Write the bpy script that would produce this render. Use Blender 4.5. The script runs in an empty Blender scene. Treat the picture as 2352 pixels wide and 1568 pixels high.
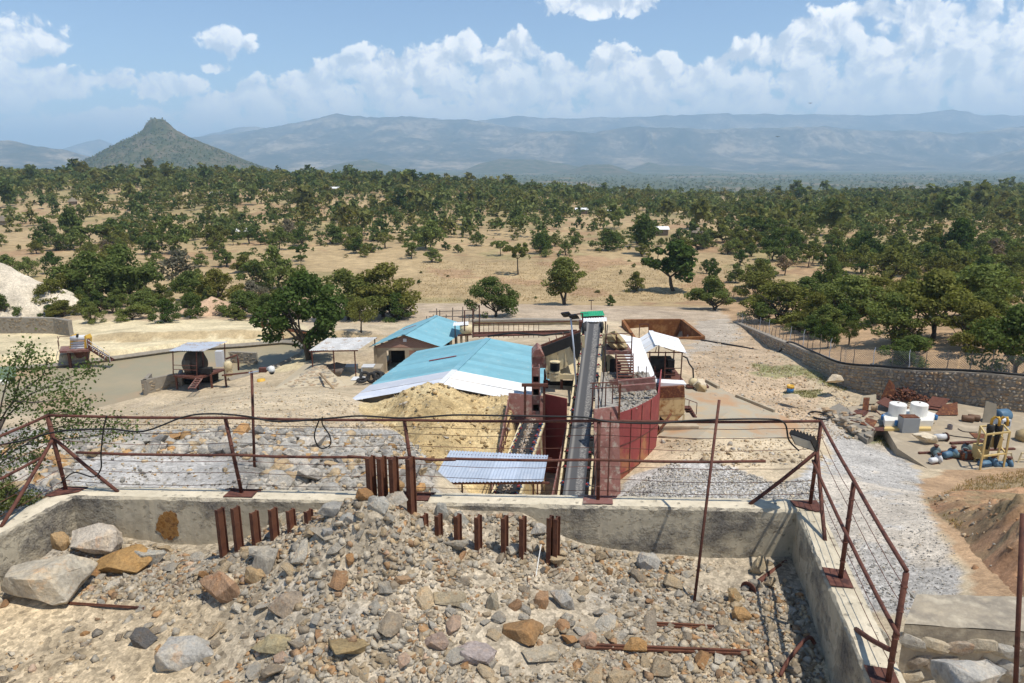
import bpy, bmesh, math, random
import numpy as np
from mathutils import Vector, Matrix

# ---------------------------------------------------------------- camera, sky, sun, exposure
scene = bpy.context.scene
R = math.radians
random.seed(7)
RNG = np.random.default_rng(11)
FPX, CU, CV, PITCH, CZ = 1633.0, 1176.0, 784.0, R(14.2), 25.0   # focal length in pixels of a 2352 wide picture

cam_data = bpy.data.cameras.new("camera")
cam_data.sensor_width = 36.0
cam_data.lens = 36.0 * FPX / 2352.0
cam_data.clip_start = 0.1
cam_data.clip_end = 60000.0
cam = bpy.data.objects.new("camera", cam_data)
scene.collection.objects.link(cam)
cam.location = (0, 0, CZ)
cam.rotation_euler = (R(90) - PITCH, 0, 0)
scene.camera = cam

SHX, SHY = -0.37, 0.20                       # where the shadow of a 1 m pole ends
sun_dir = Vector((SHX, SHY, -1.0)).normalized()
SUN_EL = math.asin(-sun_dir.z)
SUN_AZ = math.atan2(-sun_dir.x, -sun_dir.y)
sun_data = bpy.data.lights.new("sun", 'SUN')
sun_data.energy = 5.0
sun_data.angle = R(0.53)
sun_data.color = (1.0, 0.94, 0.84)
sun = bpy.data.objects.new("sun", sun_data)
scene.collection.objects.link(sun)
sun.rotation_euler = sun_dir.to_track_quat('-Z', 'Y').to_euler()
sun.location = (0, 0, 300)

scene.view_settings.view_transform = 'Standard'
scene.view_settings.look = 'None'
scene.view_settings.exposure = 0.0
scene.view_settings.gamma = 1.0
scene.view_settings.use_curve_mapping = False
scene.cycles.use_denoising = True
scene.cycles.max_bounces = 5
scene.cycles.diffuse_bounces = 3
scene.cycles.glossy_bounces = 2
scene.cycles.transmission_bounces = 3
scene.cycles.transparent_max_bounces = 6
scene.cycles.volume_bounces = 2
scene.cycles.caustics_reflective = False
scene.cycles.caustics_refractive = False
scene.cycles.sample_clamp_indirect = 4.0


class NT:
    """small helper for node trees"""
    def __init__(s, tree, dims='3D'):
        s.dims = dims
        s.t = tree
        s.n = tree.nodes
        s.n.clear()

    def node(s, kind, **kw):
        n = s.n.new(kind)
        for k, v in kw.items():
            setattr(n, k, v)
        return n

    def link(s, a, b):
        s.t.links.new(a, b)

    def val(s, x, sock):
        if isinstance(x, (int, float)):
            sock.default_value = x
        elif isinstance(x, (tuple, list)):
            sock.default_value = tuple(x) if len(x) == len(sock.default_value) else tuple(x) + (1.0,)
        else:
            s.link(x, sock)

    def math(s, op, a, b=0.0, c=0.0, clamp=False):
        n = s.node('ShaderNodeMath', operation=op, use_clamp=clamp)
        for x, k in zip((a, b, c), n.inputs):
            s.val(x, k)
        return n.outputs[0]

    def vec(s, op, a, b=(0, 0, 0)):
        n = s.node('ShaderNodeVectorMath', operation=op)
        s.val(a, n.inputs[0])
        if op == 'SCALE':
            s.val(b, n.inputs['Scale'])
        else:
            s.val(b, n.inputs[1])
        return n.outputs[0]

    def noise(s, vec, scale, detail=4.0, rough=0.55, dist=0.0):
        n = s.node('ShaderNodeTexNoise', noise_dimensions=s.dims)
        s.val(vec, n.inputs['Vector'])
        s.val(scale, n.inputs['Scale'])
        n.inputs['Detail'].default_value = detail
        n.inputs['Roughness'].default_value = rough
        n.inputs['Distortion'].default_value = dist
        return n.outputs['Fac']

    def ramp(s, fac, stops, interp='LINEAR'):
        n = s.node('ShaderNodeValToRGB')
        cr = n.color_ramp
        cr.interpolation = interp
        while len(cr.elements) > 1:
            cr.elements.remove(cr.elements[-1])
        for i, (p, c) in enumerate(stops):
            e = cr.elements[0] if i == 0 else cr.elements.new(p)
            e.position = p
            if isinstance(c, (int, float)):
                c = (c, c, c)
            e.color = tuple(c[:3]) + (1.0,)
        s.val(fac, n.inputs[0])
        return n.outputs[0]

    def maprange(s, x, a, b, c=0.0, d=1.0, smooth=False):
        n = s.node('ShaderNodeMapRange')
        n.clamp = True
        if smooth:
            n.interpolation_type = 'SMOOTHSTEP'
        for v, k in zip((x, a, b, c, d), ('Value', 'From Min', 'From Max', 'To Min', 'To Max')):
            s.val(v, n.inputs[k])
        return n.outputs[0]

    def mix(s, fac, a, b, blend='MIX'):
        n = s.node('ShaderNodeMix', data_type='RGBA', blend_type=blend)
        s.val(fac, n.inputs[0])
        s.val(a, n.inputs[6])
        s.val(b, n.inputs[7])
        return n.outputs[2]


# world: clear tropical sky with a bank of cumulus above the mountains
world = bpy.data.worlds.new("World")
scene.world = world
world.use_nodes = True
w = NT(world.node_tree, '2D')
world.cycles.sampling_method = 'MANUAL'
world.cycles.sample_map_resolution = 256
tc = w.node('ShaderNodeTexCoord')
sky = w.node('ShaderNodeTexSky', sky_type='NISHITA')
sky.sun_disc = False
sky.sun_elevation = SUN_EL
sky.sun_rotation = SUN_AZ
sky.altitude = 1200.0
sky.air_density = 1.0
sky.dust_density = 0.1
sky.ozone_density = 3.0
sep = w.node('ShaderNodeSeparateXYZ')
dirn = w.vec('NORMALIZE', tc.outputs['Generated'])
w.link(dirn, sep.inputs[0])
AZ = w.math('MULTIPLY', w.math('ARCTAN2', sep.outputs[0], sep.outputs[1]), 57.2958)
EL = w.math('MULTIPLY', w.math('ARCSINE', sep.outputs[2]), 57.2958)


def az_el(u, v):
    x, y, z = (u - CU) / FPX, 1.0, -(v - CV) / FPX
    c, s_ = math.cos(PITCH), math.sin(PITCH)
    d = Vector((x, y * c + z * s_, -y * s_ + z * c)).normalized()
    return math.degrees(math.atan2(d.x, d.y)), math.degrees(math.asin(d.z))


cp = w.node('ShaderNodeCombineXYZ')
w.link(AZ, cp.inputs[0]); w.link(EL, cp.inputs[1])
CPOS = cp.outputs[0]
n_big = w.noise(CPOS, 0.16, 3.0, 0.5)
wob = w.node('ShaderNodeTexNoise'); w.link(CPOS, wob.inputs['Vector']); wob.inputs['Scale'].default_value = 0.35; wob.inputs['Detail'].default_value = 3.0
warp = w.vec('SCALE', w.vec('SUBTRACT', wob.outputs['Color'], (0.5, 0.5, 0.5)), 1.6)
CW = w.vec('ADD', CPOS, warp)


def puff(vec):
    v1 = w.node('ShaderNodeTexVoronoi', feature='F1', voronoi_dimensions='2D'); w.val(vec, v1.inputs['Vector'])
    v1.inputs['Scale'].default_value = 0.42
    v1.inputs['Detail'].default_value = 3.0; v1.inputs['Roughness'].default_value = 0.52
    nn = w.noise(vec, 0.9, 6.0, 0.6)
    return w.math('ADD', w.math('MULTIPLY', w.math('SUBTRACT', 0.62, v1.outputs['Distance']), 0.75),
                  w.math('MULTIPLY', w.math('SUBTRACT', nn, 0.5), 0.9))


edge = [(-60, 330), (0, 262), (120, 245), (250, 238), (400, 235), (470, 200), (560, 178), (640, 158), (740, 128), (800, 108), (865, 78), (910, 118),
        (960, 100), (1010, 72), (1075, 48), (1130, 88), (1190, 52), (1235, 96), (1290, 112), (1330, 140), (1385, 80), (1450, 102),
        (1540, 108), (1610, 140), (1690, 92), (1790, 62), (1860, 14), (2000, -20), (2200, -14), (2420, -60)]
stops = []
A0, A1 = -60.0, 60.0
for u_, v_ in edge:
    a_, e_ = az_el(u_, v_)
    stops.append(((a_ - A0) / (A1 - A0), (e_ + 2) / 30.0))
top = w.math('SUBTRACT', w.math('MULTIPLY', w.ramp(w.maprange(AZ, A0, A1), stops), 30.0), 2.0)
base = w.math('SUBTRACT', top, EL)                      # > 0 inside the bank
base = w.math('MULTIPLY', base, 0.42)
base = w.math('MINIMUM', base, 0.34)


def blob(u, v, ru, rv):
    a_, e_ = az_el(u, v)
    k = FPX / 57.2958
    dx = w.math('DIVIDE', w.math('SUBTRACT', AZ, a_), ru / k)
    dy = w.math('DIVIDE', w.math('SUBTRACT', EL, e_), rv / k)
    r2 = w.math('ADD', w.math('MULTIPLY', dx, dx), w.math('MULTIPLY', dy, dy))
    return w.math('MULTIPLY', w.math('SUBTRACT', 1.0, r2), 0.42)


for b in ((20, 85, 95, 70), (85, 190, 115, 42), (15, 205, 70, 50), (515, 98, 62, 40), (495, 155, 36, 16), (330, 192, 125, 32),
          (1375, 5, 150, 34)):
    base = w.math('MAXIMUM', base, blob(*b))
dens = w.math('ADD', base, w.math('MULTIPLY', puff(CW), 0.62))
alpha = w.maprange(dens, -0.02, 0.16, smooth=True)
# thinner and milkier low down, never a hard wall of cloud
SUNW = w.vec('ADD', CW, (0.55, 0.8, 0.0))
lit = w.math('SUBTRACT', puff(CW), puff(SUNW))
lit = w.maprange(lit, -0.32, 0.30)
depth = w.maprange(dens, 0.05, 0.55)
lit = w.math('SUBTRACT', lit, w.math('MULTIPLY', depth, 0.22), clamp=True)
lk = w.maprange(EL, 2.5, 7.5)
lit = w.math('ADD', w.math('MULTIPLY', lit, lk), w.math('MULTIPLY', w.math('SUBTRACT', 1.0, lk), 0.5))
ccol = w.ramp(lit, [(0.0, (0.58, 0.64, 0.73)), (0.35, (0.74, 0.78, 0.84)), (0.65, (0.96, 0.96, 0.96)), (1.0, (1.15, 1.12, 1.07))])
alpha = w.math('MULTIPLY', alpha, w.maprange(w.noise(CPOS, 0.22, 4.0, 0.6), 0.3, 0.6, 0.74, 0.97))
bg1 = w.node('ShaderNodeBackground'); w.link(sky.outputs[0], bg1.inputs[0]); bg1.inputs[1].default_value = 0.135
bg2 = w.node('ShaderNodeBackground'); w.link(ccol, bg2.inputs[0]); bg2.inputs[1].default_value = 1.24
mx = w.node('ShaderNodeMixShader'); w.link(alpha, mx.inputs[0]); w.link(bg1.outputs[0], mx.inputs[1]); w.link(bg2.outputs[0], mx.inputs[2])
wo = w.node('ShaderNodeOutputWorld'); w.link(mx.outputs[0], wo.inputs[0])

# ---------------------------------------------------------------- helpers
COL = scene.collection
ORG = {}
_c, _s = math.cos(PITCH), math.sin(PITCH)


def P(u, v, y):
    """the point at distance y in front of the viewpoint seen at (u, v)"""
    dx, dz = (u - CU) / FPX, -(v - CV) / FPX
    dy, dzz = _c + dz * _s, -_s + dz * _c
    return Vector((dx * y / dy, y, CZ + dzz * y / dy))


def PZ(u, v, z):
    dx, dz = (u - CU) / FPX, -(v - CV) / FPX
    dy, dzz = _c + dz * _s, -_s + dz * _c
    t = (z - CZ) / dzz
    return Vector((dx * t, dy * t, z))


def UV(x, y, z):
    zz = z - CZ
    dep = y * _c - zz * _s
    up = y * _s + zz * _c
    dep = np.maximum(dep, 1e-3)
    return CU + FPX * x / dep, CV - FPX * up / dep


def tag(o, label=None, cat=None, group=None, kind=None):
    if label: o["label"] = label
    if cat: o["category"] = cat
    if group: o["group"] = group
    if kind: o["kind"] = kind
    return o


def thing(name, loc, label, cat, group=None):
    o = bpy.data.objects.new(name, None)
    o.empty_display_size = 0.2
    o.location = loc
    COL.objects.link(o)
    ORG[o.name] = Vector(loc)
    return tag(o, label, cat, group)


class MB:
    def __init__(s):
        s.v, s.f = [], []

    def add(s, vs, fs):
        n = len(s.v)
        s.v += [Vector(v) for v in vs]
        s.f += [tuple(i + n for i in f) for f in fs]
        return s

    def box(s, c, size, rot=None):
        hx, hy, hz = size[0] / 2, size[1] / 2, size[2] / 2
        vs = [Vector((x, y, z)) for z in (-hz, hz) for x, y in ((-hx, -hy), (hx, -hy), (hx, hy), (-hx, hy))]
        if rot is not None:
            if isinstance(rot, (int, float)):
                rot = Matrix.Rotation(rot, 3, 'Z')
            vs = [rot @ v for v in vs]
        c = Vector(c)
        return s.add([v + c for v in vs], [(3, 2, 1, 0), (4, 5, 6, 7), (0, 1, 5, 4), (1, 2, 6, 5), (2, 3, 7, 6), (3, 0, 4, 7)])

    def bar(s, p0, p1, wd, ht, up=(0, 0, 1)):
        p0, p1 = Vector(p0), Vector(p1)
        d = (p1 - p0).normalized()
        up = Vector(up)
        if abs(d.dot(up)) > 0.98: up = Vector((0, 1, 0))
        sd = d.cross(up).normalized() * wd / 2
        u2 = sd.cross(d).normalized() * ht / 2
        vs = [p + a * sd + b * u2 for p in (p0, p1) for a, b in ((-1, -1), (1, -1), (1, 1), (-1, 1))]
        return s.add(vs, [(3, 2, 1, 0), (4, 5, 6, 7), (0, 1, 5, 4), (1, 2, 6, 5), (2, 3, 7, 6), (3, 0, 4, 7)])

    def tube(s, p0, p1, r0, r1=None, n=8):
        return s.path([p0, p1], [r0, r0 if r1 is None else r1], n)

    def path(s, pts, r, n=6):
        pts = [Vector(p) for p in pts]
        rr = r if isinstance(r, (list, tuple)) else [r] * len(pts)
        b = len(s.v)
        ref = None
        for i, p in enumerate(pts):
            d = (pts[min(i + 1, len(pts) - 1)] - pts[max(i - 1, 0)]).normalized()
            if ref is None or abs(d.dot(ref)) > 0.95:
                ref = Vector((0, 0, 1)) if abs(d.z) < 0.8 else Vector((1, 0, 0))
            a = d.cross(ref).normalized()
            c = a.cross(d)
            for k in range(n):
                t = 2 * math.pi * k / n
                s.v.append(p + (a * math.cos(t) + c * math.sin(t)) * rr[i])
        for i in range(len(pts) - 1):
            for k in range(n):
                k2 = (k + 1) % n
                s.f.append((b + i * n + k, b + i * n + k2, b + (i + 1) * n + k2, b + (i + 1) * n + k))
        s.f.append(tuple(b + k for k in range(n))[::-1])
        s.f.append(tuple(b + (len(pts) - 1) * n + k for k in range(n)))
        return s

    def prism(s, poly, vec):
        poly = [Vector(p) for p in poly]
        vec = Vector(vec)
        n = len(poly)
        fs = [tuple(range(n)), tuple(range(2 * n - 1, n - 1, -1))]
        fs += [((i + 1) % n, i, n + i, n + (i + 1) % n) for i in range(n)]
        return s.add(poly + [p + vec for p in poly], fs)

    def trace(s, uv, y, depth):
        return s.prism([P(u, v, y) for u, v in uv], (0, depth, 0))

    def lathe(s, c, prof, n=20, axis=(0, 0, 1)):
        ax = Vector(axis).normalized()
        a = ax.cross(Vector((1, 0, 0)) if abs(ax.x) < 0.9 else Vector((0, 1, 0))).normalized()
        b_ = ax.cross(a)
        c = Vector(c)
        b = len(s.v)
        for r, h in prof:
            for k in range(n):
                t = 2 * math.pi * k / n
                s.v.append(c + ax * h + (a * math.cos(t) + b_ * math.sin(t)) * r)
        for i in range(len(prof) - 1):
            for k in range(n):
                k2 = (k + 1) % n
                s.f.append((b + i * n + k, b + i * n + k2, b + (i + 1) * n + k2, b + (i + 1) * n + k))
        s.f.append(tuple(b + k for k in range(n))[::-1])
        s.f.append(tuple(b + (len(prof) - 1) * n + k for k in range(n)))
        return s

    def corr(s, p00, p10, p11, p01, pitch=0.2, amp=0.02, thick=0.0, along=6):
        """corrugated sheet: waves run from the p00-p10 edge to the p01-p11 edge"""
        p00, p10, p11, p01 = map(Vector, (p00, p10, p11, p01))
        wd = ((p10 - p00).length + (p11 - p01).length) / 2
        nw = max(4, int(wd / pitch * 4))
        nrm = (p10 - p00).cross(p01 - p00).normalized()
        if nrm.z < 0: nrm = -nrm
        b = len(s.v)
        for j in range(along + 1):
            t = j / along
            for i in range(nw + 1):
                q = i / nw
                p = (p00 * (1 - q) + p10 * q) * (1 - t) + (p01 * (1 - q) + p11 * q) * t
                s.v.append(p + nrm * amp * math.sin(q * wd / pitch * 2 * math.pi))
        for j in range(along):
            for i in range(nw):
                a = b + j * (nw + 1) + i
                s.f.append((a, a + 1, a + nw + 2, a + nw + 1))
        return s


def meshdata(name, vs, fs, mat=None, smooth=False):
    me = bpy.data.meshes.new(name)
    me.from_pydata([tuple(v) for v in vs], [], fs)
    if mat: me.materials.append(mat)
    if smooth:
        me.polygons.foreach_set('use_smooth', [True] * len(me.polygons))
    me.update()
    return me


def obj(name, mb, mat, parent=None, label=None, cat=None, group=None, kind=None, smooth=False, jit=0.0):
    """one mesh object from world-space geometry; a part when parent is given"""
    vs = mb.v
    if jit:
        vs = [v + Vector((random.uniform(-jit, jit), random.uniform(-jit, jit), random.uniform(-jit, jit))) for v in vs]
    if parent is not None:
        o0 = ORG[parent.name]
    else:
        xs = [v.x for v in vs]; ys = [v.y for v in vs]
        o0 = Vector(((min(xs) + max(xs)) / 2, (min(ys) + max(ys)) / 2, min(v.z for v in vs)))
    me = meshdata(name, [v - o0 for v in vs], mb.f, mat, smooth)
    o = bpy.data.objects.new(name, me)
    COL.objects.link(o)
    ORG[o.name] = o0
    if parent is not None:
        o.parent = parent
    else:
        o.location = o0
    return tag(o, label, cat, group, kind)


def big_mesh(name, V, F, mat, colors=None, smooth=False):
    """numpy arrays to a mesh; F is n x 3 or n x 4"""
    me = bpy.data.meshes.new(name)
    k = F.shape[1]
    me.vertices.add(len(V)); me.vertices.foreach_set('co', V.astype(np.float32).ravel())
    me.loops.add(F.size); me.loops.foreach_set('vertex_index', F.astype(np.int32).ravel())
    me.polygons.add(len(F))
    me.polygons.foreach_set('loop_start', np.arange(0, F.size, k, dtype=np.int32))
    try:
        me.polygons.foreach_set('loop_total', np.full(len(F), k, dtype=np.int32))
    except Exception:
        pass
    if smooth:
        me.polygons.foreach_set('use_smooth', np.ones(len(F), dtype=bool))
    if colors is not None:
        a = me.color_attributes.new('col', 'FLOAT_COLOR', 'POINT')
        c4 = np.ones((len(V), 4), dtype=np.float32); c4[:, :3] = colors
        a.data.foreach_set('color', c4.ravel())
    me.materials.append(mat)
    me.update(calc_edges=True)
    o = bpy.data.objects.new(name, me)
    COL.objects.link(o)
    ORG[o.name] = Vector((0, 0, 0))
    return o


def hash2(ix, iy, seed):
    h = (ix.astype(np.int64) * 374761393 + iy.astype(np.int64) * 668265263 + seed * 982451653) & 0xFFFFFFFF
    h = ((h ^ (h >> 13)) * 1274126177) & 0xFFFFFFFF
    h = (h ^ (h >> 16)) & 0xFFFFFFFF
    return h / 4294967295.0


def vnoise(x, y, seed=0):
    x = np.asarray(x, float); y = np.asarray(y, float)
    ix, iy = np.floor(x), np.floor(y)
    fx, fy = x - ix, y - iy
    fx = fx * fx * (3 - 2 * fx); fy = fy * fy * (3 - 2 * fy)
    a, b = hash2(ix, iy, seed), hash2(ix + 1, iy, seed)
    c, d = hash2(ix, iy + 1, seed), hash2(ix + 1, iy + 1, seed)
    return (a * (1 - fx) + b * fx) * (1 - fy) + (c * (1 - fx) + d * fx) * fy


def fbm(x, y, octv=4, seed=0):
    t, a, s_ = 0.0, 0.5, 1.0
    for i in range(octv):
        t = t + a * (vnoise(x * s_, y * s_, seed + i * 17) - 0.5) * 2
        a *= 0.5; s_ *= 2.03
    return t


class TPS:
    """smooth surface through scattered heights"""
    def __init__(s, pts):
        s.p = np.array(pts, float)
        n = len(s.p)
        K = s.k(s.p[:, :2], s.p[:, :2]) + np.eye(n) * 1e-3
        Pm = np.c_[np.ones(n), s.p[:, :2]]
        A = np.zeros((n + 3, n + 3)); A[:n, :n] = K; A[:n, n:] = Pm; A[n:, :n] = Pm.T
        s.w = np.linalg.solve(A, np.r_[s.p[:, 2], 0, 0, 0])

    def k(s, a, b):
        d2 = ((a[:, None, :] - b[None]) ** 2).sum(-1)
        return 0.5 * d2 * np.log(d2 + 1e-9)

    def __call__(s, x, y):
        x = np.asarray(x, float); y = np.asarray(y, float)
        q = np.c_[x.ravel(), y.ravel()]
        out = np.empty(len(q))
        n = len(s.p)
        for i in range(0, len(q), 20000):
            c = q[i:i + 20000]
            out[i:i + 20000] = s.k(c, s.p[:, :2]) @ s.w[:n] + s.w[n] + c @ s.w[n + 1:]
        return out.reshape(x.shape)


def inpoly(u, v, poly):
    inside = np.zeros(np.shape(u), bool)
    n = len(poly)
    for i in range(n):
        x0, y0 = poly[i]; x1, y1 = poly[(i + 1) % n]
        if y0 == y1: continue
        c = ((y0 > v) != (y1 > v)) & (u < (x1 - x0) * (v - y0) / (y1 - y0) + x0)
        inside ^= c
    return inside


# ---------------------------------------------------------------- materials
def M(name, c1, c2=None, c3=None, scale=3.0, rough=0.8, bump=0.0, bscale=30.0, metal=0.0, detail=6.0, lo=0.35, hi=0.65,
      stain=None, stain_scale=1.5, stain_amt=0.5, pits=0.0, spec=0.3):
    m = bpy.data.materials.new(name)
    m.use_nodes = True
    t = NT(m.node_tree)
    co = t.node('ShaderNodeTexCoord').outputs['Object']
    out = t.node('ShaderNodeOutputMaterial')
    bs = t.node('ShaderNodeBsdfPrincipled')
    t.link(bs.outputs[0], out.inputs[0])
    c2 = c2 or tuple(x * 0.75 for x in c1)
    fac = t.noise(co, scale, detail, 0.6)
    st = [(lo, c1), (hi, c2)] if c3 is None else [(lo, c1), ((lo + hi) / 2, c2), (hi, c3)]
    col = t.ramp(fac, st)
    if stain:
        sf = t.maprange(t.noise(co, stain_scale, 8.0, 0.65), 0.62 - stain_amt * 0.3, 0.72 - stain_amt * 0.2)
        col = t.mix(sf, col, stain)
    col = t.mix(1.0, col, t.ramp(t.node('ShaderNodeObjectInfo').outputs['Random'], [(0.0, 0.87), (1.0, 1.08)]), 'MULTIPLY')
    t.link(col, bs.inputs['Base Color'])
    bs.inputs['Roughness'].default_value = rough
    bs.inputs['Metallic'].default_value = metal
    bs.inputs['Specular IOR Level'].default_value = spec
    if bump or pits:
        b = t.node('ShaderNodeBump')
        b.inputs['Strength'].default_value = max(bump, pits)
        b.inputs['Distance'].default_value = 0.03
        h = t.noise(co, bscale, 6.0, 0.65)
        if pits:
            vo = t.node('ShaderNodeTexVoronoi'); t.link(co, vo.inputs['Vector']); vo.inputs['Scale'].default_value = 9.0
            vo.inputs['Randomness'].default_value = 1.0
            pit = t.maprange(vo.outputs['Distance'], 0.05, 0.28)
            h = t.math('ADD', t.math('MULTIPLY', h, 0.6), t.math('MULTIPLY', pit, 0.7))
        t.link(h, b.inputs['Height'])
        t.link(b.outputs[0], bs.inputs['Normal'])
    return m


RUST = M("rust_brown", (0.085, 0.030, 0.022), (0.14, 0.055, 0.036), (0.055, 0.022, 0.018), scale=5, rough=0.75, bump=0.25, bscale=60)
RUSTY = M("rust_orange", (0.20, 0.075, 0.03), (0.10, 0.035, 0.022), (0.30, 0.13, 0.05), scale=4, rough=0.85, bump=0.3, bscale=50)
OXIDE = M("oxide_primer", (0.20, 0.085, 0.070), (0.24, 0.11, 0.09), (0.17, 0.075, 0.06), scale=2.0, rough=0.7, bump=0.1, stain=(0.33, 0.27, 0.22), stain_scale=3.0, stain_amt=0.35)
REDPL = M("red_plate", (0.30, 0.055, 0.055), (0.25, 0.05, 0.048), (0.33, 0.075, 0.065), scale=1.2, rough=0.55, bump=0.05)
CREAM = M("cream_paint", (0.66, 0.55, 0.34), (0.58, 0.48, 0.29), scale=3, rough=0.6, stain=(0.22, 0.12, 0.06), stain_scale=4.0, stain_amt=0.15)
BLACKST = M("black_steel", (0.018, 0.018, 0.018), (0.03, 0.028, 0.026), scale=4, rough=0.7)
RUBBER = M("black_rubber", (0.020, 0.020, 0.021), (0.035, 0.034, 0.033), scale=8, rough=0.8)
CABLE = M("cable_black", (0.012, 0.012, 0.012), (0.02, 0.02, 0.02), rough=0.55)
GALV = M("galvanised", (0.60, 0.66, 0.74), (0.54, 0.60, 0.68), (0.66, 0.70, 0.76), scale=1.2, rough=0.42, metal=0.35)
WHITESH = M("white_sheet", (0.80, 0.80, 0.79), (0.76, 0.765, 0.77), scale=1.0, rough=0.5, stain=(0.66, 0.56, 0.40), stain_scale=1.4, stain_amt=0.12)
OLDSH = M("weathered_sheet", (0.58, 0.58, 0.57), (0.48, 0.47, 0.45), (0.64, 0.64, 0.63), scale=1.5, rough=0.6, stain=(0.34, 0.24, 0.16), stain_scale=1.2, stain_amt=0.25)
BLUESH = M("blue_sheet", (0.20, 0.42, 0.49), (0.18, 0.385, 0.455), (0.225, 0.445, 0.51), scale=0.6, rough=0.45, stain=(0.30, 0.42, 0.44), stain_scale=3.0, stain_amt=0.12)
GREENSH = M("green_sheet", (0.02, 0.36, 0.16), (0.018, 0.32, 0.14), rough=0.5)
WHITEP = M("white_paint", (0.78, 0.77, 0.72), (0.72, 0.70, 0.63), scale=2, rough=0.5)
GREYP = M("grey_paint", (0.36, 0.38, 0.39), (0.33, 0.35, 0.36), scale=1.5, rough=0.55)
LGREY = M("light_grey_paint", (0.60, 0.61, 0.62), (0.56, 0.57, 0.58), rough=0.5)
BLUEP = M("blue_paint", (0.05, 0.20, 0.45), (0.04, 0.15, 0.33), rough=0.5)
LBLUE = M("light_blue_paint", (0.10, 0.20, 0.30), (0.085, 0.16, 0.24), rough=0.5)
YELLOW = M("yellow_paint", (0.70, 0.43, 0.06), (0.62, 0.37, 0.06), rough=0.5)
YFRAME = M("pale_yellow_paint", (0.62, 0.47, 0.20), (0.56, 0.41, 0.17), rough=0.55)
REDR = M("red_roller", (0.32, 0.045, 0.05), (0.24, 0.035, 0.04), rough=0.5)
GLASSL = M("lamp_glass", (0.42, 0.45, 0.45), (0.36, 0.39, 0.40), rough=0.15, spec=0.6)
PANEL = M("solar_panel", (0.012, 0.016, 0.028), (0.02, 0.024, 0.04), rough=0.2, spec=0.6)
WOOD = M("timber", (0.40, 0.29, 0.17), (0.28, 0.19, 0.11), scale=6, rough=0.85, bump=0.2)
STICK = M("grey_stick", (0.20, 0.17, 0.14), (0.13, 0.11, 0.09), rough=0.9)
TARP = M("tan_tarpaulin", (0.42, 0.32, 0.17), (0.36, 0.27, 0.14), scale=4, rough=0.8, bump=0.2, bscale=12)
SACK = M("pale_sack", (0.66, 0.58, 0.44), (0.56, 0.46, 0.32), scale=3, rough=0.8)
NETG = M("green_net", (0.10, 0.15, 0.10), (0.14, 0.18, 0.12), scale=4, rough=0.9)
CONC = M("concrete", (0.56, 0.49, 0.36), (0.64, 0.56, 0.42), (0.48, 0.42, 0.31), scale=1.6, rough=0.9, bump=0.35, bscale=25, pits=0.5,
         stain=(0.27, 0.25, 0.215), stain_scale=0.9, stain_amt=0.5)
SLAB = M("slab_concrete", (0.41, 0.335, 0.23), (0.34, 0.28, 0.20), (0.46, 0.38, 0.27), scale=0.8, rough=0.9, bump=0.2, bscale=12)
APRON = M("stained_concrete", (0.42, 0.31, 0.19), (0.36, 0.32, 0.24), (0.40, 0.25, 0.14), scale=0.35, rough=0.85, bump=0.1)
ORANGEW = M("iron_stained_wall", (0.28, 0.12, 0.035), (0.20, 0.075, 0.025), (0.36, 0.19, 0.07), scale=0.9, rough=0.9, bump=0.2)
PLASTER = M("plaster", (0.42, 0.37, 0.28), (0.36, 0.31, 0.23), rough=0.9)
MORTAR = M("mortar", (0.30, 0.27, 0.22), (0.24, 0.21, 0.17), scale=3, rough=0.95, bump=0.4, bscale=18)
MUD = M("wet_silt", (0.36, 0.29, 0.18), (0.29, 0.255, 0.165), (0.38, 0.265, 0.155), scale=0.10, rough=0.55, detail=8, bump=0.03, bscale=2, spec=0.35)
DIRT = M("yellow_dirt", (0.46, 0.35, 0.18), (0.54, 0.43, 0.24), (0.38, 0.28, 0.14), scale=0.7, rough=0.95, bump=0.8, bscale=5, stain=(0.34, 0.25, 0.12), stain_scale=2.5, stain_amt=0.3)
SHADE = M("painted_shade", (0.02, 0.018, 0.016), (0.03, 0.026, 0.022), rough=0.95)  # near-black colour that paints in shade inside and under things


def brick_material():
    m = bpy.data.materials.new("red_brick"); m.use_nodes = True
    t = NT(m.node_tree)
    co = t.node('ShaderNodeTexCoord').outputs['Object']
    sp = t.node('ShaderNodeSeparateXYZ'); t.link(co, sp.inputs[0])
    cb = t.node('ShaderNodeCombineXYZ'); t.link(t.math('ADD', sp.outputs[0], t.math('MULTIPLY', sp.outputs[1], 0.9)), cb.inputs[0]); t.link(sp.outputs[2], cb.inputs[1])
    b = t.node('ShaderNodeTexBrick'); t.link(cb.outputs[0], b.inputs['Vector'])
    b.inputs['Scale'].default_value = 1.0; b.inputs['Brick Width'].default_value = 0.24; b.inputs['Row Height'].default_value = 0.085
    b.inputs['Mortar Size'].default_value = 0.012
    b.inputs['Color1'].default_value = (0.22, 0.085, 0.05, 1); b.inputs['Color2'].default_value = (0.30, 0.13, 0.08, 1); b.inputs['Mortar'].default_value = (0.33, 0.27, 0.21, 1)
    bs = t.node('ShaderNodeBsdfPrincipled'); out = t.node('ShaderNodeOutputMaterial')
    t.link(b.outputs['Color'], bs.inputs['Base Color']); bs.inputs['Roughness'].default_value = 0.9
    t.link(bs.outputs[0], out.inputs[0])
    return m


BRICK = brick_material()


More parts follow.
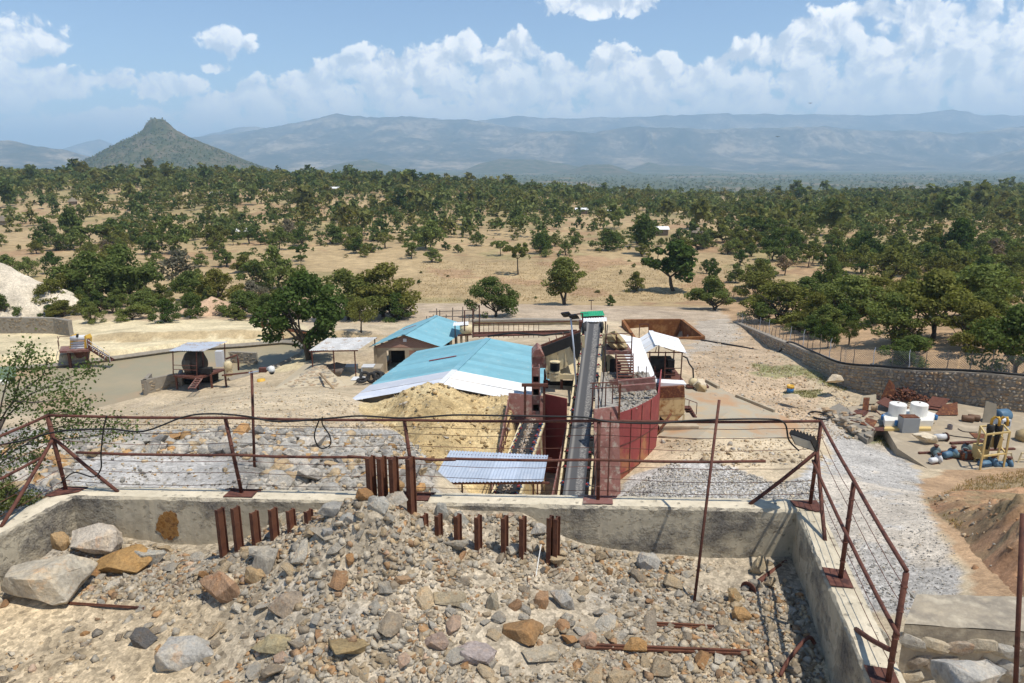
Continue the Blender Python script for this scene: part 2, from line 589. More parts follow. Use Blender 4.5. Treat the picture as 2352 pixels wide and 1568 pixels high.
def rock_material(name, from_attr):
    """stone whose own colour comes from the object (or, in a mass of stones, from each stone)"""
    m = bpy.data.materials.new(name); m.use_nodes = True
    t = NT(m.node_tree)
    co = t.node('ShaderNodeTexCoord').outputs['Object']
    if from_attr:
        c = t.node('ShaderNodeAttribute', attribute_name='col').outputs['Color']
    else:
        oi = t.node('ShaderNodeObjectInfo')
        c = oi.outputs['Color']
        co = t.vec('ADD', co, t.vec('SCALE', (31.0, 17.0, 9.0), oi.outputs['Random']))
    n1 = t.noise(co, 2.2, 8.0, 0.62)
    n2 = t.noise(co, 14.0, 6.0, 0.7)
    c = t.mix(1.0, c, t.ramp(n1, [(0.3, (0.72, 0.70, 0.68)), (0.5, (1.0, 1.0, 1.0)), (0.68, (1.22, 1.12, 0.98))]), 'MULTIPLY')
    c = t.mix(t.maprange(t.noise(co, 2.6, 8.0, 0.7), 0.58, 0.66, 0.0, 0.5), c, t.mix(1.0, c, (1.15, 0.78, 0.50), 'MULTIPLY'))
    c = t.mix(1.0, c, (1.04, 0.99, 0.90), 'MULTIPLY')
    c = t.mix(1.0, c, t.ramp(n2, [(0.3, (0.62, 0.62, 0.64)), (0.55, (1.0, 1.0, 1.0)), (0.75, (1.25, 1.25, 1.22))]), 'MULTIPLY')
    bs = t.node('ShaderNodeBsdfPrincipled'); out = t.node('ShaderNodeOutputMaterial')
    t.link(c, bs.inputs['Base Color']); bs.inputs['Roughness'].default_value = 0.72
    bs.inputs['Specular IOR Level'].default_value = 0.35
    b = t.node('ShaderNodeBump'); b.inputs['Strength'].default_value = 0.8; b.inputs['Distance'].default_value = 0.06
    t.link(t.math('ADD', t.noise(co, 6.0, 8.0, 0.7), t.math('MULTIPLY', n2, 0.35)), b.inputs['Height']); t.link(b.outputs[0], bs.inputs['Normal'])
    t.link(bs.outputs[0], out.inputs[0])
    return m


ROCKM = rock_material("broken_rock", False)
GRAVM = rock_material("gravel", True)


def ground_material():
    m = bpy.data.materials.new("earth"); m.use_nodes = True
    t = NT(m.node_tree)
    co = t.node('ShaderNodeTexCoord').outputs['Object']
    c = t.node('ShaderNodeAttribute', attribute_name='col').outputs['Color']
    k = t.node('ShaderNodeAttribute', attribute_name='grit').outputs['Fac']
    n0 = t.noise(co, 0.03, 6.0, 0.6); n1 = t.noise(co, 0.35, 8.0, 0.65); n2 = t.noise(co, 3.0, 8.0, 0.7); n3 = t.noise(co, 14.0, 4.0, 0.7)
    def var(c, n, a, lo=0.35, hi=0.65):
        return t.mix(1.0, c, t.ramp(n, [(lo, 1 - a), (0.5, 1.0), (hi, 1 + a)]), 'MULTIPLY')
    c = var(c, n0, 0.12); c = var(c, n1, 0.22); c = var(c, n2, 0.20); c = var(c, n3, 0.16)
    vo = t.node('ShaderNodeTexVoronoi'); t.link(co, vo.inputs['Vector']); vo.inputs['Scale'].default_value = 11.0
    peb = t.mix(1.0, c, t.ramp(vo.outputs['Color'], [(0.1, 0.62), (0.5, 0.98), (0.9, 1.28)]), 'MULTIPLY')
    c = t.mix(k, c, peb)
    v2 = t.node('ShaderNodeTexVoronoi'); t.link(co, v2.inputs['Vector']); v2.inputs['Scale'].default_value = 34.0
    c = t.mix(t.math('MULTIPLY', k, 0.7), c, t.mix(1.0, c, t.ramp(v2.outputs['Color'], [(0.1, 0.66), (0.5, 1.0), (0.9, 1.3)]), 'MULTIPLY'))
    bs = t.node('ShaderNodeBsdfPrincipled'); out = t.node('ShaderNodeOutputMaterial')
    t.link(c, bs.inputs['Base Color']); bs.inputs['Roughness'].default_value = 0.95; bs.inputs['Specular IOR Level'].default_value = 0.15
    b = t.node('ShaderNodeBump'); b.inputs['Strength'].default_value = 0.6; b.inputs['Distance'].default_value = 0.06
    t.link(t.math('ADD', t.noise(co, 4.0, 8.0, 0.75), t.math('MULTIPLY', vo.outputs['Distance'], t.math('MULTIPLY', k, 0.22))), b.inputs['Height'])
    t.link(b.outputs[0], bs.inputs['Normal'])
    t.link(bs.outputs[0], out.inputs[0])
    return m


EARTH = ground_material()


def leaf_material(name, dark, light, translucent=0.32, attr=False):
    m = bpy.data.materials.new(name); m.use_nodes = True
    t = NT(m.node_tree)
    if attr:
        r = t.node('ShaderNodeAttribute', attribute_name='col').outputs['Fac']
    else:
        r = t.node('ShaderNodeObjectInfo').outputs['Random']
    g = t.node('ShaderNodeNewGeometry')
    co = t.node('ShaderNodeTexCoord').outputs['Object']
    mid = tuple((a + b) / 2 for a, b in zip(dark, light))
    olive = (mid[0] * 1.35, mid[1] * 1.0, mid[2] * 0.9)
    c = t.ramp(r, [(0.0, dark), (0.35, mid), (0.6, olive), (0.85, light), (1.0, mid)])
    c = t.mix(1.0, c, t.ramp(g.outputs['Random Per Island'], [(0.0, 0.62), (0.5, 1.0), (1.0, 1.45)]), 'MULTIPLY')
    d = t.node('ShaderNodeBsdfDiffuse'); t.link(c, d.inputs[0])
    tr = t.node('ShaderNodeBsdfTranslucent'); t.link(t.mix(1.0, c, (1.2, 1.25, 0.6), 'MULTIPLY'), tr.inputs[0])
    mx_ = t.node('ShaderNodeMixShader'); mx_.inputs[0].default_value = translucent
    t.link(d.outputs[0], mx_.inputs[1]); t.link(tr.outputs[0], mx_.inputs[2])
    out = t.node('ShaderNodeOutputMaterial'); t.link(mx_.outputs[0], out.inputs[0])
    return m


LEAF = leaf_material("foliage", (0.066, 0.102, 0.028), (0.175, 0.205, 0.062))
LEAFA = leaf_material("foliage_mass", (0.074, 0.106, 0.036), (0.175, 0.195, 0.070), attr=True)
LEAFD = leaf_material("foliage_grey", (0.13, 0.12, 0.085), (0.19, 0.175, 0.13))
LEAFG = leaf_material("foliage_near", (0.10, 0.135, 0.045), (0.15, 0.19, 0.075))
BARK = M("bark", (0.11, 0.085, 0.06), (0.07, 0.055, 0.04), scale=5, rough=0.95, bump=0.4)
BARKG = M("grey_bark", (0.15, 0.12, 0.10), (0.10, 0.08, 0.07), rough=0.95)
# ---------------------------------------------------------------- terrain
PONDZ = 4.5
ctrl_uv = [  # (u, v, distance): ground points read off the place
    (60, 1100, 15), (60, 1010, 20), (-300, 1100, 16), (-300, 960, 30), (300, 1110, 14.5), (300, 1000, 21), (300, 960, 40), 
    (600, 1115, 14.5), (600, 1000, 21), (600, 950, 35), (600, 900, 50),   (700, 830, 70), (880, 862, 66),
    (760, 900, 52), (860, 930, 43), (900, 985, 27), (780, 985, 26), (700, 960, 33), (960, 1060, 19), (980, 1122, 15.5), (820, 1050, 19),
    (60, 830, 68), (60, 780, 80), (60, 745, 90), (300, 740, 92), (500, 745, 92), (500, 790, 76), (200, 800, 75), (420, 770, 84), (700, 760, 88),
    (620, 720, 105), (1000, 725, 104), (1000, 700, 115), (1250, 720, 105), (1500, 725, 103), (200, 690, 112), (400, 700, 110), (1300, 760, 85),
    (1500, 790, 75), (1700, 1130, 30), (1520, 1140, 29), (1700, 1040, 36), (1560, 1010, 38), (1700, 960, 45), (1620, 900, 50), (1620, 800, 72),
    (1640, 760, 88), (1690, 735, 100), (1800, 900, 53.5), (1760, 800, 75), (1850, 860, 58), (1900, 920, 52), (1900, 960, 47.5), (1960, 1020, 43),
    (2030, 1080, 36), (1990, 1100, 33.5), (2060, 1180, 25), (2080, 1280, 19.5), (2060, 1370, 17), (1900, 1100, 31), (1990, 1250, 20), (2150, 1090, 36.5),
    (2300, 1080, 37.5), (2300, 1300, 18), (2200, 1350, 17), (2300, 1200, 22), (2600, 1200, 25), (2100, 815, 62), (2100, 760, 74), (2350, 800, 60),
    (2000, 720, 98), (2200, 720, 95), (1850, 720, 106), (2600, 760, 75), (-400, 800, 75), (-400, 740, 95), (1180, 830, 58),
]
ctrl = [tuple(P(*c)) for c in ctrl_uv]
ctrl += [(2, 14, 15.0), (2, 20, 11.5), (0.5, 27, 8.3), (3, 31, 7.6), (2.2, 36, 7.6), (-3.5, 44, 6.6), (-2, 52, 6.4), (1.2, 24, 9.5),
         (-12, 5, 18.0), (-30, 10, 19.0), (8, 5, 16.5), (14, 12, 15.5), (30, 14, 16.5), (0, -20, 21.0), (-40, -20, 22.0), (40, -20, 22.0),
         (26, 44.5, 6.9), (30, 48, 6.8), (33, 43, 6.8), (26.5, 49, 6.9), (-60, 40, 12.0), (70, 45, 11.0), (-90, 100, 4.5), (110, 100, 4.0)]
ctrl += [(*PZ(u, v, 4.62).xy, 4.62) for u, v in ((-60, 1035), (60, 1000), (160, 970), (229, 934), (290, 921), (331, 909), (600, 849), (640, 836))]
YARD = TPS(ctrl)
POND_UV = [(-160, 1060), (120, 985), (229, 936), (331, 912), (345, 885), (420, 885), (525, 872), (600, 850), (640, 838), (690, 812), (700, 796), (649, 787),
           (414, 804), (276, 823), (210, 831), (130, 841), (0, 850), (-200, 870)]
POND = [tuple(PZ(u, v, PONDZ).xy) for u, v in POND_UV]
TANKZ = 4.9
TANKC = [PZ(u, v, TANKZ) for u, v in ((1434, 734), (1564, 733), (1613, 772), (1462, 776))]
TANKP = [tuple(p.xy) for p in TANKC]
BIN = [(-8.75, 4.0), (-8.30, 12.25), (5.45, 11.7), (4.30, 4.0)]


def plain(x, y):
    """the dry plain, the wooded rise on the far left and the low valley behind"""
    x = np.asarray(x, float); y = np.asarray(y, float)
    az = x / np.maximum(y, 1.0)
    rise = np.interp(az, [-1.4, -0.72, -0.35, -0.1, 0.14, 0.3, 0.55, 0.75, 1.4], [14, 12.5, 13, 6.5, -4.0, -7.0, -4.0, 0.5, 1])
    t = np.clip((y - 230) / 370, 0, 1); t = t * t * (3 - 2 * t)
    z = rise * t + 1.6 * fbm(x / 90, y / 90, 3, 3) * np.clip((y - 110) / 100, 0, 1)
    d = np.clip((y - 640) / 900, 0, 1); d = d * d * (3 - 2 * d)
    z = z * (1 - d) - 62 * d - 0.0016 * np.maximum(y - 1500, 0)
    return z


def H(x, y):
    x = np.asarray(x, float); y = np.asarray(y, float)
    shp = np.broadcast(x, y).shape
    x, y = np.broadcast_to(x, shp).ravel(), np.broadcast_to(y, shp).ravel()
    z = plain(x, y)
    near = (y < 150) & (np.abs(x) < 130)
    if near.any():
        zy = YARD(x[near], y[near]) + 0.10 * fbm(x[near] / 2.2, y[near] / 2.2, 4, 5)
        xn, yn = x[near], y[near]
        rbm = np.clip((-0.8 - xn) / 1.5, 0, 1) * np.clip((yn - 13) / 1.5, 0, 1) * np.clip((25 - yn) / 3, 0, 1)
        zy = zy + rbm * (0.55 * np.abs(fbm(xn / 2.2, yn / 2.2, 4, 311)) - 0.1)
        yl = 84 + 0.05 * xn + 2.2 * fbm(xn / 9, xn * 0, 3, 301)
        sc_w = np.clip((-14 - xn) / 6, 0, 1) * np.clip((xn + 52) / 6, 0, 1)
        zy = zy + 0.9 * sc_w * (1 / (1 + np.exp(-(yn - yl + 0.5 * fbm(xn / 1.2, yn / 1.2, 3, 303)) * 5)) - np.clip((yn - 78) / 22, 0, 1))
        b = np.clip((y[near] - 108) / 40, 0, 1); b = np.maximum(b, np.clip((np.abs(x[near]) - 90) / 40, 0, 1)); b = b * b * (3 - 2 * b)
        z[near] = zy * (1 - b) + z[near] * b
        q = near.copy(); ins = inpoly(x[near], y[near], POND)
        zz = z[near]; zz[ins] = np.minimum(zz[ins], PONDZ - 0.15)
        ins = inpoly(x[near], y[near], BIN)
        zz[ins] = np.minimum(zz[ins], 16.2)
        ins = inpoly(x[near], y[near], TANKP)
        zz[ins] = np.minimum(zz[ins], 2.3)
        z[near] = zz
    return z.reshape(shp)


def ground_hit(u, v, y0=13.0, y1=900.0):
    """the ground point seen at (u, v)"""
    ys = np.geomspace(y0, y1, 700)
    a = P(u, v, 1.0)
    zs = CZ + (a.z - CZ) * ys
    hs = H(a.x * ys, ys)
    below = np.where(zs <= hs)[0]
    i = below[0] if len(below) else len(ys) - 1
    yy = ys[i]
    return Vector((a.x * yy, yy, float(hs[i])))


rows = np.unique(np.concatenate([np.linspace(-40, 9, 14), np.arange(9.5, 40, 0.28), np.arange(40, 80, 0.4), np.arange(80, 130, 0.7), np.geomspace(130, 1000, 150), np.geomspace(1000, 26000, 80)]))
ts = np.linspace(-1.2, 1.2, 440)
YY, TT = np.meshgrid(rows, ts, indexing='ij')
XX = TT * (np.maximum(YY, 0) + 28)
ZZ = H(XX, YY)
U, V = UV(XX, YY, ZZ)
n1 = fbm(XX / 1.6, YY / 1.6, 4, 21); n2 = fbm(XX / 6, YY / 6, 4, 31); n3 = fbm(XX / 40, YY / 40, 4, 41)
U2 = U + n2 * 34 + n1 * 22; V2 = V + n2 * 9 + n1 * 4
col = np.empty(XX.shape + (3,)); grit = np.zeros(XX.shape)


def paint(mask, c, k=1.0, g=None):
    m = (mask.astype(float) * k)[..., None]
    col[:] = col * (1 - m) + np.array(c) * m
    if g is not None:
        grit[:] = grit * (1 - m[..., 0]) + g * m[..., 0]


col[:] = (0.375, 0.275, 0.148)                                                     # dry grass plain
paint(n3 > 0.10, (0.42, 0.31, 0.17), 0.7)
paint((n3 < -0.12), (0.29, 0.245, 0.115), 0.6)
paint((fbm(XX / 14, YY / 14, 4, 51) > 0.25), (0.32, 0.19, 0.11), 0.6)
far = np.clip((YY - 500) / 600, 0, 1)
col[:] = col * (1 - far[..., None]) + np.array((0.085, 0.095, 0.045)) * far[..., None]
spk = (fbm(XX / 160, YY / 420, 3, 61) > 0.28) & (YY > 1200)
paint(spk, (0.26, 0.19, 0.12), 0.55)
yard = (YY < 112 + n2 * 8) & (np.abs(XX) < 120)
paint(yard, (0.48, 0.39, 0.265), 1.0, 0.3)
paint(yard & (n2 > 0.12), (0.46, 0.36, 0.24), 0.7)
paint(yard & (n1 > 0.3), (0.42, 0.345, 0.25), 0.6, 0.5)
paint((YY > 96) & (YY < 120) & (V2 > 690) & (V2 < 740) & (U < 1700), (0.42, 0.33, 0.24), 0.8, 0.3)
paint(yard & (U2 < 700) & (V2 < 850) & (V2 > 735), (0.58, 0.49, 0.31), 0.9, 0.1)  # tailings terraces
yl_ = 84 + 0.05 * XX + 2.2 * fbm(XX / 9, XX * 0, 3, 301)
paint(yard & (np.abs(YY - yl_ + n1 * 1.2) < 0.9) & (XX < -14) & (XX > -52), (0.36, 0.27, 0.15), 0.8)
paint(yard & (U2 < 720) & (V2 < 735), (0.45, 0.34, 0.22), 0.9, 0.2)
paint(inpoly(U2, V2, [(1560, 735), (1690, 735), (1760, 800), (1850, 860), (1900, 960), (1840, 1000), (1620, 1000), (1600, 900), (1570, 800)]), (0.46, 0.345, 0.23), 0.9, 0.4)
paint(inpoly(U2, V2, [(1600, 740), (1680, 730), (1700, 760), (1640, 800), (1580, 830)]), (0.42, 0.39, 0.34), 0.6, 0.7)
out = (XX > np.interp(YY, [47, 53, 56, 75, 98, 130], [36, 28.5, 27, 28.3, 31.3, 37])) & (YY > 42) & (YY < 130)
paint(out, (0.38, 0.25, 0.14), 0.9, 0.3)
paint((U2 < 1010) & (V2 > 985) & (V2 < 1180) & (YY < 28), (0.29, 0.275, 0.25), 0.95, 0.9)  # ground darkened to paint in the shadows between the rubble rocks
paint(inpoly(U2, V2, [(170, 1045), (520, 1035), (600, 1140), (150, 1140)]) & (YY < 28), (0.46, 0.44, 0.41), 0.9, 0.6)
paint(inpoly(U2, V2, [(1890, 940), (1960, 960), (2090, 1060), (2130, 1150), (2200, 1290), (2190, 1420), (1980, 1400), (1880, 1180), (1900, 1050)]), (0.40, 0.38, 0.35), 0.95, 0.9)
paint(inpoly(U2, V2, [(1890, 940), (1960, 960), (2090, 1060), (2130, 1150), (2200, 1290), (2190, 1420), (1980, 1400), (1880, 1180), (1900, 1050)]) & (n2 + n1 * .6 > 0.08), (0.47, 0.41, 0.33), 0.75, 0.5)
paint(inpoly(U2, V2, [(1420, 1150), (1460, 1090), (1560, 1055), (1640, 1060), (1800, 1120), (1890, 1040), (1890, 1180), (1420, 1180)]), (0.45, 0.435, 0.41), 0.95, 1.0)
paint(inpoly(U2, V2, [(2110, 1100), (2180, 1075), (2420, 1050), (2420, 1420), (2230, 1400), (2215, 1290), (2150, 1180)]), (0.385, 0.255, 0.15), 0.95, 0.4)
paint(inpoly(U2, V2, [(2140, 1150), (2230, 1110), (2420, 1080), (2420, 1220), (2250, 1230), (2190, 1210)]), (0.26, 0.20, 0.115), 0.8, 0.6)
for gu, gv, gr, gh in ((1800, 855, 90, 18), (1850, 905, 60, 12), (1750, 845, 40, 12), (2010, 1000, 60, 22), (2160, 1060, 40, 10), (1930, 880, 40, 10), (1890, 862, 60, 12)):
    paint(((U2 - gu) / gr) ** 2 + ((V2 - gv) / gh) ** 2 < 0.55 + n1 * 0.6, (0.20, 0.22, 0.085), 0.65)
V3 = np.stack([XX, YY, ZZ], -1).reshape(-1, 3)
nr, nc = XX.shape
idx = np.arange(nr * nc).reshape(nr, nc)
F4 = np.stack([idx[:-1, :-1], idx[:-1, 1:], idx[1:, 1:], idx[1:, :-1]], -1).reshape(-1, 4)
ground = big_mesh("ground", V3, F4, EARTH, col.reshape(-1, 3), smooth=True)
at = ground.data.attributes.new('grit', 'FLOAT', 'POINT'); at.data.foreach_set('value', grit.ravel().astype(np.float32))
tag(ground, kind="structure")

mb = MB()
pcx, pcy = np.mean([p[0] for p in POND]), np.mean([p[1] for p in POND])
mb.add([(pcx + (x - pcx) * 1.04, pcy + (y - pcy) * 1.04, PONDZ) for x, y in POND], [tuple(range(len(POND)))])
pond = obj("pond", mb, MUD, kind="structure")
if pond.data.polygons[0].normal.z < 0:
    pond.data.flip_normals()

# ---------------------------------------------------------------- hills and mountains
def hill_material(name, c1, c2, c3, s1, s2):
    m = bpy.data.materials.new(name); m.use_nodes = True
    t = NT(m.node_tree)
    co = t.node('ShaderNodeTexCoord').outputs['Object']
    f = t.math('ADD', t.math('MULTIPLY', t.noise(co, s1, 8.0, 0.65), 0.6), t.math('MULTIPLY', t.noise(co, s2, 5.0, 0.7), 0.4))
    c = t.ramp(f, [(0.40, c1), (0.5, c2), (0.60, c3)])
    bs = t.node('ShaderNodeBsdfPrincipled'); out_ = t.node('ShaderNodeOutputMaterial')
    t.link(c, bs.inputs['Base Color']); bs.inputs['Roughness'].default_value = 1.0; bs.inputs['Specular IOR Level'].default_value = 0.0
    t.link(bs.outputs[0], out_.inputs[0])
    return m


MOUNT = hill_material("mountain_scrub", (0.022, 0.034, 0.018), (0.09, 0.08, 0.05), (0.34, 0.27, 0.18), 0.0016, 0.012)
HILLM = hill_material("hill_scrub", (0.042, 0.060, 0.022), (0.085, 0.088, 0.042), (0.17, 0.13, 0.085), 0.012, 0.06)


def mountain(name, prof, y, front, zbase, seed, rough=0.22, nu=300, nt=46, mat=MOUNT, cliff=0.0):
    """a range of hills: a crest line, a gullied front slope and a back slope"""
    us = np.linspace(prof[0][0], prof[-1][0], nu)
    vs = np.interp(us, [p[0] for p in prof], [p[1] for p in prof])
    cx, cz = [], []
    for u_, v_ in zip(us, vs):
        p = P(u_, v_, y); cx.append(p.x); cz.append(p.z)
    cx, cz = np.array(cx), np.array(cz)
    cz = cz + (cz - zbase) * 0.035 * fbm(cx / (y * 0.012), cx * 0 + seed, 5, seed)
    tt = np.concatenate([np.linspace(0, 1, nt), 1 + np.linspace(0.05, 0.6, 8)])
    X, Tg = np.meshgrid(cx, tt, indexing='xy')
    Zc = np.broadcast_to(cz, X.shape)
    Yg = y - front * (1 - np.minimum(Tg, 1.0)) + front * np.maximum(Tg - 1, 0)
    sx, sy = y * 0.022, front * 0.22
    g = fbm(X / sx + 3 * fbm(X / (sx * 3), Yg / (sy * 3), 2, seed + 5), Yg / sy, 5, seed + 1)
    rid = 1 - np.abs(fbm(X / (sx * 1.7), Yg / (sy * 2.5), 4, seed + 9)) * 2
    shape = np.minimum(Tg, 1.0) ** 1.25
    if cliff:
        shape = shape * (1 - cliff) + cliff * (1 / (1 + np.exp(-(Tg - 0.72 + 0.12 * g) * 22)))
    shape = np.where(Tg > 1, 1 - (Tg - 1) * 1.2, shape)
    edge_ = np.minimum(1, (1 - np.minimum(Tg, 1)) * 6)
    Z = zbase + (Zc - zbase) * np.clip(shape + edge_ * rough * shape * (g * 0.7 + rid * 0.35 - 0.3), 0, 1.0 if not cliff else 0.995)
    Xo = X + 0.0
    nr_, nc_ = X.shape
    ix = np.arange(nr_ * nc_).reshape(nr_, nc_)
    Fm = np.stack([ix[:-1, :-1], ix[:-1, 1:], ix[1:, 1:], ix[1:, :-1]], -1).reshape(-1, 4)
    o = big_mesh(name, np.stack([Xo, Yg, Z], -1).reshape(-1, 3), Fm, mat, smooth=False)
    return tag(o, kind="structure")


mountain("mountain", [(-700, 300), (-200, 330), (0, 322), (60, 330), (130, 345), (200, 325), (230, 318), (290, 350), (420, 320), (460, 312), (560, 290), (620, 292), (660, 288), (760, 288),
                      (1000, 272), (1090, 276), (1180, 266), (1280, 272), (1330, 270), (1400, 268), (1500, 266), (1640, 262), (1800, 262), (2000, 264), (2100, 262), (2190, 250), (2240, 262), (2352, 266), (2900, 268)],
         15500, 3500, -90, 3)
mountain("mountain", [(380, 372), (430, 318), (520, 306), (640, 290), (700, 276), (775, 260), (840, 270), (920, 266), (1000, 274), (1080, 276), (1160, 288), (1240, 300), (1330, 314), (1420, 340), (1520, 380), (1600, 400)],
         12000, 4200, -85, 13, rough=0.3)
mountain("mountain", [(1000, 372), (1100, 330), (1200, 306), (1290, 300), (1370, 304), (1440, 290), (1540, 292), (1640, 296), (1760, 292), (1900, 290), (2000, 298), (2100, 300), (2200, 306), (2300, 296), (2420, 280), (2700, 270), (3000, 300)],
         10800, 2900, -82, 23, rough=0.3, cliff=0.35)
mountain("hill", [(2180, 404), (2260, 372), (2330, 345), (2420, 325), (2560, 310), (2800, 330), (3000, 400)], 8200, 1800, -78, 37, rough=0.3, nu=140)
mountain("hill", [(-500, 350), (-300, 320), (-60, 326), (20, 322), (90, 336), (150, 344), (220, 366), (300, 392)], 7200, 1500, -74, 43, nu=160)
mountain("hill", [(700, 398), (780, 376), (840, 364), (880, 376), (960, 398), (1000, 405)], 6500, 900, -72, 47, nu=120, mat=HILLM)
mountain("hill", [(1040, 402), (1100, 376), (1150, 364), (1230, 366), (1300, 376), (1400, 400), (1460, 406)], 7000, 900, -73, 53, nu=140, mat=HILLM)
mountain("hill", [(1240, 405), (1310, 390), (1345, 378), (1400, 377), (1430, 386), (1460, 402), (1500, 406)], 6000, 800, -71, 59, nu=120, mat=HILLM)  # darker scrub colour on the low hills stands for a cloud's shadow
mountain("hill", [(1400, 404), (1450, 388), (1490, 372), (1530, 382), (1600, 380), (1660, 392), (1720, 404)], 7600, 900, -74, 67, nu=120, mat=HILLM)

# the steep conical hill on the left, with a rocky cap
HC = P(372, 384, 2500)
hx, hy = HC.x * 2920 / 2500, HC.y + 420
prof_r = [0, 24, 44, 56, 96, 142, 200, 262, 330, 430, 560]
prof_z = [164, 161, 141, 121, 95, 72, 44, 12, -18, -52, -90]


def cone_z(x, y):
    dx, dy = x - hx, y - hy
    ang = np.arctan2(dy, dx)
    r = np.hypot(dx, dy) * np.where(dx > 0, 0.88, 1.08)
    r = r * (1 + 0.10 * fbm(ang * 2.2 + 9, r / 160, 4, 71))
    z = np.interp(r, prof_r, np.array(prof_z) + CZ)
    return z + 4.0 * fbm(x / 22, y / 22, 4, 73)


gx, gy = np.meshgrid(np.linspace(hx - 700, hx + 820, 150), np.linspace(hy - 700, hy + 500, 110), indexing='xy')
gz = cone_z(gx, gy)
ix = np.arange(gx.size).reshape(gx.shape)
Fm = np.stack([ix[:-1, :-1], ix[:-1, 1:], ix[1:, 1:], ix[1:, :-1]], -1).reshape(-1, 4)
cone = tag(big_mesh("hill", np.stack([gx, gy, gz], -1).reshape(-1, 3), Fm, HILLM, smooth=False), kind="structure")

# hazy air over the valley
mb = MB()
HT = 1010.0
mb.box((0, 9500, (HT - 190) / 2), (46000, 38000, HT + 190))
hz = bpy.data.materials.new("hazy_air"); hz.use_nodes = True
t = NT(hz.node_tree)
pv = t.node('ShaderNodeVolumePrincipled')
pv.inputs['Color'].default_value = (0.56, 0.78, 1.0, 1)
pv.inputs['Density'].default_value = 1.1e-4
pv.inputs['Anisotropy'].default_value = 0.0
pv.inputs['Density Attribute'].default_value = ''
hz.cycles.homogeneous_volume = True
ov = t.node('ShaderNodeOutputMaterial'); t.link(pv.outputs[0], ov.inputs['Volume'])
haze = obj("haze", mb, hz, kind="stuff")
# ---------------------------------------------------------------- the concrete loading bin in front
WZ = 19.0
LC, RC = Vector((-8.14, 12.05, 0)), Vector((5.05, 11.5, 0))          # inner corners
LN, RN = Vector((-10.0, 5.0, 0)), Vector((3.95, 5.6, 0))             # where the side walls run out towards the viewer
TH = 0.43


def concrete_wall(a, b, outward, z0, z1, seed, n=90, parent=None):
    """a cast wall from a to b: straight faces, worn crumbling inner top edge"""
    a, b = Vector(a), Vector(b)
    d = (b - a)
    rnd = random.Random(seed)
    mbw = MB()
    ring = []
    for i in range(n + 1):
        t_ = i / n
        p = a + d * t_
        e = 0.02 + 0.035 * abs(float(fbm(np.array(t_ * 37.0), np.array(seed * 3.1), 4, seed))) + rnd.uniform(0, 0.012)
        bow = 0.012 * float(fbm(np.array(t_ * 9.0), np.array(seed * 1.7), 3, seed + 2))
        o = outward
        pts = [p + Vector((0, 0, z0)), p + Vector((0, 0, z0 + (z1 - z0) * 0.55)) - o * bow, p + Vector((0, 0, z1 - e * 1.4)) - o * rnd.uniform(-0.004, 0.008),
               p + o * e + Vector((0, 0, z1 + rnd.uniform(-0.006, 0.006))), p + o * TH * 0.6 + Vector((0, 0, z1 + 0.012)), p + o * TH + Vector((0, 0, z1 - rnd.uniform(0, 0.012))), p + o * TH + Vector((0, 0, z0))]
        ring.append(pts)
    k = len(ring[0])
    vs = [q for r_ in ring for q in r_]
    fs = [(i * k + j, (i + 1) * k + j, (i + 1) * k + j + 1, i * k + j + 1) for i in range(n) for j in range(k - 1)]
    fs += [tuple(range(k))[::-1], tuple(n * k + j for j in range(k))]
    mbw.add(vs, fs)
    return mbw


bin_ = thing("concrete_bin", (-1.5, 11.8, 16.0), "weathered concrete walls of the ore bin around the rock heap", "bin")
bd = (RC - LC).normalized(); bo = Vector((-bd.y, bd.x, 0))
ld = (LN - LC).normalized(); lo_ = Vector((ld.y, -ld.x, 0))
rd = (RN - RC).normalized(); ro = Vector((-rd.y, rd.x, 0))
if lo_.x > 0: lo_ = -lo_
if ro.x < 0: ro = -ro


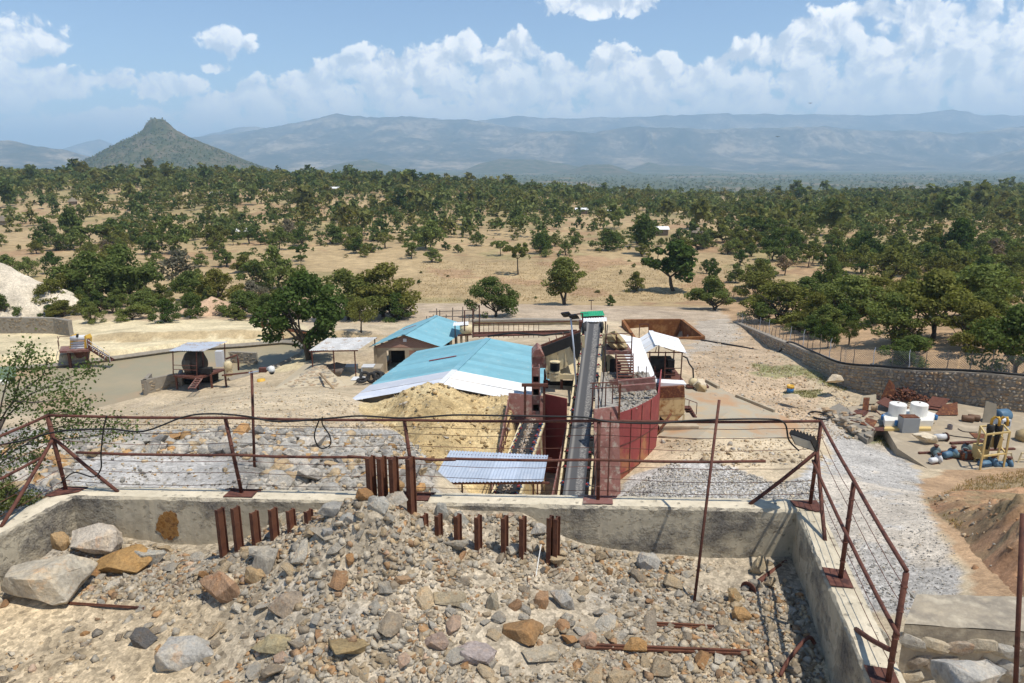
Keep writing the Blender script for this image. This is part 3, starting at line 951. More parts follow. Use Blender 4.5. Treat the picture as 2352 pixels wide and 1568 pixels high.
def bin_wall_mat():
    """cast concrete: pale formwork skin, dark pitted patches low down, rust bleeding"""
    m = bpy.data.materials.new("cast_concrete"); m.use_nodes = True
    t = NT(m.node_tree)
    co = t.node('ShaderNodeTexCoord').outputs['Object']
    n1 = t.noise(co, 0.8, 8.0, 0.65); n2 = t.noise(co, 5.0, 8.0, 0.7); n3 = t.noise(co, 22.0, 5.0, 0.7)
    c = t.ramp(n1, [(0.35, (0.46, 0.40, 0.29)), (0.5, (0.58, 0.51, 0.38)), (0.65, (0.66, 0.58, 0.44))])
    c = t.mix(1.0, c, t.ramp(n2, [(0.3, 0.78), (0.5, 1.0), (0.7, 1.12)]), 'MULTIPLY')
    g = t.node('ShaderNodeNewGeometry')
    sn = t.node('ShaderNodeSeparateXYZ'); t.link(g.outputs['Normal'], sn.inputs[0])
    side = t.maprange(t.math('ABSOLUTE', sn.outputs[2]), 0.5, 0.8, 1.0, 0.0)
    pat = t.maprange(t.math('ADD', n1, t.math('MULTIPLY', n2, 0.35)), 0.66, 0.80)
    pat = t.math('MULTIPLY', t.math('MULTIPLY', pat, side), 0.9)
    rough_pit = t.maprange(n3, 0.40, 0.55, 1.0, 0.0)
    c = t.mix(pat, c, t.mix(rough_pit, (0.30, 0.275, 0.24), (0.12, 0.11, 0.10)))
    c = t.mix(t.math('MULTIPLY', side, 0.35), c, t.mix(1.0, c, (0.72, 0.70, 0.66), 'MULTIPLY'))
    rs = t.maprange(t.noise(co, 1.7, 6.0, 0.7), 0.66, 0.76, 0.0, 0.55)
    c = t.mix(t.math('MULTIPLY', rs, t.maprange(side, 0.0, 1.0, 1.0, 0.4)), c, (0.42, 0.23, 0.08))
    v0 = t.node('ShaderNodeTexVoronoi'); t.link(co, v0.inputs['Vector']); v0.inputs['Scale'].default_value = 8.0
    c = t.mix(t.math('MULTIPLY', side, t.maprange(v0.outputs['Distance'], 0.05, 0.16, 0.65, 0.0)), c, (0.16, 0.145, 0.12))
    bs = t.node('ShaderNodeBsdfPrincipled'); out_ = t.node('ShaderNodeOutputMaterial')
    t.link(c, bs.inputs['Base Color']); bs.inputs['Roughness'].default_value = 0.92; bs.inputs['Specular IOR Level'].default_value = 0.2
    vo = t.node('ShaderNodeTexVoronoi'); t.link(t.vec('ADD', co, t.vec('SCALE', (1, 1, 1), t.math('MULTIPLY', n2, 0.3))), vo.inputs['Vector']); vo.inputs['Scale'].default_value = 5.5
    pit = t.maprange(vo.outputs['Distance'], 0.06, 0.22)
    hgt = t.math('ADD', t.math('MULTIPLY', pit, 0.35), t.math('ADD', t.math('MULTIPLY', n2, 0.3), t.math('MULTIPLY', t.math('MULTIPLY', n3, pat), 1.6)))
    b = t.node('ShaderNodeBump'); b.inputs['Strength'].default_value = 1.0; b.inputs['Distance'].default_value = 0.06
    t.link(hgt, b.inputs['Height']); t.link(b.outputs[0], bs.inputs['Normal'])
    t.link(bs.outputs[0], out_.inputs[0])
    return m


CAST = bin_wall_mat()
bw = obj("back_wall", concrete_wall(LC - bd * TH, RC + bd * TH, bo, 15.2, WZ, 3, 150), CAST, bin_)
obj("side_wall", concrete_wall(LC + ld * 0.002, LN, lo_, 15.2, WZ - 0.004, 5, 70), CAST, bin_)
obj("side_wall", concrete_wall(RC + rd * 0.002, RN, ro, 15.2, WZ - 0.004, 9, 80), CAST, bin_)
# rust bloom on the back wall
rb = MB()
rc = PZ(357, 1222, 18.55); rc = Vector((rc.x, (LC + bd * ((rc.x - LC.x) / bd.x)).y - 0.006, 18.45))
pts = []
for i in range(90):
    a_ = 2 * math.pi * i / 90
    r_ = 0.25 * (1 + 0.45 * float(fbm(np.array(math.cos(a_) * 2.5), np.array(math.sin(a_) * 2.5), 4, 17)) + random.uniform(-.05, .05))
    pts.append(rc + bd * math.cos(a_) * r_ * 0.95 + Vector((0, 0, math.sin(a_) * r_ * 1.15)) - bo * 0.004)
rb.prism(pts, bo * 0.02)
obj("rust_stain", rb, M("rust_bloom", (0.20, 0.085, 0.02), (0.30, 0.16, 0.05), (0.12, 0.05, 0.02), scale=9, rough=0.95, bump=0.5, bscale=30), bin_)

# ---------------------------------------------------------------- the heap inside the bin
heap_uv = [(1820, 1300, 11.2), (1700, 1298, 11.3), (1560, 1290, 11.4), (1400, 1268, 11.55), (1300, 1240, 11.6), (1200, 1185, 11.65), (1000, 1163, 11.7), (850, 1166, 11.75), (720, 1172, 11.8),
           (640, 1200, 11.8), (560, 1240, 11.85), (400, 1255, 11.9), (200, 1232, 11.9), (1270, 1322, 10.7), (1180, 1300, 10.75), (1100, 1280, 10.8), (1000, 1228, 10.9), (860, 1178, 10.25), (790, 1192, 10.3),
           (720, 1238, 10.25), (640, 1305, 10.15), (520, 1285, 10.8), (560, 1270, 10.9), (500, 1400, 9.8), (250, 1350, 10.6), (100, 1400, 10.0), (100, 1550, 8.7), (400, 1550, 8.7),
           (860, 1300, 9.9), (860, 1400, 9.2), (860, 1550, 8.3), (1200, 1400, 9.6), (1050, 1330, 10.1), (1200, 1550, 8.5), (1600, 1400, 10.0), (1600, 1550, 8.6), (1850, 1400, 9.95), (1850, 1550, 8.65)]
HEAP = TPS([tuple(P(*c)) for c in heap_uv] + [(-9.5, 6, 17.8), (-4, 6, 17.8), (0, 6, 17.7), (4, 6, 17.8), (-10, 10.5, 18.0), (5.5, 9, 17.9)])


def heap_z(x, y):
    x = np.asarray(x, float); y = np.asarray(y, float)
    return HEAP(x, y) + 0.05 * fbm(x / 0.9, y / 0.9, 4, 81) + 0.02 * fbm(x / 0.16, y / 0.16, 3, 83)


hxs = np.arange(-10.4, 5.7, 0.055); hys = np.arange(5.0, 12.3, 0.055)
HX, HY = np.meshgrid(hxs, hys, indexing='xy')
HZ = heap_z(HX, HY)
hu, hv = UV(HX, HY, HZ)
hn = fbm(HX / 0.8, HY / 0.8, 4, 85); hn2 = fbm(HX / 0.2, HY / 0.2, 3, 87)
hc = np.empty(HX.shape + (3,)); hc[:] = (0.385, 0.325, 0.24)
sand = np.clip(((620 - hu) / 200).clip(0, 1) * ((hv - 1330) / 60).clip(0, 1) + hn * 0.5, 0, 1)[..., None]
sand = np.maximum(sand, np.clip(((hu - 1500) / 200).clip(0, 1) * ((hv - 1480) / 40).clip(0, 1) + hn * 0.5, 0, 1)[..., None])
hc[:] = hc * (1 - sand) + np.array((0.53, 0.42, 0.275)) * sand
gr = np.clip(hn * 2 - 0.2, 0, 1)[..., None] * (1 - sand)
hc[:] = hc * (1 - gr) + np.array((0.33, 0.31, 0.275)) * gr
hc *= (1 + 0.16 * hn2)[..., None]
ix = np.arange(HX.size).reshape(HX.shape)
keep = inpoly(HX, HY, [(LC.x - 0.05, LC.y + 0.05), (RC.x + 0.05, RC.y + 0.05), (RN.x + 0.05, RN.y), (RN.x, 5.0), (LN.x, 5.0), (LN.x - 0.05, LN.y)])
Fq = np.stack([ix[:-1, :-1], ix[:-1, 1:], ix[1:, 1:], ix[1:, :-1]], -1)
kq = keep[:-1, :-1] & keep[1:, 1:] & keep[:-1, 1:] & keep[1:, :-1]
heap = big_mesh("heap_ground", np.stack([HX, HY, HZ], -1).reshape(-1, 3), Fq[kq].reshape(-1, 4), EARTH, hc.reshape(-1, 3), smooth=True)
at = heap.data.attributes.new('grit', 'FLOAT', 'POINT'); at.data.foreach_set('value', np.full(HX.size, 0.9, np.float32))
tag(heap, kind="structure")


# ---------------------------------------------------------------- broken rock
def hull_rock(seed, npts=16, flat=0.75, long_=1.3):
    r_ = random.Random(seed)
    bm = bmesh.new()
    for _ in range(npts):
        v = Vector((r_.gauss(0, 1), r_.gauss(0, 1), r_.gauss(0, 1))).normalized()
        m_ = max(abs(v.x), abs(v.y), abs(v.z))
        v = v * (0.55 + 0.45 / max(m_, 0.6)) * 0.5 * r_.uniform(0.86, 1.05)
        bm.verts.new((v.x * long_, v.y, v.z * flat))
    bmesh.ops.convex_hull(bm, input=bm.verts)
    loose = [v for v in bm.verts if not v.link_faces]
    bmesh.ops.delete(bm, geom=loose, context='VERTS')
    bmesh.ops.triangulate(bm, faces=bm.faces)
    bm.verts.ensure_lookup_table(); bm.verts.index_update()
    vs = np.array([v.co[:] for v in bm.verts]); fs = np.array([[v.index for v in f.verts] for f in bm.faces])
    bm.free()
    return vs, fs


def fine_rock(seed, npts=20, flat=0.7, long_=1.35, cuts=2, amp=0.035):
    """a bigger rock: bevelled hull with broken, uneven faces"""
    vs, fs = hull_rock(seed, npts, flat, long_)
    bm = bmesh.new()
    bv = [bm.verts.new(v) for v in vs]
    for f in fs: bm.faces.new([bv[i] for i in f])
    bmesh.ops.dissolve_limit(bm, angle_limit=R(14), verts=bm.verts, edges=bm.edges)
    bmesh.ops.bevel(bm, geom=list(bm.edges), offset=0.010, segments=1, affect='EDGES')
    bmesh.ops.triangulate(bm, faces=bm.faces)
    for _ in range(cuts):
        es = [e for e in bm.edges if e.calc_length() > 0.10]
        bmesh.ops.subdivide_edges(bm, edges=es, cuts=1, use_grid_fill=False)
        bmesh.ops.triangulate(bm, faces=bm.faces)
    bm.normal_update()
    for v in bm.verts:
        c = v.co
        n_ = float(fbm(np.array(c.x * 3 + c.z * 2.1 + seed), np.array(c.y * 3 - c.z * 1.7), 4, seed)) + 0.5 * float(fbm(np.array(c.z * 7 + seed), np.array(c.x * 5 + c.y * 4), 3, seed + 3))
        st_ = math.floor(4 * float(fbm(np.array(c.x * 1.8 + seed), np.array(c.y * 1.8 + c.z * 2.6), 2, seed + 7))) / 4
        v.co = c + v.normal * (amp * n_ + 0.05 * st_)
    bm.verts.index_update()
    vs = np.array([v.co[:] for v in bm.verts]); fs = [[v.index for v in f.verts] for f in bm.faces]
    bm.free()
    return vs, fs


ROCKS = [hull_rock(100 + i, random.choice((13, 15, 18, 22)), random.uniform(0.6, 0.95), random.uniform(1.1, 1.7)) for i in range(26)]
PEBS = [hull_rock(300 + i, random.choice((7, 8, 9)), random.uniform(0.6, 0.95), random.uniform(1.0, 1.5)) for i in range(20)]
FINE = [fine_rock(500 + i, random.choice((12, 14, 17)), random.uniform(0.55, 0.8), random.uniform(1.15, 1.6)) for i in range(12)]
ROCK_ME = [meshdata("rock", v, [tuple(f) for f in fs], ROCKM) for v, fs in FINE]
HULL_ME = [meshdata("rock", v, [tuple(int(i) for i in f) for f in fs], ROCKM) for v, fs in ROCKS]
TINTS = [("grey", (0.35, 0.34, 0.315)), ("grey", (0.41, 0.40, 0.37)), ("pale grey", (0.52, 0.50, 0.45)), ("tan", (0.44, 0.36, 0.25)), ("tan", (0.40, 0.33, 0.235)), ("grey-brown", (0.30, 0.26, 0.21)),
         ("orange-brown", (0.38, 0.21, 0.09)), ("orange-brown", (0.33, 0.19, 0.10)), ("dark grey", (0.18, 0.18, 0.18)), ("pinkish", (0.46, 0.34, 0.27))]
TW = [5, 6, 3, 4, 4, 4, 2.2, 2.0, 0.8, 0.8]
ROCK_LIST = []           # (object, colour word, u, v, size in picture)


def rot_rand(r_, tilt=0.6):
    return (r_.uniform(-tilt, tilt), r_.uniform(-tilt, tilt), r_.uniform(0, 6.283))


def place_rock(x, y, z, size, tint, mesh, rot, name="rock", scale=(1, 1, 1), label=None):
    o = bpy.data.objects.new(name, mesh)
    COL.objects.link(o)
    o.location = (x, y, z); o.rotation_euler = rot
    o.scale = tuple(size * s_ for s_ in scale)
    o.color = tuple(tint) + (1,)
    o["category"] = "rock"
    if label: o["label"] = label
    return o


def stone_mass(name, X, Y, Z, S, mat, tints, seed, src=PEBS, sink=0.25):
    """many small stones as one mass"""
    r_ = np.random.default_rng(seed)
    Vs, Fs, Cs = [], [], []
    off = 0
    n = len(X)
    which = r_.integers(0, len(src), n)
    for k_, (v0, f0) in enumerate(src):
        sel = np.where(which == k_)[0]
        if not len(sel): continue
        a = r_.uniform(0, 6.283, len(sel)); b = r_.uniform(-0.7, 0.7, len(sel))
        ca, sa, cb, sb = np.cos(a), np.sin(a), np.cos(b), np.sin(b)
        v = v0[None] * S[sel][:, None, None]
        x, y, z = v[..., 0], v[..., 1], v[..., 2]
        y2 = y * cb[:, None] - z * sb[:, None]; z2 = y * sb[:, None] + z * cb[:, None]
        x3 = x * ca[:, None] - y2 * sa[:, None]; y3 = x * sa[:, None] + y2 * ca[:, None]
        W_ = np.stack([x3 + X[sel][:, None], y3 + Y[sel][:, None], z2 + (Z[sel] + S[sel] * (0.5 * 0.7 - sink))[:, None]], -1)
        nv = len(v0)
        Fs.append((f0[None] + (np.arange(len(sel)) * nv)[:, None, None] + off).reshape(-1, 3))
        Vs.append(W_.reshape(-1, 3)); off += len(sel) * nv
        ti = r_.choice(len(tints), len(sel), p=np.array([w_ for _, w_ in tints]) / sum(w_ for _, w_ in tints))
        c = np.array([t_ for t_, _ in tints])[ti] * r_.uniform(0.75, 1.2, (len(sel), 1))
        Cs.append(np.repeat(c, nv, 0))
    return tag(big_mesh(name, np.concatenate(Vs), np.concatenate(Fs), mat, np.concatenate(Cs)), kind="stuff")


GT = [(t_[1], w_) for t_, w_ in zip(TINTS, TW)]
# single boulders that stand out: (u, v of centre, distance, width px, height px, tint, label)
NAMED = [
    (90, 1325, 10.1, 185, 115, (0.46, 0.43, 0.37), "largest pale grey boulder, lying against the left bin wall"),
    (200, 1245, 11.3, 110, 92, (0.52, 0.48, 0.43), "glittering pale quartz boulder below the left corner of the fence"),
    (262, 1305, 10.9, 132, 48, (0.38, 0.24, 0.10), "long orange-brown slab right of the largest boulder"),
    (340, 1275, 11.2, 70, 56, (0.40, 0.40, 0.38), "grey wedge-shaped rock under the rust stain"),
    (130, 1240, 11.5, 50, 45, (0.46, 0.33, 0.19), "tan rock between the left bin wall and the glittering boulder"),
    (500, 1395, 9.85, 110, 130, (0.36, 0.24, 0.16), "big upright brown slab, the largest on the heap's left slope"),
    (615, 1315, 10.2, 60, 90, (0.40, 0.38, 0.34), "tall grey slab leaning on the mound above the brown slab"),
    (585, 1335, 10.1, 60, 60, (0.44, 0.33, 0.20), "tan block beside the tall grey leaning slab"),
    (655, 1445, 9.3, 92, 75, (0.32, 0.27, 0.22), "broad grey-brown boulder low on the mound, darkest on top"),
    (325, 1467, 9.25, 58, 42, (0.12, 0.12, 0.125), "black rock lying at the edge of the sand"),
    (420, 1535, 8.85, 130, 90, (0.42, 0.42, 0.41), "large grey boulder cut by the bottom edge of the picture"),
    (620, 1530, 8.7, 110, 56, (0.36, 0.32, 0.21), "olive-grey boulder at the bottom edge below the mound"),
    (1205, 1510, 9.0, 96, 62, (0.32, 0.20, 0.10), "largest orange-brown boulder in the middle foreground"),
    (1240, 1555, 8.7, 90, 40, (0.42, 0.38, 0.31), "pale rock directly under the largest orange-brown boulder"),
    (1000, 1545, 8.7, 62, 50, (0.36, 0.28, 0.24), "brown-grey boulder at the bottom edge near the middle"),
    (830, 1555, 8.55, 150, 36, (0.32, 0.25, 0.14), "long brown slab half buried at the bottom edge"),
    (1090, 1560, 8.6, 100, 40, (0.42, 0.37, 0.37), "purplish grey boulder beside the orange-brown one"),
    (1290, 1395, 9.8, 66, 58, (0.42, 0.41, 0.39), "flat grey boulder in the open middle of the bin"),
    (1248, 1400, 9.75, 40, 60, (0.40, 0.26, 0.16), "upright brown rock touching the flat grey boulder"),
    (1492, 1287, 11.1, 56, 44, (0.46, 0.46, 0.45), "pale grey block standing at the foot of the back wall"),
    (1745, 1292, 10.95, 36, 56, (0.50, 0.43, 0.31), "upright tan rock near the right corner of the bin"),
    (1690, 1375, 10.2, 36, 44, (0.42, 0.32, 0.19), "tan rock left of the mushroom-ended pipe"),
    (1705, 1430, 9.75, 46, 34, (0.42, 0.27, 0.13), "rounded orange-brown rock below the mushroom-ended pipe"),
    (1455, 1512, 8.95, 62, 44, (0.44, 0.27, 0.12), "orange rock beside the long rail on the bin floor"),
    (1355, 1497, 9.05, 46, 38, (0.50, 0.35, 0.26), "pinkish rounded rock left of the long rail"),
    (1470, 1230, 11.0, 1, 1, (0.4, 0.4, 0.4), None),
    (805, 1262, 10.2, 52, 40, (0.42, 0.43, 0.42), "grey rock on the mound's crest, pointing right"),
    (762, 1270, 10.15, 40, 34, (0.36, 0.37, 0.38), "blue-grey rock on the mound's crest left of its twin"),
    (840, 1215, 10.5, 44, 30, (0.35, 0.20, 0.09), "orange-brown rock near the top of the mound"),
    (745, 1285, 10.1, 90, 42, (0.36, 0.33, 0.28), "flat grey-brown slab across the mound's upper slope"),
    (770, 1225, 10.5, 56, 40, (0.36, 0.36, 0.35), "grey boulder left of the mound's top behind short beams"),
    (870, 1250, 10.3, 54, 44, (0.42, 0.42, 0.40), "pale grey slab right of the mound's crest"),
    (905, 1192, 10.75, 60, 30, (0.44, 0.42, 0.38), "pale flat rock at the feet of the tall beams"),
    (1060, 1225, 11.35, 34, 62, (0.40, 0.40, 0.37), "tall grey stone wedged between the right row of short beams"),
    (1015, 1215, 11.4, 34, 60, (0.36, 0.37, 0.36), "tall grey stone wedged behind the second short beam"),
    (1235, 1202, 11.35, 46, 36, (0.46, 0.45, 0.43), "white-grey rock on the bank right of the last short beam"),
    (640, 1205, 11.35, 50, 50, (0.40, 0.37, 0.30), "tan-grey rock behind the left row of short beams"),
    (1030, 1430, 9.5, 80, 30, (0.38, 0.33, 0.24), "long tan splinter of rock pointing down the middle slope"),
    (1130, 1410, 9.55, 30, 64, (0.40, 0.37, 0.30), "thin upright slab of tan rock in the middle"),
    (930, 1370, 9.7, 46, 36, (0.40, 0.28, 0.18), "orange-tan block on the right slope of the mound"),
]
rr = random.Random(5)
taken = []
for i, (u, v, y, wpx, hpx, tint, lab) in enumerate(NAMED):
    if lab is None: continue
    p = P(u, v, y)
    zt = float(heap_z(p.x, p.y))
    if p.z < zt: p.z = zt + 0.05
    d = y * _c - (p.z - CZ) * _s
    k = d / FPX
    big = wpx > 80
    me = ROCK_ME[i % len(ROCK_ME)]
    vs0 = FINE[i % len(FINE)][0]
    ext = vs0.max(0) - vs0.min(0)
    yaw = rr.uniform(-0.25, 0.25)
    sx = wpx * k / ext[0]; szz = hpx * k / ext[2] * 0.94; sy = sx * rr.uniform(0.75, 0.95) * ext[0] / ext[1] * 0.75
    z = min(p.z, zt + szz * ext[2] * 0.32)
    o = place_rock(p.x, p.y + sy * 0.3, z, 1.0, tint, me, (rr.uniform(-0.15, 0.15), rr.uniform(-0.12, 0.12), yaw), "boulder", (sx, sy, szz), lab)
    o["group"] = "boulders in the bin"
    taken.append((p.x, p.y + sy * 0.3, 0.42 * max(sx, sy)))


def free(x, y, r_):
    return all((x - a) ** 2 + (y - b) ** 2 > (r_ + c) ** 2 * 0.7 for a, b, c in taken)


# rocks one can pick out on the heap
n_ind = 0
tries = 0
while n_ind < 190 and tries < 6000:
    tries += 1
    u = rr.uniform(0, 1985); v = rr.uniform(1175, 1568)
    y = None
    ys_ = np.linspace(12.1, 6.0, 120)[::-1]
    a_ = P(u, v, 1.0)
    zs_ = CZ + (a_.z - CZ) * ys_
    hs_ = heap_z(a_.x * ys_, ys_)
    b_ = np.where(zs_ <= hs_)[0]
    if not len(b_): continue
    y = ys_[b_[0]]; x = a_.x * y
    if not inpoly(np.array(x), np.array(y), [(LC.x + .2, LC.y - .15), (RC.x - .2, RC.y - .15), (RN.x - .2, RN.y), (LN.x + .2, LN.y)]): continue
    sandy = (u < 480 and v > 1390)
    if sandy and rr.random() < 0.8: continue
    s = min(0.38, max(0.10, rr.lognormvariate(math.log(0.165), 0.45)))
    if sandy: s = min(s, 0.14)
    if not free(x, y, s * 0.5): continue
    ti = rr.choices(range(len(TINTS)), TW)[0]
    word, c = TINTS[ti]
    kk = rr.uniform(0.85, 1.15); c = tuple((q * .88 + e_ * .12) * kk for q, e_ in zip(c, (.47, .395, .285)))
    me = rr.choice(ROCK_ME) if s > 0.2 else rr.choice(HULL_ME)
    o = place_rock(x, y, float(hs_[b_[0]]) + s * 0.08, s, c, me, rot_rand(rr, 0.6))
    o["group"] = "loose rocks on the heap in the bin"
    ROCK_LIST.append((o, word, u, v, s))
    taken.append((x, y, s * 0.42)); n_ind += 1

# the small stones of the heap
g = np.random.default_rng(3)
N = 60000
gx_ = g.uniform(-9.2, 5.0, N); gy_ = 12.0 - 6.4 * g.uniform(0, 1, N) ** 1.0
ok = inpoly(gx_, gy_, [(LC.x + .1, LC.y - .08), (RC.x - .1, RC.y - .08), (RN.x - .05, RN.y), (LN.x + .1, LN.y)])
gz_ = heap_z(gx_, gy_)
guu, gvv = UV(gx_, gy_, gz_)
ok &= (gvv < 1620)
sandm = (guu < 640) & (gvv > 1380 + 0.12 * (640 - guu) * 0)
sandm &= (guu < 560 - (gvv - 1400) * 1.2 + 120)
ok &= ~(sandm & (g.random(N) < 0.86))
clump = fbm(gx_ / 1.1, gy_ / 1.1, 3, 91)
ok &= (g.random(N) < 0.55 + 1.5 * clump)
gs_ = np.clip(g.lognormal(math.log(0.050), 0.64, N) * np.exp(0.7 * fbm(gx_ / 0.8, gy_ / 0.8, 3, 95)), 0.018, 0.19)
dusty = [(tuple(a * .74 + b * .26 for a, b in zip(t_, (.47, .395, .285))), w_) for t_, w_ in GT]
stone_mass("gravel", gx_[ok], gy_[ok], gz_[ok], gs_[ok], GRAVM, dusty, 4, sink=.36)

# rubble bank behind the bin wall
g = np.random.default_rng(8)


def scatter_uv(n, poly, seed, y1=60.0, depth_pow=1.0):
    """ground points inside a region given by its outline"""
    r_ = np.random.default_rng(seed)
    us = np.array([p[0] for p in poly]); vs = np.array([p[1] for p in poly])
    res = []
    cnt = 0
    while cnt < n:
        u = r_.uniform(us.min(), us.max(), n); v = r_.uniform(vs.min(), vs.max(), n)
        m_ = inpoly(u, v, poly)
        u, v = u[m_], v[m_]
        if not len(u): break
        res.append(np.c_[u, v]); cnt += len(u)
    q = np.concatenate(res)[:n]
    dxs = (q[:, 0] - CU) / FPX; dzs = -(q[:, 1] - CV) / FPX
    dy = _c + dzs * _s; sx_ = dxs / dy; sz_ = (-_s + dzs * _c) / dy
    ys_ = np.geomspace(12.6, y1, 60)
    best = np.full(n, ys_[-1])
    done = np.zeros(n, bool)
    for yv in ys_:
        h_ = H(sx_ * yv, np.full(n, yv))
        hit = (~done) & (CZ + sz_ * yv <= h_)
        best[hit] = yv; done |= hit
    # refine
    lo_b, hi_b = best * 0.93, best
    for _ in range(7):
        mid = (lo_b + hi_b) / 2
        below = CZ + sz_ * mid <= H(sx_ * mid, mid)
        hi_b = np.where(below, mid, hi_b); lo_b = np.where(below, lo_b, mid)
    yv = hi_b
    return q[:, 0], q[:, 1], sx_ * yv, yv, H(sx_ * yv, yv)


RUB = [(0, 1010), (150, 1000), (300, 995), (560, 985), (800, 990), (960, 1010), (1000, 1060), (985, 1130), (600, 1125), (560, 1135), (160, 1130), (0, 1170)]
PATH = [(170, 1048), (540, 1040), (620, 1080), (560, 1135), (150, 1135)]
u_, v_, x_, y_, z_ = scatter_uv(9000, RUB, 12, 40)
pathm = inpoly(u_, v_, PATH)
r_ = np.random.default_rng(13)
keepm = ~(pathm & (r_.random(len(u_)) < 0.8))
sz = np.clip(r_.lognormal(math.log(0.10), 0.55, len(u_)), 0.04, 0.34)
sz[pathm] *= 0.35
RT = [((0.42, 0.415, 0.40), 7), ((0.35, 0.35, 0.34), 5), ((0.52, 0.50, 0.47), 3), ((0.46, 0.37, 0.25), 4), ((0.42, 0.27, 0.13), 1.4), ((0.27, 0.26, 0.25), 3)]
stone_mass("rubble", x_[keepm], y_[keepm], z_[keepm], sz[keepm], GRAVM, RT, 14, src=ROCKS[:14])
u_, v_, x_, y_, z_ = scatter_uv(260, [(0, 1020), (560, 1000), (960, 1015), (990, 1060), (980, 1128), (620, 1122), (600, 1060), (160, 1060), (130, 1130), (0, 1150)], 22, 40)
n_r = 0
for k_ in range(len(u_)):
    if n_r >= 110: break
    if inpoly(u_[k_:k_ + 1], v_[k_:k_ + 1], PATH)[0]: continue
    s = min(0.62, max(0.24, rr.lognormvariate(math.log(0.34), 0.35)))
    if not free(x_[k_], y_[k_], s * 0.45): continue
    word, c = rr.choices([("grey", (0.42, 0.415, 0.40)), ("pale grey", (0.52, 0.50, 0.47)), ("dark grey", (0.27, 0.27, 0.27)), ("tan", (0.48, 0.38, 0.25)), ("orange-brown", (0.43, 0.26, 0.12))], [6, 4, 2, 3, 1.6])[0]
    o = place_rock(x_[k_], y_[k_], z_[k_] + s * 0.22, s, c, rr.choice(ROCK_ME), rot_rand(rr, 0.6))
    o["group"] = "quarried rocks banked behind the bin wall"
    ROCK_LIST.append((o, word, float(u_[k_]), float(v_[k_]), s * 15 / y_[k_] + 10))
    taken.append((x_[k_], y_[k_], s * 0.42)); n_r += 1

u_, v_, x_, y_, z_ = scatter_uv(900, [(1510, 1012), (1850, 1008), (1900, 1060), (1700, 1075), (1560, 1055)], 71, 60)
stone_mass("gravel", x_, y_, z_, np.clip(np.random.default_rng(72).lognormal(math.log(.08), .6, 900), .04, .4), GRAVM, [((.50, .41, .28), 5), ((.43, .36, .26), 3), ((.42, .40, .37), 2)], 73)
# grey gravel piles beside the red plates, stones along the track and over the yard
u_, v_, x_, y_, z_ = scatter_uv(6500, [(1425, 1142), (1500, 1085), (1545, 1060), (1600, 1085), (1640, 1060), (1700, 1080), (1780, 1110), (1860, 1100), (1900, 1150), (1880, 1165), (1420, 1155)], 31, 60)
r_ = np.random.default_rng(32)
hump = 1.3 * np.exp(-(((u_ - 1520) / 60) ** 2 + ((v_ - 1105) / 32) ** 2)) + 0.8 * np.exp(-(((u_ - 1640) / 45) ** 2 + ((v_ - 1095) / 26) ** 2))
PT = [((0.42, 0.415, 0.40), 6), ((0.32, 0.32, 0.315), 5), ((0.50, 0.49, 0.47), 3), ((0.22, 0.22, 0.22), 3), ((0.45, 0.40, 0.32), 2)]
stone_mass("gravel", x_, y_, z_, np.clip(r_.lognormal(math.log(0.068), 0.45, len(x_)), 0.03, 0.2), GRAVM, [(tuple(q * 1.14 for q in t_), w_) for t_, w_ in PT], 33)
u_, v_, x_, y_, z_ = scatter_uv(3000, [(1900, 950), (1960, 965), (2090, 1060), (2130, 1150), (2210, 1300), (2190, 1400), (1990, 1400), (1890, 1180), (1905, 1050)], 41, 60)
stone_mass("gravel", x_, y_, z_, np.clip(r_.lognormal(math.log(0.04), 0.45, len(x_)), 0.015, 0.12), GRAVM, PT, 43)
u_, v_, x_, y_, z_ = scatter_uv(3800, [(230, 950), (600, 880), (760, 880), (800, 920), (900, 985), (300, 990)], 51, 80)
stone_mass("gravel", x_, y_, z_, np.clip(r_.lognormal(math.log(0.06), 0.5, len(x_)), 0.03, 0.2), GRAVM, [((0.50, 0.43, 0.32), 4), ((0.44, 0.42, 0.38), 3), ((0.40, 0.30, 0.18), 1)], 53)
u_, v_, x_, y_, z_ = scatter_uv(5200, [(1580, 800), (1690, 738), (1760, 800), (1930, 880), (1990, 960), (1960, 1010), (1700, 1000), (1600, 900)], 61, 120)
stone_mass("gravel", x_, y_, z_, np.clip(r_.lognormal(math.log(0.085), 0.5, len(x_)), 0.04, 0.3), GRAVM, [((0.47, 0.39, 0.28), 4), ((0.42, 0.40, 0.37), 3), ((0.38, 0.26, 0.15), 2)], 63)
# ---------------------------------------------------------------- pipe fence on the bin walls
fence = thing("pipe_fence", tuple((LC + RC) / 2 + Vector((0, 0.2, WZ))), "rusty pipe fence with thin wires along the bin walls", "fence")
FH, FM = 1.47, 0.80


def on_back(u, off=0.22):
    """a point on the back wall's top seen at picture column u"""
    a_ = P(u, 1145, 1.0)
    # solve (LC + bd*t + bo*off) . with x/depth ratio
    best, bp = 1e9, None
    for i in range(0, 1500):
        p = LC + bd * (i * 0.0095 - 0.4) + bo * off
        uu, _ = UV(p.x, p.y, WZ)
        if abs(uu - u) < best: best, bp = abs(uu - u), Vector((p.x, p.y, WZ))
    return bp


def on_side(C_, D_, O_, t_, off=0.21):
    return Vector((*(C_ + D_ * t_ + O_ * off).xy, WZ))


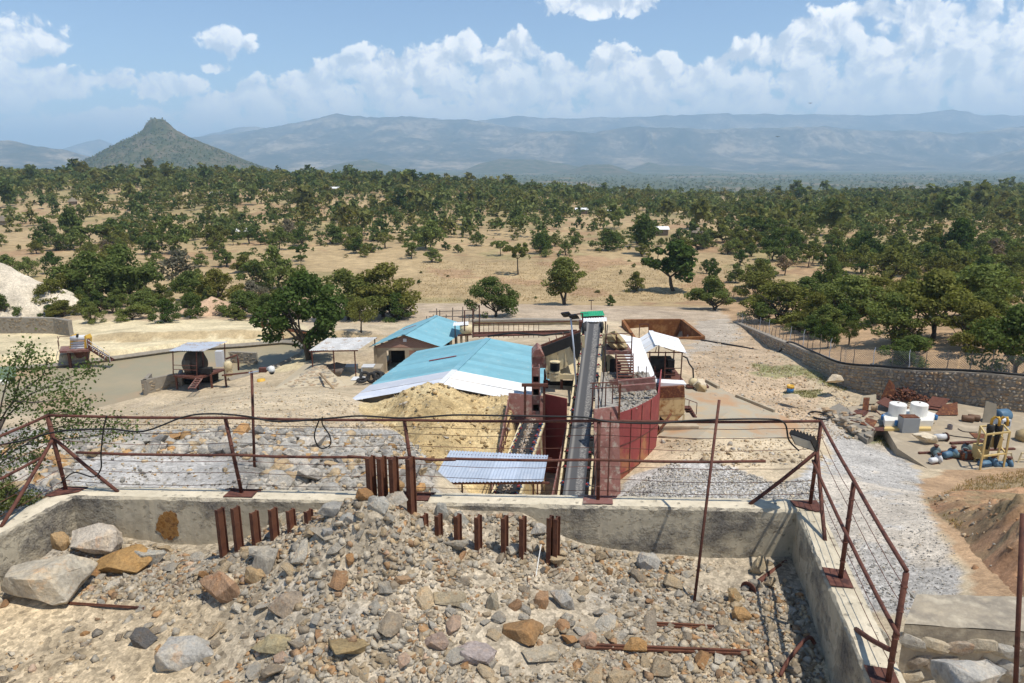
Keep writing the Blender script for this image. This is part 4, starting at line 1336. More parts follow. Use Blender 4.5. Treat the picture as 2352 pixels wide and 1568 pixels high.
pL = on_back(152); pA = on_back(556); pB = on_back(955); pC = on_back(1374); pR = on_back(1860)
sR1 = on_side(RC, rd, ro, 2.15); sR2 = on_side(RC, rd, ro, 4.35)
sL1 = on_side(LC, ld, lo_, 2.4)
lean = {0: (-0.10, 0), 1: (-0.17, 0.02), 2: (-0.16, 0.03), 3: (-0.03, 0), 4: (0.03, 0), 5: (0.02, 0), 6: (0.02, 0), 7: (-0.05, 0)}
bases = [pL, pA, pB, pC, pR, sR1, sR2, sL1]
tops = []
for i, p in enumerate(bases):
    tpt = p + Vector((lean[i][0], lean[i][1], FH + {3: .05, 4: .1, 5: .08}.get(i, 0)))
    tops.append(tpt)
    obj("post", MB().tube(p + Vector((0, 0, -0.02)), tpt, 0.034, n=10), RUST, fence, smooth=True)
    a_ = bd if i < 5 else (rd if i < 7 else ld)
    mbq = MB()
    if i in (0, 4):
        d2 = ld if i == 0 else rd
        q = [p + bd * 0.24 * (1 if i == 0 else -1) * s_ + d2 * 0.26 * t_ for s_, t_ in ((-.6, -.5), (1.4, -.45), (1.3, .35), (-.15, 1.15), (-.7, 1.0))]
        q = [Vector((v.x, v.y, WZ + 0.016)) for v in q]
        mbq.prism(q, (0, 0, 0.014))
    else:
        n_ = Vector((-a_.y, a_.x, 0))
        w_ = 0.27 if i < 5 else 0.2
        h_ = 0.17 if i < 5 else 0.24
        q = [p + (a_ * s_ * w_ if i < 5 else a_ * s_ * h_) + (n_ * t_ * h_ if i < 5 else n_ * t_ * w_) for s_, t_ in ((-1.05, -1), (.95, -.95), (1.0, .6), (-.95, .65))]
        q = [Vector((v.x, v.y, WZ + 0.016)) for v in q]
        mbq.prism(q, (0, 0, 0.014))
        if i < 4:
            mbq.tube(p - bd * 0.36 + bo * 0.1 + Vector((0, 0, 0.04)), p + bd * 0.36 + bo * 0.1 + Vector((0, 0, 0.045)), 0.012)
            mbq.tube(p - bd * 0.30 + bo * 0.13 + Vector((0, 0, 0.045)), p + bd * 0.34 + bo * 0.06 + Vector((0, 0, 0.04)), 0.012)
    obj("base_plate", mbq, OXIDE if i == 3 else RUST, fence)
    for hgt in (0.3, 0.62, 0.98, 1.3):
        obj("wire_tie", MB().lathe(p + Vector((lean[i][0], lean[i][1], 0)) * (hgt / FH) + Vector((0, 0, hgt)), [(0.037, -0.012), (0.044, 0), (0.037, 0.012)], 8), RUST, fence)


def rail(name, pts, r_=0.027):
    q = []
    for a, b in zip(pts, pts[1:]):
        for k_ in range(6):
            t_ = k_ / 6
            q.append(a.lerp(b, t_) + Vector((0, 0, -0.02 * math.sin(t_ * math.pi) + random.uniform(-.004, .004))))
    q.append(pts[-1])
    obj(name, MB().path(q, r_, 8), RUST, fence, smooth=True)


E = Vector((0, 0, 0.03))
rail("top_rail", [tops[0] + E, tops[1] + E, tops[2] + E, tops[3] + E, tops[4] + E])
rail("top_rail", [tops[4] + E * 0.9, tops[5] + E, tops[6] + E])
rail("top_rail", [tops[0] + E * 0.9, tops[7] + E, tops[7] + E + ld * 4.0])
mid = [b.lerp(t_, FM / FH) for b, t_ in zip(bases, tops)]
fr = -bo * 0.06
rail("mid_rail", [mid[0] + bd * 0.42 + fr, mid[1] + fr, mid[2].lerp(mid[1], 0.28) + fr])
rail("mid_rail", [mid[2].lerp(mid[1], 0.34) + fr * 1.9 + Vector((0, 0, .03)), mid[2] + fr * 1.9 + Vector((0, 0, .03)), mid[2].lerp(mid[3], 0.25) + fr * 1.9])
rail("mid_rail", [mid[2].lerp(mid[3], 0.19) + fr, mid[3] + fr, mid[4] - bd * 0.9 + fr])
rail("mid_rail", [mid[4] - ro * 0.05, mid[5] - ro * 0.06, mid[6] - ro * 0.06 + rd * 0.2])
rail("mid_rail", [mid[0] + ld * 0.35, mid[7] - lo_ * 0.05, mid[7] + ld * 4])
hub = bases[0].lerp(tops[0], 0.72)
rail("brace", [hub, on_back(272, 0.2)], 0.032)
rail("brace", [hub, on_side(LC, ld, lo_, 1.25, 0.2)], 0.032)
hub = bases[4].lerp(tops[4], 0.66)
rail("brace", [hub, on_back(1722, 0.2)], 0.034)
rail("brace", [hub, on_side(RC, rd, ro, 1.02, 0.25)], 0.034)
rail("brace", [bases[6].lerp(tops[6], 0.30), on_side(RC, rd, ro, 3.35, 0.12)], 0.034)
thin = on_back(128, 0.35) + Vector((-0.05, 0.1, 0))
rail("thin_post", [thin, thin + Vector((-0.12, 0, 1.38))], 0.018)
for lv in (0.18, 0.42, 0.64, 1.0, 1.22, 1.36):
    for seg in ((0, 1), (1, 2), (2, 3), (3, 4), (4, 5), (5, 6), (0, 7)):
        if lv == 1.36 and seg[0] in (4, 5): continue
        a = bases[seg[0]].lerp(tops[seg[0]], lv / FH); b = bases[seg[1]].lerp(tops[seg[1]], lv / FH)
        off = bo * 0.045 if seg[0] < 4 and seg != (0, 7) else (ro * 0.045 if seg[0] >= 4 else lo_ * 0.045)
        q = []
        sag = random.uniform(0.02, 0.07)
        for k_ in range(13):
            t_ = k_ / 12
            q.append(a.lerp(b, t_) + off + Vector((0, 0, -sag * math.sin(math.pi * t_) + random.uniform(-.006, .006))))
        obj("wire", MB().path(q, 0.0055, 4), RUST, fence)
# cable strung along the top rail
def hang(pts, r_, name, label, cat, mat=CABLE, sub=8, group=None):
    q = []
    P_ = [Vector(p) for p in pts]
    for i in range(len(P_) - 1):
        p0 = P_[max(i - 1, 0)]; p1 = P_[i]; p2 = P_[i + 1]; p3 = P_[min(i + 2, len(P_) - 1)]
        for k_ in range(sub):
            t_ = k_ / sub
            q.append(0.5 * ((2 * p1) + (p2 - p0) * t_ + (2 * p0 - 5 * p1 + 4 * p2 - p3) * t_ ** 2 + (3 * p1 - p0 - 3 * p2 + p3) * t_ ** 3))
    q.append(P_[-1])
    return obj(name, MB().path(q, r_, 6), mat, None, label, cat, group, smooth=True)


yb = 12.0
def C(u, v, dy=0.0):
    t_ = (u - 165) / (1830 - 165)
    return P(u, v, 12.2 - 0.5 * t_ + dy)
hang([C(-20, 1025), C(60, 1010), C(140, 990), C(250, 985), C(330, 990), C(420, 958), C(480, 950), C(560, 955), C(640, 968), C(760, 960), C(830, 955), C(930, 960), C(1040, 953), C(1130, 954), C(1260, 956),
      C(1340, 958), C(1400, 968), C(1500, 972), C(1600, 965), C(1750, 962), C(1800, 970), C(1812, 1010), C(1835, 1035)], 0.016, "electric_cable", "black cable looping along the fence's top rail across the whole bin", "cable")
hang([C(245, 955, -.03), C(238, 985, -.03), C(232, 1040, -.03), C(232, 1075), C(215, 1095), C(170, 1085), C(140, 1110)], 0.013, "electric_cable", "black cable end hanging down left of the fence's left braces", "cable")
hang([C(735, 960, -.04), C(722, 1000, -.04), C(735, 1028, -.04), C(758, 1022, -.04), C(757, 1000, -.04), C(741, 975, -.04), C(740, 958, -.04)], 0.013, "cable_loop", "loose black cable loop dangling from the middle of the top rail", "cable")

# flood lamp on the corner post
lp = P(1846, 1013, 11.45)
lamp = thing("flood_lamp", tuple(lp), "black flood lamp tilted down on the right corner post", "lamp")
nrm = Vector((-0.62, -0.45, -0.64)).normalized()
sx_ = Vector((0.55, -0.75, 0.0)).normalized(); up_ = nrm.cross(sx_).normalized(); sx_ = up_.cross(nrm).normalized()
def lampbox(w_, h_, d0, d1):
    q = [lp + sx_ * a * w_ / 2 + up_ * b * h_ / 2 + nrm * d0 for a, b in ((-1, -1), (1, -1), (1, 1), (-1, 1))]
    return MB().prism(q, nrm * (d1 - d0))
obj("housing", lampbox(0.42, 0.34, -0.05, 0.03), BLACKST, lamp)
obj("glass", lampbox(0.36, 0.28, 0.03, 0.036), GLASSL, lamp)
for k_ in range(7):
    c = lp + sx_ * (-0.18 + k_ * 0.06) - nrm * 0.075
    obj("fin", MB().bar(c - up_ * 0.15, c + up_ * 0.15, 0.01, 0.05, up=nrm), BLACKST, lamp)
obj("bracket", MB().bar(lp - nrm * 0.05, bases[4].lerp(tops[4], 0.78), 0.04, 0.02), BLACKST, lamp)

# ---------------------------------------------------------------- steel beams stuck in the heap
def ibeam(u, vt, vb, y, label, rz=-0.42, k=1.0, lean_=0.0):
    t_ = P(u, vt, y)
    zb = min(float(heap_z(t_.x, t_.y)) - 0.3, P(u, vb, y).z)
    mbq = MB()
    fw, dp, th = 0.080 * k, 0.145 * k, 0.014
    prof = [(-fw / 2, -dp / 2), (fw / 2, -dp / 2), (fw / 2, -dp / 2 + th), (th / 2, -dp / 2 + th), (th / 2, dp / 2 - th), (fw / 2, dp / 2 - th), (fw / 2, dp / 2), (-fw / 2, dp / 2),
            (-fw / 2, dp / 2 - th), (-th / 2, dp / 2 - th), (-th / 2, -dp / 2 + th), (-fw / 2, -dp / 2 + th)]
    c, s = math.cos(rz), math.sin(rz)
    L_ = t_.z - zb
    mbq.prism([Vector((t_.x + x * c - y_ * s + lean_ * L_, t_.y + x * s + y_ * c, zb)) for x, y_ in prof], Vector((-lean_ * L_, 0, L_)))
    return obj("steel_beam", mbq, RUSTB, None, label, "beam", "rusty steel beams planted in the heap", kind="thing")


RUSTB = M("rust_beam", (0.115, 0.042, 0.026), (0.16, 0.066, 0.036), (0.08, 0.032, 0.022), scale=3, rough=0.8, bump=0.25, bscale=40)
left = [(504, 1168, 1275), (540, 1165, 1266), (583, 1175, 1260), (626, 1168, 1255), (667, 1171, 1240), (708, 1172, 1215), (753, 1174, 1195)]
names = ["first short rusty beam from the left, beside the back wall", "second short rusty beam from the left in the left row", "third short rusty beam from the left in the left row", "fourth short rusty beam from the left in the left row",
         "fifth short rusty beam from the left in the left row", "sixth short rusty beam from the left, above the mound", "rusty beam of the left row buried almost to its top"]
for (u, a, b), lab in zip(left, names): ibeam(u, a, b, 11.0, lab, rz=-0.5)
tall = [(850, 1049, 1172), (876, 1050, 1180), (903, 1051, 1195), (942, 1051, 1210)]
for (u, a, b), lab in zip(tall, ["leftmost of the four tall rusty beams", "second of the four tall rusty beams from the left", "third of the four tall rusty beams from the left", "rightmost of the four tall rusty beams, set apart"]): ibeam(u, a, b, 11.0, lab, rz=-0.5, k=1.12)
right = [(974, 1182, 1225), (1007, 1182, 1245), (1051, 1183, 1258), (1098, 1185, 1280), (1159, 1187, 1300), (1201, 1188, 1311), (1264, 1187, 1320), (1279, 1189, 1322)]
for (u, a, b), lab in zip(right, ["short rusty beam just right of the tall beams", "second short rusty beam right of the tall beams", "third short rusty beam right of the tall beams", "fourth short rusty beam right of the tall beams",
                                   "fifth short rusty beam right of the tall beams", "sixth short rusty beam right of the tall beams", "left one of the rusty beam pair ending the right row", "right one of the rusty beam pair ending the right row"]):
    ibeam(u, a, b, 10.95, lab, rz=-0.45)

# leaning pole, mushroom pipe, rails on the floor, white stick
def heap_pt(u, v, y):
    p = P(u, v, y); return Vector((p.x, p.y, float(heap_z(p.x, p.y))))
b0 = heap_pt(1593, 1392, 10.15)
obj("leaning_pole", MB().tube(b0 - Vector((0, 0, 0.1)), P(1652, 918, 11.45), 0.024, n=10), RUST, None, "thin rusty pole leaning up from the bin floor past the back fence", "pole", smooth=True)
pe = P(1790, 1302, 11.25); ph = P(1722, 1352, 10.55)
mp = thing("mushroom_pipe", tuple(pe), "rusty pipe with a flared round end lying in the right corner of the bin", "pipe")
obj("shaft", MB().tube(pe + (pe - ph) * 0.3, ph, 0.05, n=12), RUST, mp, smooth=True)
ax = (ph - pe).normalized()
obj("flared_end", MB().lathe(ph, [(0.05, -0.06), (0.10, -0.02), (0.145, 0.04), (0.13, 0.05), (0.05, 0.02)], 18, ax), RUST, mp, smooth=True)
obj("leaning_pole", MB().tube(P(2349, 1180, 7.0), P(2331, 1610, 6.6), 0.026, n=10), RUST, None, "upright rusty pole at the right edge of the picture", "pole", smooth=True)
def floor_bar(name, u0, v0, u1, v1, y0, y1, w_, h_, mat, label, cat):
    a, b = heap_pt(u0, v0, y0), heap_pt(u1, v1, y1)
    z = max(a.z, b.z) + h_ * 0.25
    a.z += h_ * 0.25 + 0.01; b.z += h_ * 0.25 + 0.01
    return obj(name, MB().bar(a, b, w_, h_).bar(a + Vector((0, 0, h_)), b + Vector((0, 0, h_)), w_ * 0.4, h_), mat, None, label, cat)
floor_bar("rail_bar", 1345, 1490, 1720, 1504, 9.05, 8.98, 0.09, 0.03, RUSTB, "long rusty rail lying on the bin floor at lower right", "rail")
floor_bar("rail_bar", 1500, 1432, 1640, 1440, 9.6, 9.55, 0.07, 0.03, RUSTB, "short rusty rail among rocks below the leaning pole", "rail")
floor_bar("rail_bar", 150, 1373, 330, 1383, 10.15, 10.05, 0.05, 0.015, RUSTB, "rusty strip half buried in sand near the left boulders", "rail")
obj("white_stick", MB().path([P(1243, 1250, 10.5), P(1236, 1290, 10.3), P(1231, 1322, 10.15)], 0.008, 6), WHITEP, None, "thin white stick standing before the last beams", "stick")
hang([heap_pt(1790, 1568, 8.6) + Vector((0, 0, .02)), heap_pt(1810, 1540, 8.8) + Vector((0, 0, .12)), heap_pt(1850, 1505, 9.1) + Vector((0, 0, .22)), heap_pt(1868, 1500, 9.15) + Vector((0, 0, .1))], 0.03, "bent_pipe", "bent rusty pipe arching from the floor by the right wall", "pipe", RUST)

# camera pole behind the bin
cb = P(587, 1104, 15.6); cb.z = float(H(cb.x, cb.y)) - 0.1
ct = P(578, 852, 15.6)
cp_ = thing("camera_pole", tuple(cb), "rusty pole carrying a white dome camera behind the bin wall", "camera pole")
obj("pole", MB().tube(cb, ct, 0.032, n=10), RUST, cp_, smooth=True)
arm0 = P(572, 856, 15.6); arm1 = P(628, 846, 15.4)
obj("arm", MB().tube(arm0, arm1, 0.014, n=8), GALV, cp_)
obj("box", MB().box(P(604, 849, 15.45), (0.16, 0.10, 0.10)), RUST, cp_)
dc = P(624, 851, 15.35)
hs = obj("housing", MB().lathe(dc, [(0.02, 0.10), (0.06, 0.09), (0.075, 0.02), (0.07, -0.02)], 16).tube(P(614, 846, 15.4), P(624, 842, 15.35), 0.03), WHITEP, cp_, smooth=True)
obj("dome", MB().lathe(dc - Vector((0, 0, 0.02)), [(0.062, 0), (0.055, -0.035), (0.03, -0.062), (0.004, -0.07)], 16), BLACKST, hs, smooth=True)

# stone and mortar block at the lower right
blk = thing("stone_block", tuple(P(2200, 1440, 8.9)), "stone and mortar pier beside the fence at lower right", "masonry")
tz = 17.15
q0, q1, q2, q3 = P(2062, 1470, 8.35), P(2420, 1450, 8.3), P(2420, 1368, 10.4), P(2095, 1370, 10.4)
poly = [Vector((v.x, v.y, tz)) for v in (PZ(2078, 1432, tz), PZ(2420, 1455, tz), PZ(2440, 1372, tz), PZ(2105, 1364, tz))]
mbq = MB()
n_ = 14
grid = []
for i in range(n_ + 1):
    for j in range(n_ + 1):
        a = poly[0].lerp(poly[1], i / n_); b = poly[3].lerp(poly[2], i / n_)
        p = a.lerp(b, j / n_)
        e_ = 0.03 * float(fbm(np.array(p.x * 4), np.array(p.y * 4), 3, 5))
        grid.append(p + Vector((0, 0, e_)))
fs = [(i * (n_ + 1) + j, (i + 1) * (n_ + 1) + j, (i + 1) * (n_ + 1) + j + 1, i * (n_ + 1) + j + 1) for i in range(n_) for j in range(n_)]
mbq.add(grid, fs)
base_ = [Vector((v.x, v.y, 15.0)) for v in poly]
for a, b in ((0, 1), (1, 2), (2, 3), (3, 0)):
    mbq.add([poly[a] + Vector((0, 0, -0.015)), poly[b] + Vector((0, 0, -0.015)), base_[b], base_[a]], [(0, 1, 2, 3)])
BLOCKM = M("block_mortar", (0.40, 0.34, 0.25), (0.31, 0.265, 0.20), (0.46, 0.40, 0.30), scale=2.5, rough=0.95, bump=0.5, bscale=14, stain=(0.22, 0.19, 0.15), stain_scale=1.2, stain_amt=0.4)
obj("mortar_core", mbq, BLOCKM, blk)
fd = (poly[1] - poly[0]); fn = Vector((fd.y, -fd.x, 0)).normalized()
if fn.y > 0: fn = -fn
for i in range(18):
    t_ = ((i % 6) + .5 + .4 * (i // 6 % 2)) / 6.4; z = tz - .32 - (i // 6) * .4 - random.uniform(0, .1)
    s = random.uniform(0.36, 0.52)
    vs_, fs_ = hull_rock(900 + i, 46, .8, 1.3)
    rm = Matrix.Rotation(random.uniform(-.5, .5), 3, fn) @ Matrix.Rotation(math.atan2(fd.y, fd.x), 3, 'Z')
    p = poly[0] + fd * t_ + fn * (-0.03); p.z = z
    st = obj("stone", MB().add([rm @ Vector((v[0] * s, v[1] * 0.22, v[2] * s * .8)) + p for v in vs_], [tuple(int(q_) for q_ in f) for f in fs_]), ROCKM, blk)
    st.color = (*random.choice(((0.36, 0.355, 0.34), (0.32, 0.28, 0.24), (0.42, 0.38, 0.31))), 1)
def free_boulder(u, v, y, wpx, hpx, tint, label, i, zfun=None):
    p = P(u, v, y); d = y * _c - (p.z - CZ) * _s; k = d / FPX
    vs0 = FINE[i % len(FINE)][0]; ext = vs0.max(0) - vs0.min(0)
    sx = wpx * k / ext[0]; sz_ = hpx * k / ext[2]
    return place_rock(p.x, p.y, p.z, 1, tint, ROCK_ME[i % len(ROCK_ME)], (random.uniform(-.1, .1), random.uniform(-.1, .1), random.uniform(-.3, .3)), "boulder", (sx, sx * ext[0] / ext[1] * 0.75, sz_), label)
free_boulder(2240, 1555, 7.2, 160, 96, (0.46, 0.455, 0.44), "pale grey boulder at the lower right corner below the stone pier", 3)
free_boulder(2010, 1465, 8.6, 60, 50, (0.42, 0.41, 0.37), "grey rock wedged between the right bin wall and the stone pier", 5)
free_boulder(2030, 1520, 8.0, 60, 40, (0.40, 0.36, 0.30), "brown-grey rock below the one wedged at the stone pier", 7)
free_boulder(2125, 1372, 12.2, 70, 30, (0.42, 0.42, 0.41), "flat grey rock lying at the track's near end", 1)
free_boulder(2240, 1190 + 28, 19.5, 1, 1, (0.4, 0.3, 0.2), None, 2) if False else None

# orange rock outcrop beside the track
def outcrop():
    n = 170
    us = np.linspace(2095, 2470, n); ys2 = np.linspace(15.0, 33.5, n)
    XX_, YY_ = np.meshgrid(np.linspace(0, 1, n), ys2, indexing='xy')
    xl = np.interp(ys2, [15, 17, 19.5, 22, 24, 27, 30, 33.5], [PZ(2215, 1370, 13.6).x, PZ(2205, 1320, 13.5).x, P(2200, 1285, 19.5).x, P(2165, 1220, 22).x, P(2135, 1175, 24).x, P(2110, 1120, 27).x, P(2120, 1092, 30).x, P(2170, 1068, 33.5).x])
    Xw = xl[:, None] + XX_ * 16
    base_z = H(Xw, YY_)
    edge_ = np.clip(XX_ * 16 / 1.6, 0, 1); edge_ = edge_ * edge_ * (3 - 2 * edge_)
    edge_ *= np.clip((YY_ - 15) / 0.8, 0, 1) * np.clip((33.5 - YY_) / 1.5, 0, 1)
    big_ = 0.55 + 0.8 * np.abs(fbm(Xw / 3.0, YY_ / 3.0, 4, 131)) + 0.45 * fbm(Xw / 1.0, YY_ / 1.0, 5, 133) + 0.5 * np.abs(fbm(Xw / 2.2 + YY_ / 5, YY_ / 0.9, 4, 137)) + 0.22 * fbm(Xw / .35, YY_ / .35, 3, 139)
    steps = np.floor(big_ * 4) / 4 * 0.5 + big_ * 0.5
    hgt = steps * np.interp(YY_, [15, 18, 22, 26, 33], [1.5, 1.5, 1.0, 0.55, 0.35])
    Zw = base_z - 0.12 + edge_ * hgt
    uu, vv = UV(Xw, YY_, Zw)
    f1 = fbm(Xw / 1.2, YY_ / 1.2, 4, 135)
    c = np.empty(Xw.shape + (3,)); c[:] = (0.36, 0.205, 0.115)
    k1 = np.clip(f1 * 2 + 0.2, 0, 1)[..., None]
    c[:] = c * (1 - k1) + np.array((0.46, 0.29, 0.165)) * k1
    soil = np.clip(((YY_ > 18.5) & (YY_ < 31)).astype(float) * (0.75 + f1 * 1.2), 0, 1)[..., None]
    c[:] = c * (1 - soil) + np.array((0.25, 0.185, 0.105)) * soil
    ix_ = np.arange(Xw.size).reshape(Xw.shape)
    Fm_ = np.stack([ix_[:-1, :-1], ix_[:-1, 1:], ix_[1:, 1:], ix_[1:, :-1]], -1).reshape(-1, 4)
    o = big_mesh("rock_outcrop_terrain", np.stack([Xw, YY_, Zw], -1).reshape(-1, 3), Fm_, EARTH, c.reshape(-1, 3))
    a2 = o.data.attributes.new('grit', 'FLOAT', 'POINT'); a2.data.foreach_set('value', np.full(Xw.size, 0.35, np.float32))
    r_ = np.random.default_rng(61)
    sel = r_.integers(0, Xw.size, 1500); sel = sel[Xw.ravel()[sel] < 19]
    stone_mass("rubble", Xw.ravel()[sel], YY_.ravel()[sel], Zw.ravel()[sel], np.clip(r_.lognormal(math.log(.09), .6, len(sel)), .03, .5), GRAVM, [((.42, .25, .14), 3), ((.44, .36, .26), 3), ((.38, .35, .31), 2), ((.30, .19, .11), 2)], 62)
    return tag(o, kind="structure")


outcrop()
# ---------------------------------------------------------------- the crushing plant
def TH_(name, u, v, y, label, cat, group=None):
    return thing(name, tuple(P(u, v, y)), label, cat, group)


def strip_mat():
    """conveyor belt: grey rubber with a worn pale dusty band along the middle"""
    m = bpy.data.materials.new("dusty_belt"); m.use_nodes = True
    t = NT(m.node_tree)
    uvn = t.node('ShaderNodeAttribute', attribute_name='across').outputs['Fac']
    co = t.node('ShaderNodeTexCoord').outputs['Object']
    n = t.noise(co, 3.5, 8.0, 0.75, 1.2); n2 = t.noise(co, 9.0, 6.0, 0.7)
    w_ = t.math('ADD', uvn, t.math('MULTIPLY', t.math('SUBTRACT', n, 0.5), 0.12))
    band = t.math('MULTIPLY', t.maprange(w_, 0.02, 0.10), t.maprange(w_, 0.42, 0.34))
    speck = t.maprange(n2, 0.42, 0.60, 0.1, 0.8)
    c = t.mix(t.math('MULTIPLY', band, speck), (0.062, 0.062, 0.064), (0.33, 0.31, 0.28))
    l2 = t.math('MULTIPLY', t.maprange(uvn, -0.42, -0.36), t.maprange(uvn, -0.24, -0.32))
    c = t.mix(t.math('MULTIPLY', l2, 0.8), c, (0.21, 0.20, 0.185))
    bs = t.node('ShaderNodeBsdfPrincipled'); o_ = t.node('ShaderNodeOutputMaterial')
    t.link(c, bs.inputs['Base Color']); bs.inputs['Roughness'].default_value = 0.7
    t.link(bs.outputs[0], o_.inputs[0])
    return m


BELT = strip_mat()


def conveyor(name, p0, p1, w_, label, cat, n_idl, ore=False, legs=(), root_at=None, beltmat=None):
    p0, p1 = Vector(p0), Vector(p1)
    d = (p1 - p0).normalized(); L_ = (p1 - p0).length
    sd = d.cross(Vector((0, 0, 1))).normalized(); up_ = sd.cross(d).normalized()
    rt = thing(name, tuple(root_at or p0), label, cat)
    # belt: troughed, returning underneath
    mbq = MB(); across = []
    prof = [(-0.5, 0.09), (-0.36, 0.03), (-0.22, 0.0), (0.22, 0.0), (0.36, 0.03), (0.5, 0.09)]
    n_ = 40
    for i in range(n_ + 1):
        for a, h_ in prof:
            mbq.v.append(p0 + d * (L_ * i / n_) + sd * a * w_ + up_ * h_ * w_ * 1.3); across.append(a)
    k_ = len(prof)
    mbq.f += [(i * k_ + j, i * k_ + j + 1, (i + 1) * k_ + j + 1, (i + 1) * k_ + j) for i in range(n_) for j in range(k_ - 1)]
    m0 = len(mbq.v)
    for i in range(n_ + 1):
        for a, h_ in prof:
            mbq.v.append(p0 + d * (L_ * i / n_) + sd * a * w_ + up_ * (h_ * w_ * 1.3 - 0.025)); across.append(a)
    mbq.f += [(m0 + i * k_ + j + 1, m0 + i * k_ + j, m0 + (i + 1) * k_ + j, m0 + (i + 1) * k_ + j + 1) for i in range(n_) for j in range(k_ - 1)]
    b_ = obj("belt", mbq, beltmat or BELT, rt, smooth=True)
    a_ = b_.data.attributes.new('across', 'FLOAT', 'POINT'); a_.data.foreach_set('value', across)
    rb_ = MB().bar(p0 - up_ * 0.34, p1 - up_ * 0.30, w_ * 0.95, 0.02, up=up_)
    obj("return_belt", rb_, RUBBER, rt)
    for s_ in (-1, 1):
        q = sd * s_ * (w_ * 0.5 + 0.22)
        obj("stringer", MB().bar(p0 + q - up_ * 0.12, p1 + q - up_ * 0.12, 0.10, 0.16, up=up_), CREAM, rt)
    for i in range(n_idl):
        t_ = (i + 0.5) / n_idl
        c = p0 + d * L_ * t_
        mbr = MB()
        for s_ in (-1, 1):
            a, b = c + sd * s_ * (w_ * 0.24) - up_ * 0.11, c + sd * s_ * (w_ * 0.5 + 0.13) + up_ * 0.08
            mbr.tube(a, b, 0.052, n=8)
        mbr.tube(c - sd * w_ * 0.22 - up_ * 0.12, c + sd * w_ * 0.22 - up_ * 0.12, 0.052, n=8)
        idl = obj("idler", mbr, REDR, rt, smooth=True)
        mbk = MB()
        for s_ in (-1, 1):
            e = c + sd * s_ * (w_ * 0.5 + 0.22)
            mbk.bar(e - up_ * 0.06, c + sd * s_ * (w_ * 0.5 + 0.09) + up_ * 0.14, 0.04, 0.05)
        mbk.bar(c - sd * (w_ * 0.5 + 0.2) - up_ * 0.12, c + sd * (w_ * 0.5 + 0.2) - up_ * 0.12, 0.05, 0.05)
        obj("bracket", mbk, BLUEP if i % 5 == 2 or ore else BLACKST, idl)
    obj("head_pulley", MB().tube(p1 - sd * w_ * 0.6 - up_ * 0.15, p1 + sd * w_ * 0.6 - up_ * 0.15, 0.2, n=16), RUBBER, rt, smooth=True)
    if ore:
        r_ = np.random.default_rng(77)
        n2 = 900
        tt = r_.uniform(0.0, 1.0, n2); aa = np.clip(r_.normal(0, 0.13, n2), -0.28, 0.28)
        hgt = 0.11 * (1 - (aa / 0.3) ** 2)
        pts = np.array([(p0 + d * L_ * a + sd * b * w_ + up_ * (h_ + 0.01))[:] for a, b, h_ in zip(tt, aa, hgt)])
        o = stone_mass("ore", pts[:, 0], pts[:, 1], pts[:, 2], r_.uniform(0.05, 0.12, n2), GRAVM, [((0.48, 0.42, 0.36), 4), ((0.42, 0.40, 0.38), 3), ((0.45, 0.33, 0.22), 2)], 78, sink=0.3)
        o.data.transform(Matrix.Translation(-ORG[rt.name])); o.parent = rt
    for t_, zg in legs:
        c = p0 + d * L_ * t_
        for s_ in (-1, 1):
            e = c + sd * s_ * (w_ * 0.5 + 0.22)
            obj("leg", MB().bar(e - up_ * 0.2, Vector((e.x + sd.x * s_ * 0.25, e.y, zg)), 0.09, 0.09), CREAM, rt)
    return rt, d, sd, up_


mainc, MD, MS, MU = conveyor("belt_conveyor", P(1309, 1215, 28.6), P(1363, 741, 47), 1.02, "long grey belt conveyor climbing up the middle of the plant", "conveyor", 16, legs=((0.35, 7.4), (0.62, 7.4), (0.86, 7.6)))
feedc, FD_, FS_, FU_ = conveyor("feed_conveyor", P(1150, 1165, 27.8), P(1224, 966, 36.5), 0.80, "short conveyor heaped with broken ore beside the small corrugated roof", "conveyor", 12, ore=True, legs=((0.4, 8.0), (0.85, 7.8)), beltmat=RUBBER)
# walkway pipes beside the main conveyor
wk = TH_("walkway", 1350, 1140, 31.5, "dark pipe handrail running up along the main conveyor's right side", "walkway")
for off, hh in ((0.95, 0.25), (1.0, 0.95)):
    a = P(1309, 1215, 28.6) + MS * off + MU * hh; b = P(1363, 741, 47) + MS * off + MU * hh
    obj("handrail", MB().tube(a, b.lerp(a, 0.1), 0.028, n=6), BLACKST if hh > .5 else RUST, wk)
for k_ in range(9):
    c = P(1309, 1215, 28.6).lerp(P(1363, 741, 47), 0.06 + k_ * 0.1) + MS * 0.98
    obj("post", MB().tube(c, c + MU * 0.95, 0.025, n=6), BLACKST, wk)

# steel plated ramp walls around the conveyors
rp = TH_("steel_ramp_wall", 1400, 1140, 34, "brown and red steel plates lining the conveyor pit", "retaining wall")
def vplate(u0, u1, y0, y1, z0, z1, mat, name="plate", thick=0.06, v=1000, ln=0.0, zt_=12.75):
    a, b = P(u0, v, y0), P(u1, v, y1)
    s0, s1 = Vector((0, -(zt_ - z0) * ln, 0)), Vector((0, -(zt_ - z1) * ln, 0))
    n_ = (b - a); n_ = Vector((-n_.y, n_.x, 0)).normalized() * thick
    poly = [Vector((a.x, a.y, z0)) + s0, Vector((b.x, b.y, z0)) + s0, Vector((b.x, b.y, z1)) + s1, Vector((a.x, a.y, z1)) + s1]
    return obj(name, MB().prism(poly, n_), mat, rp)
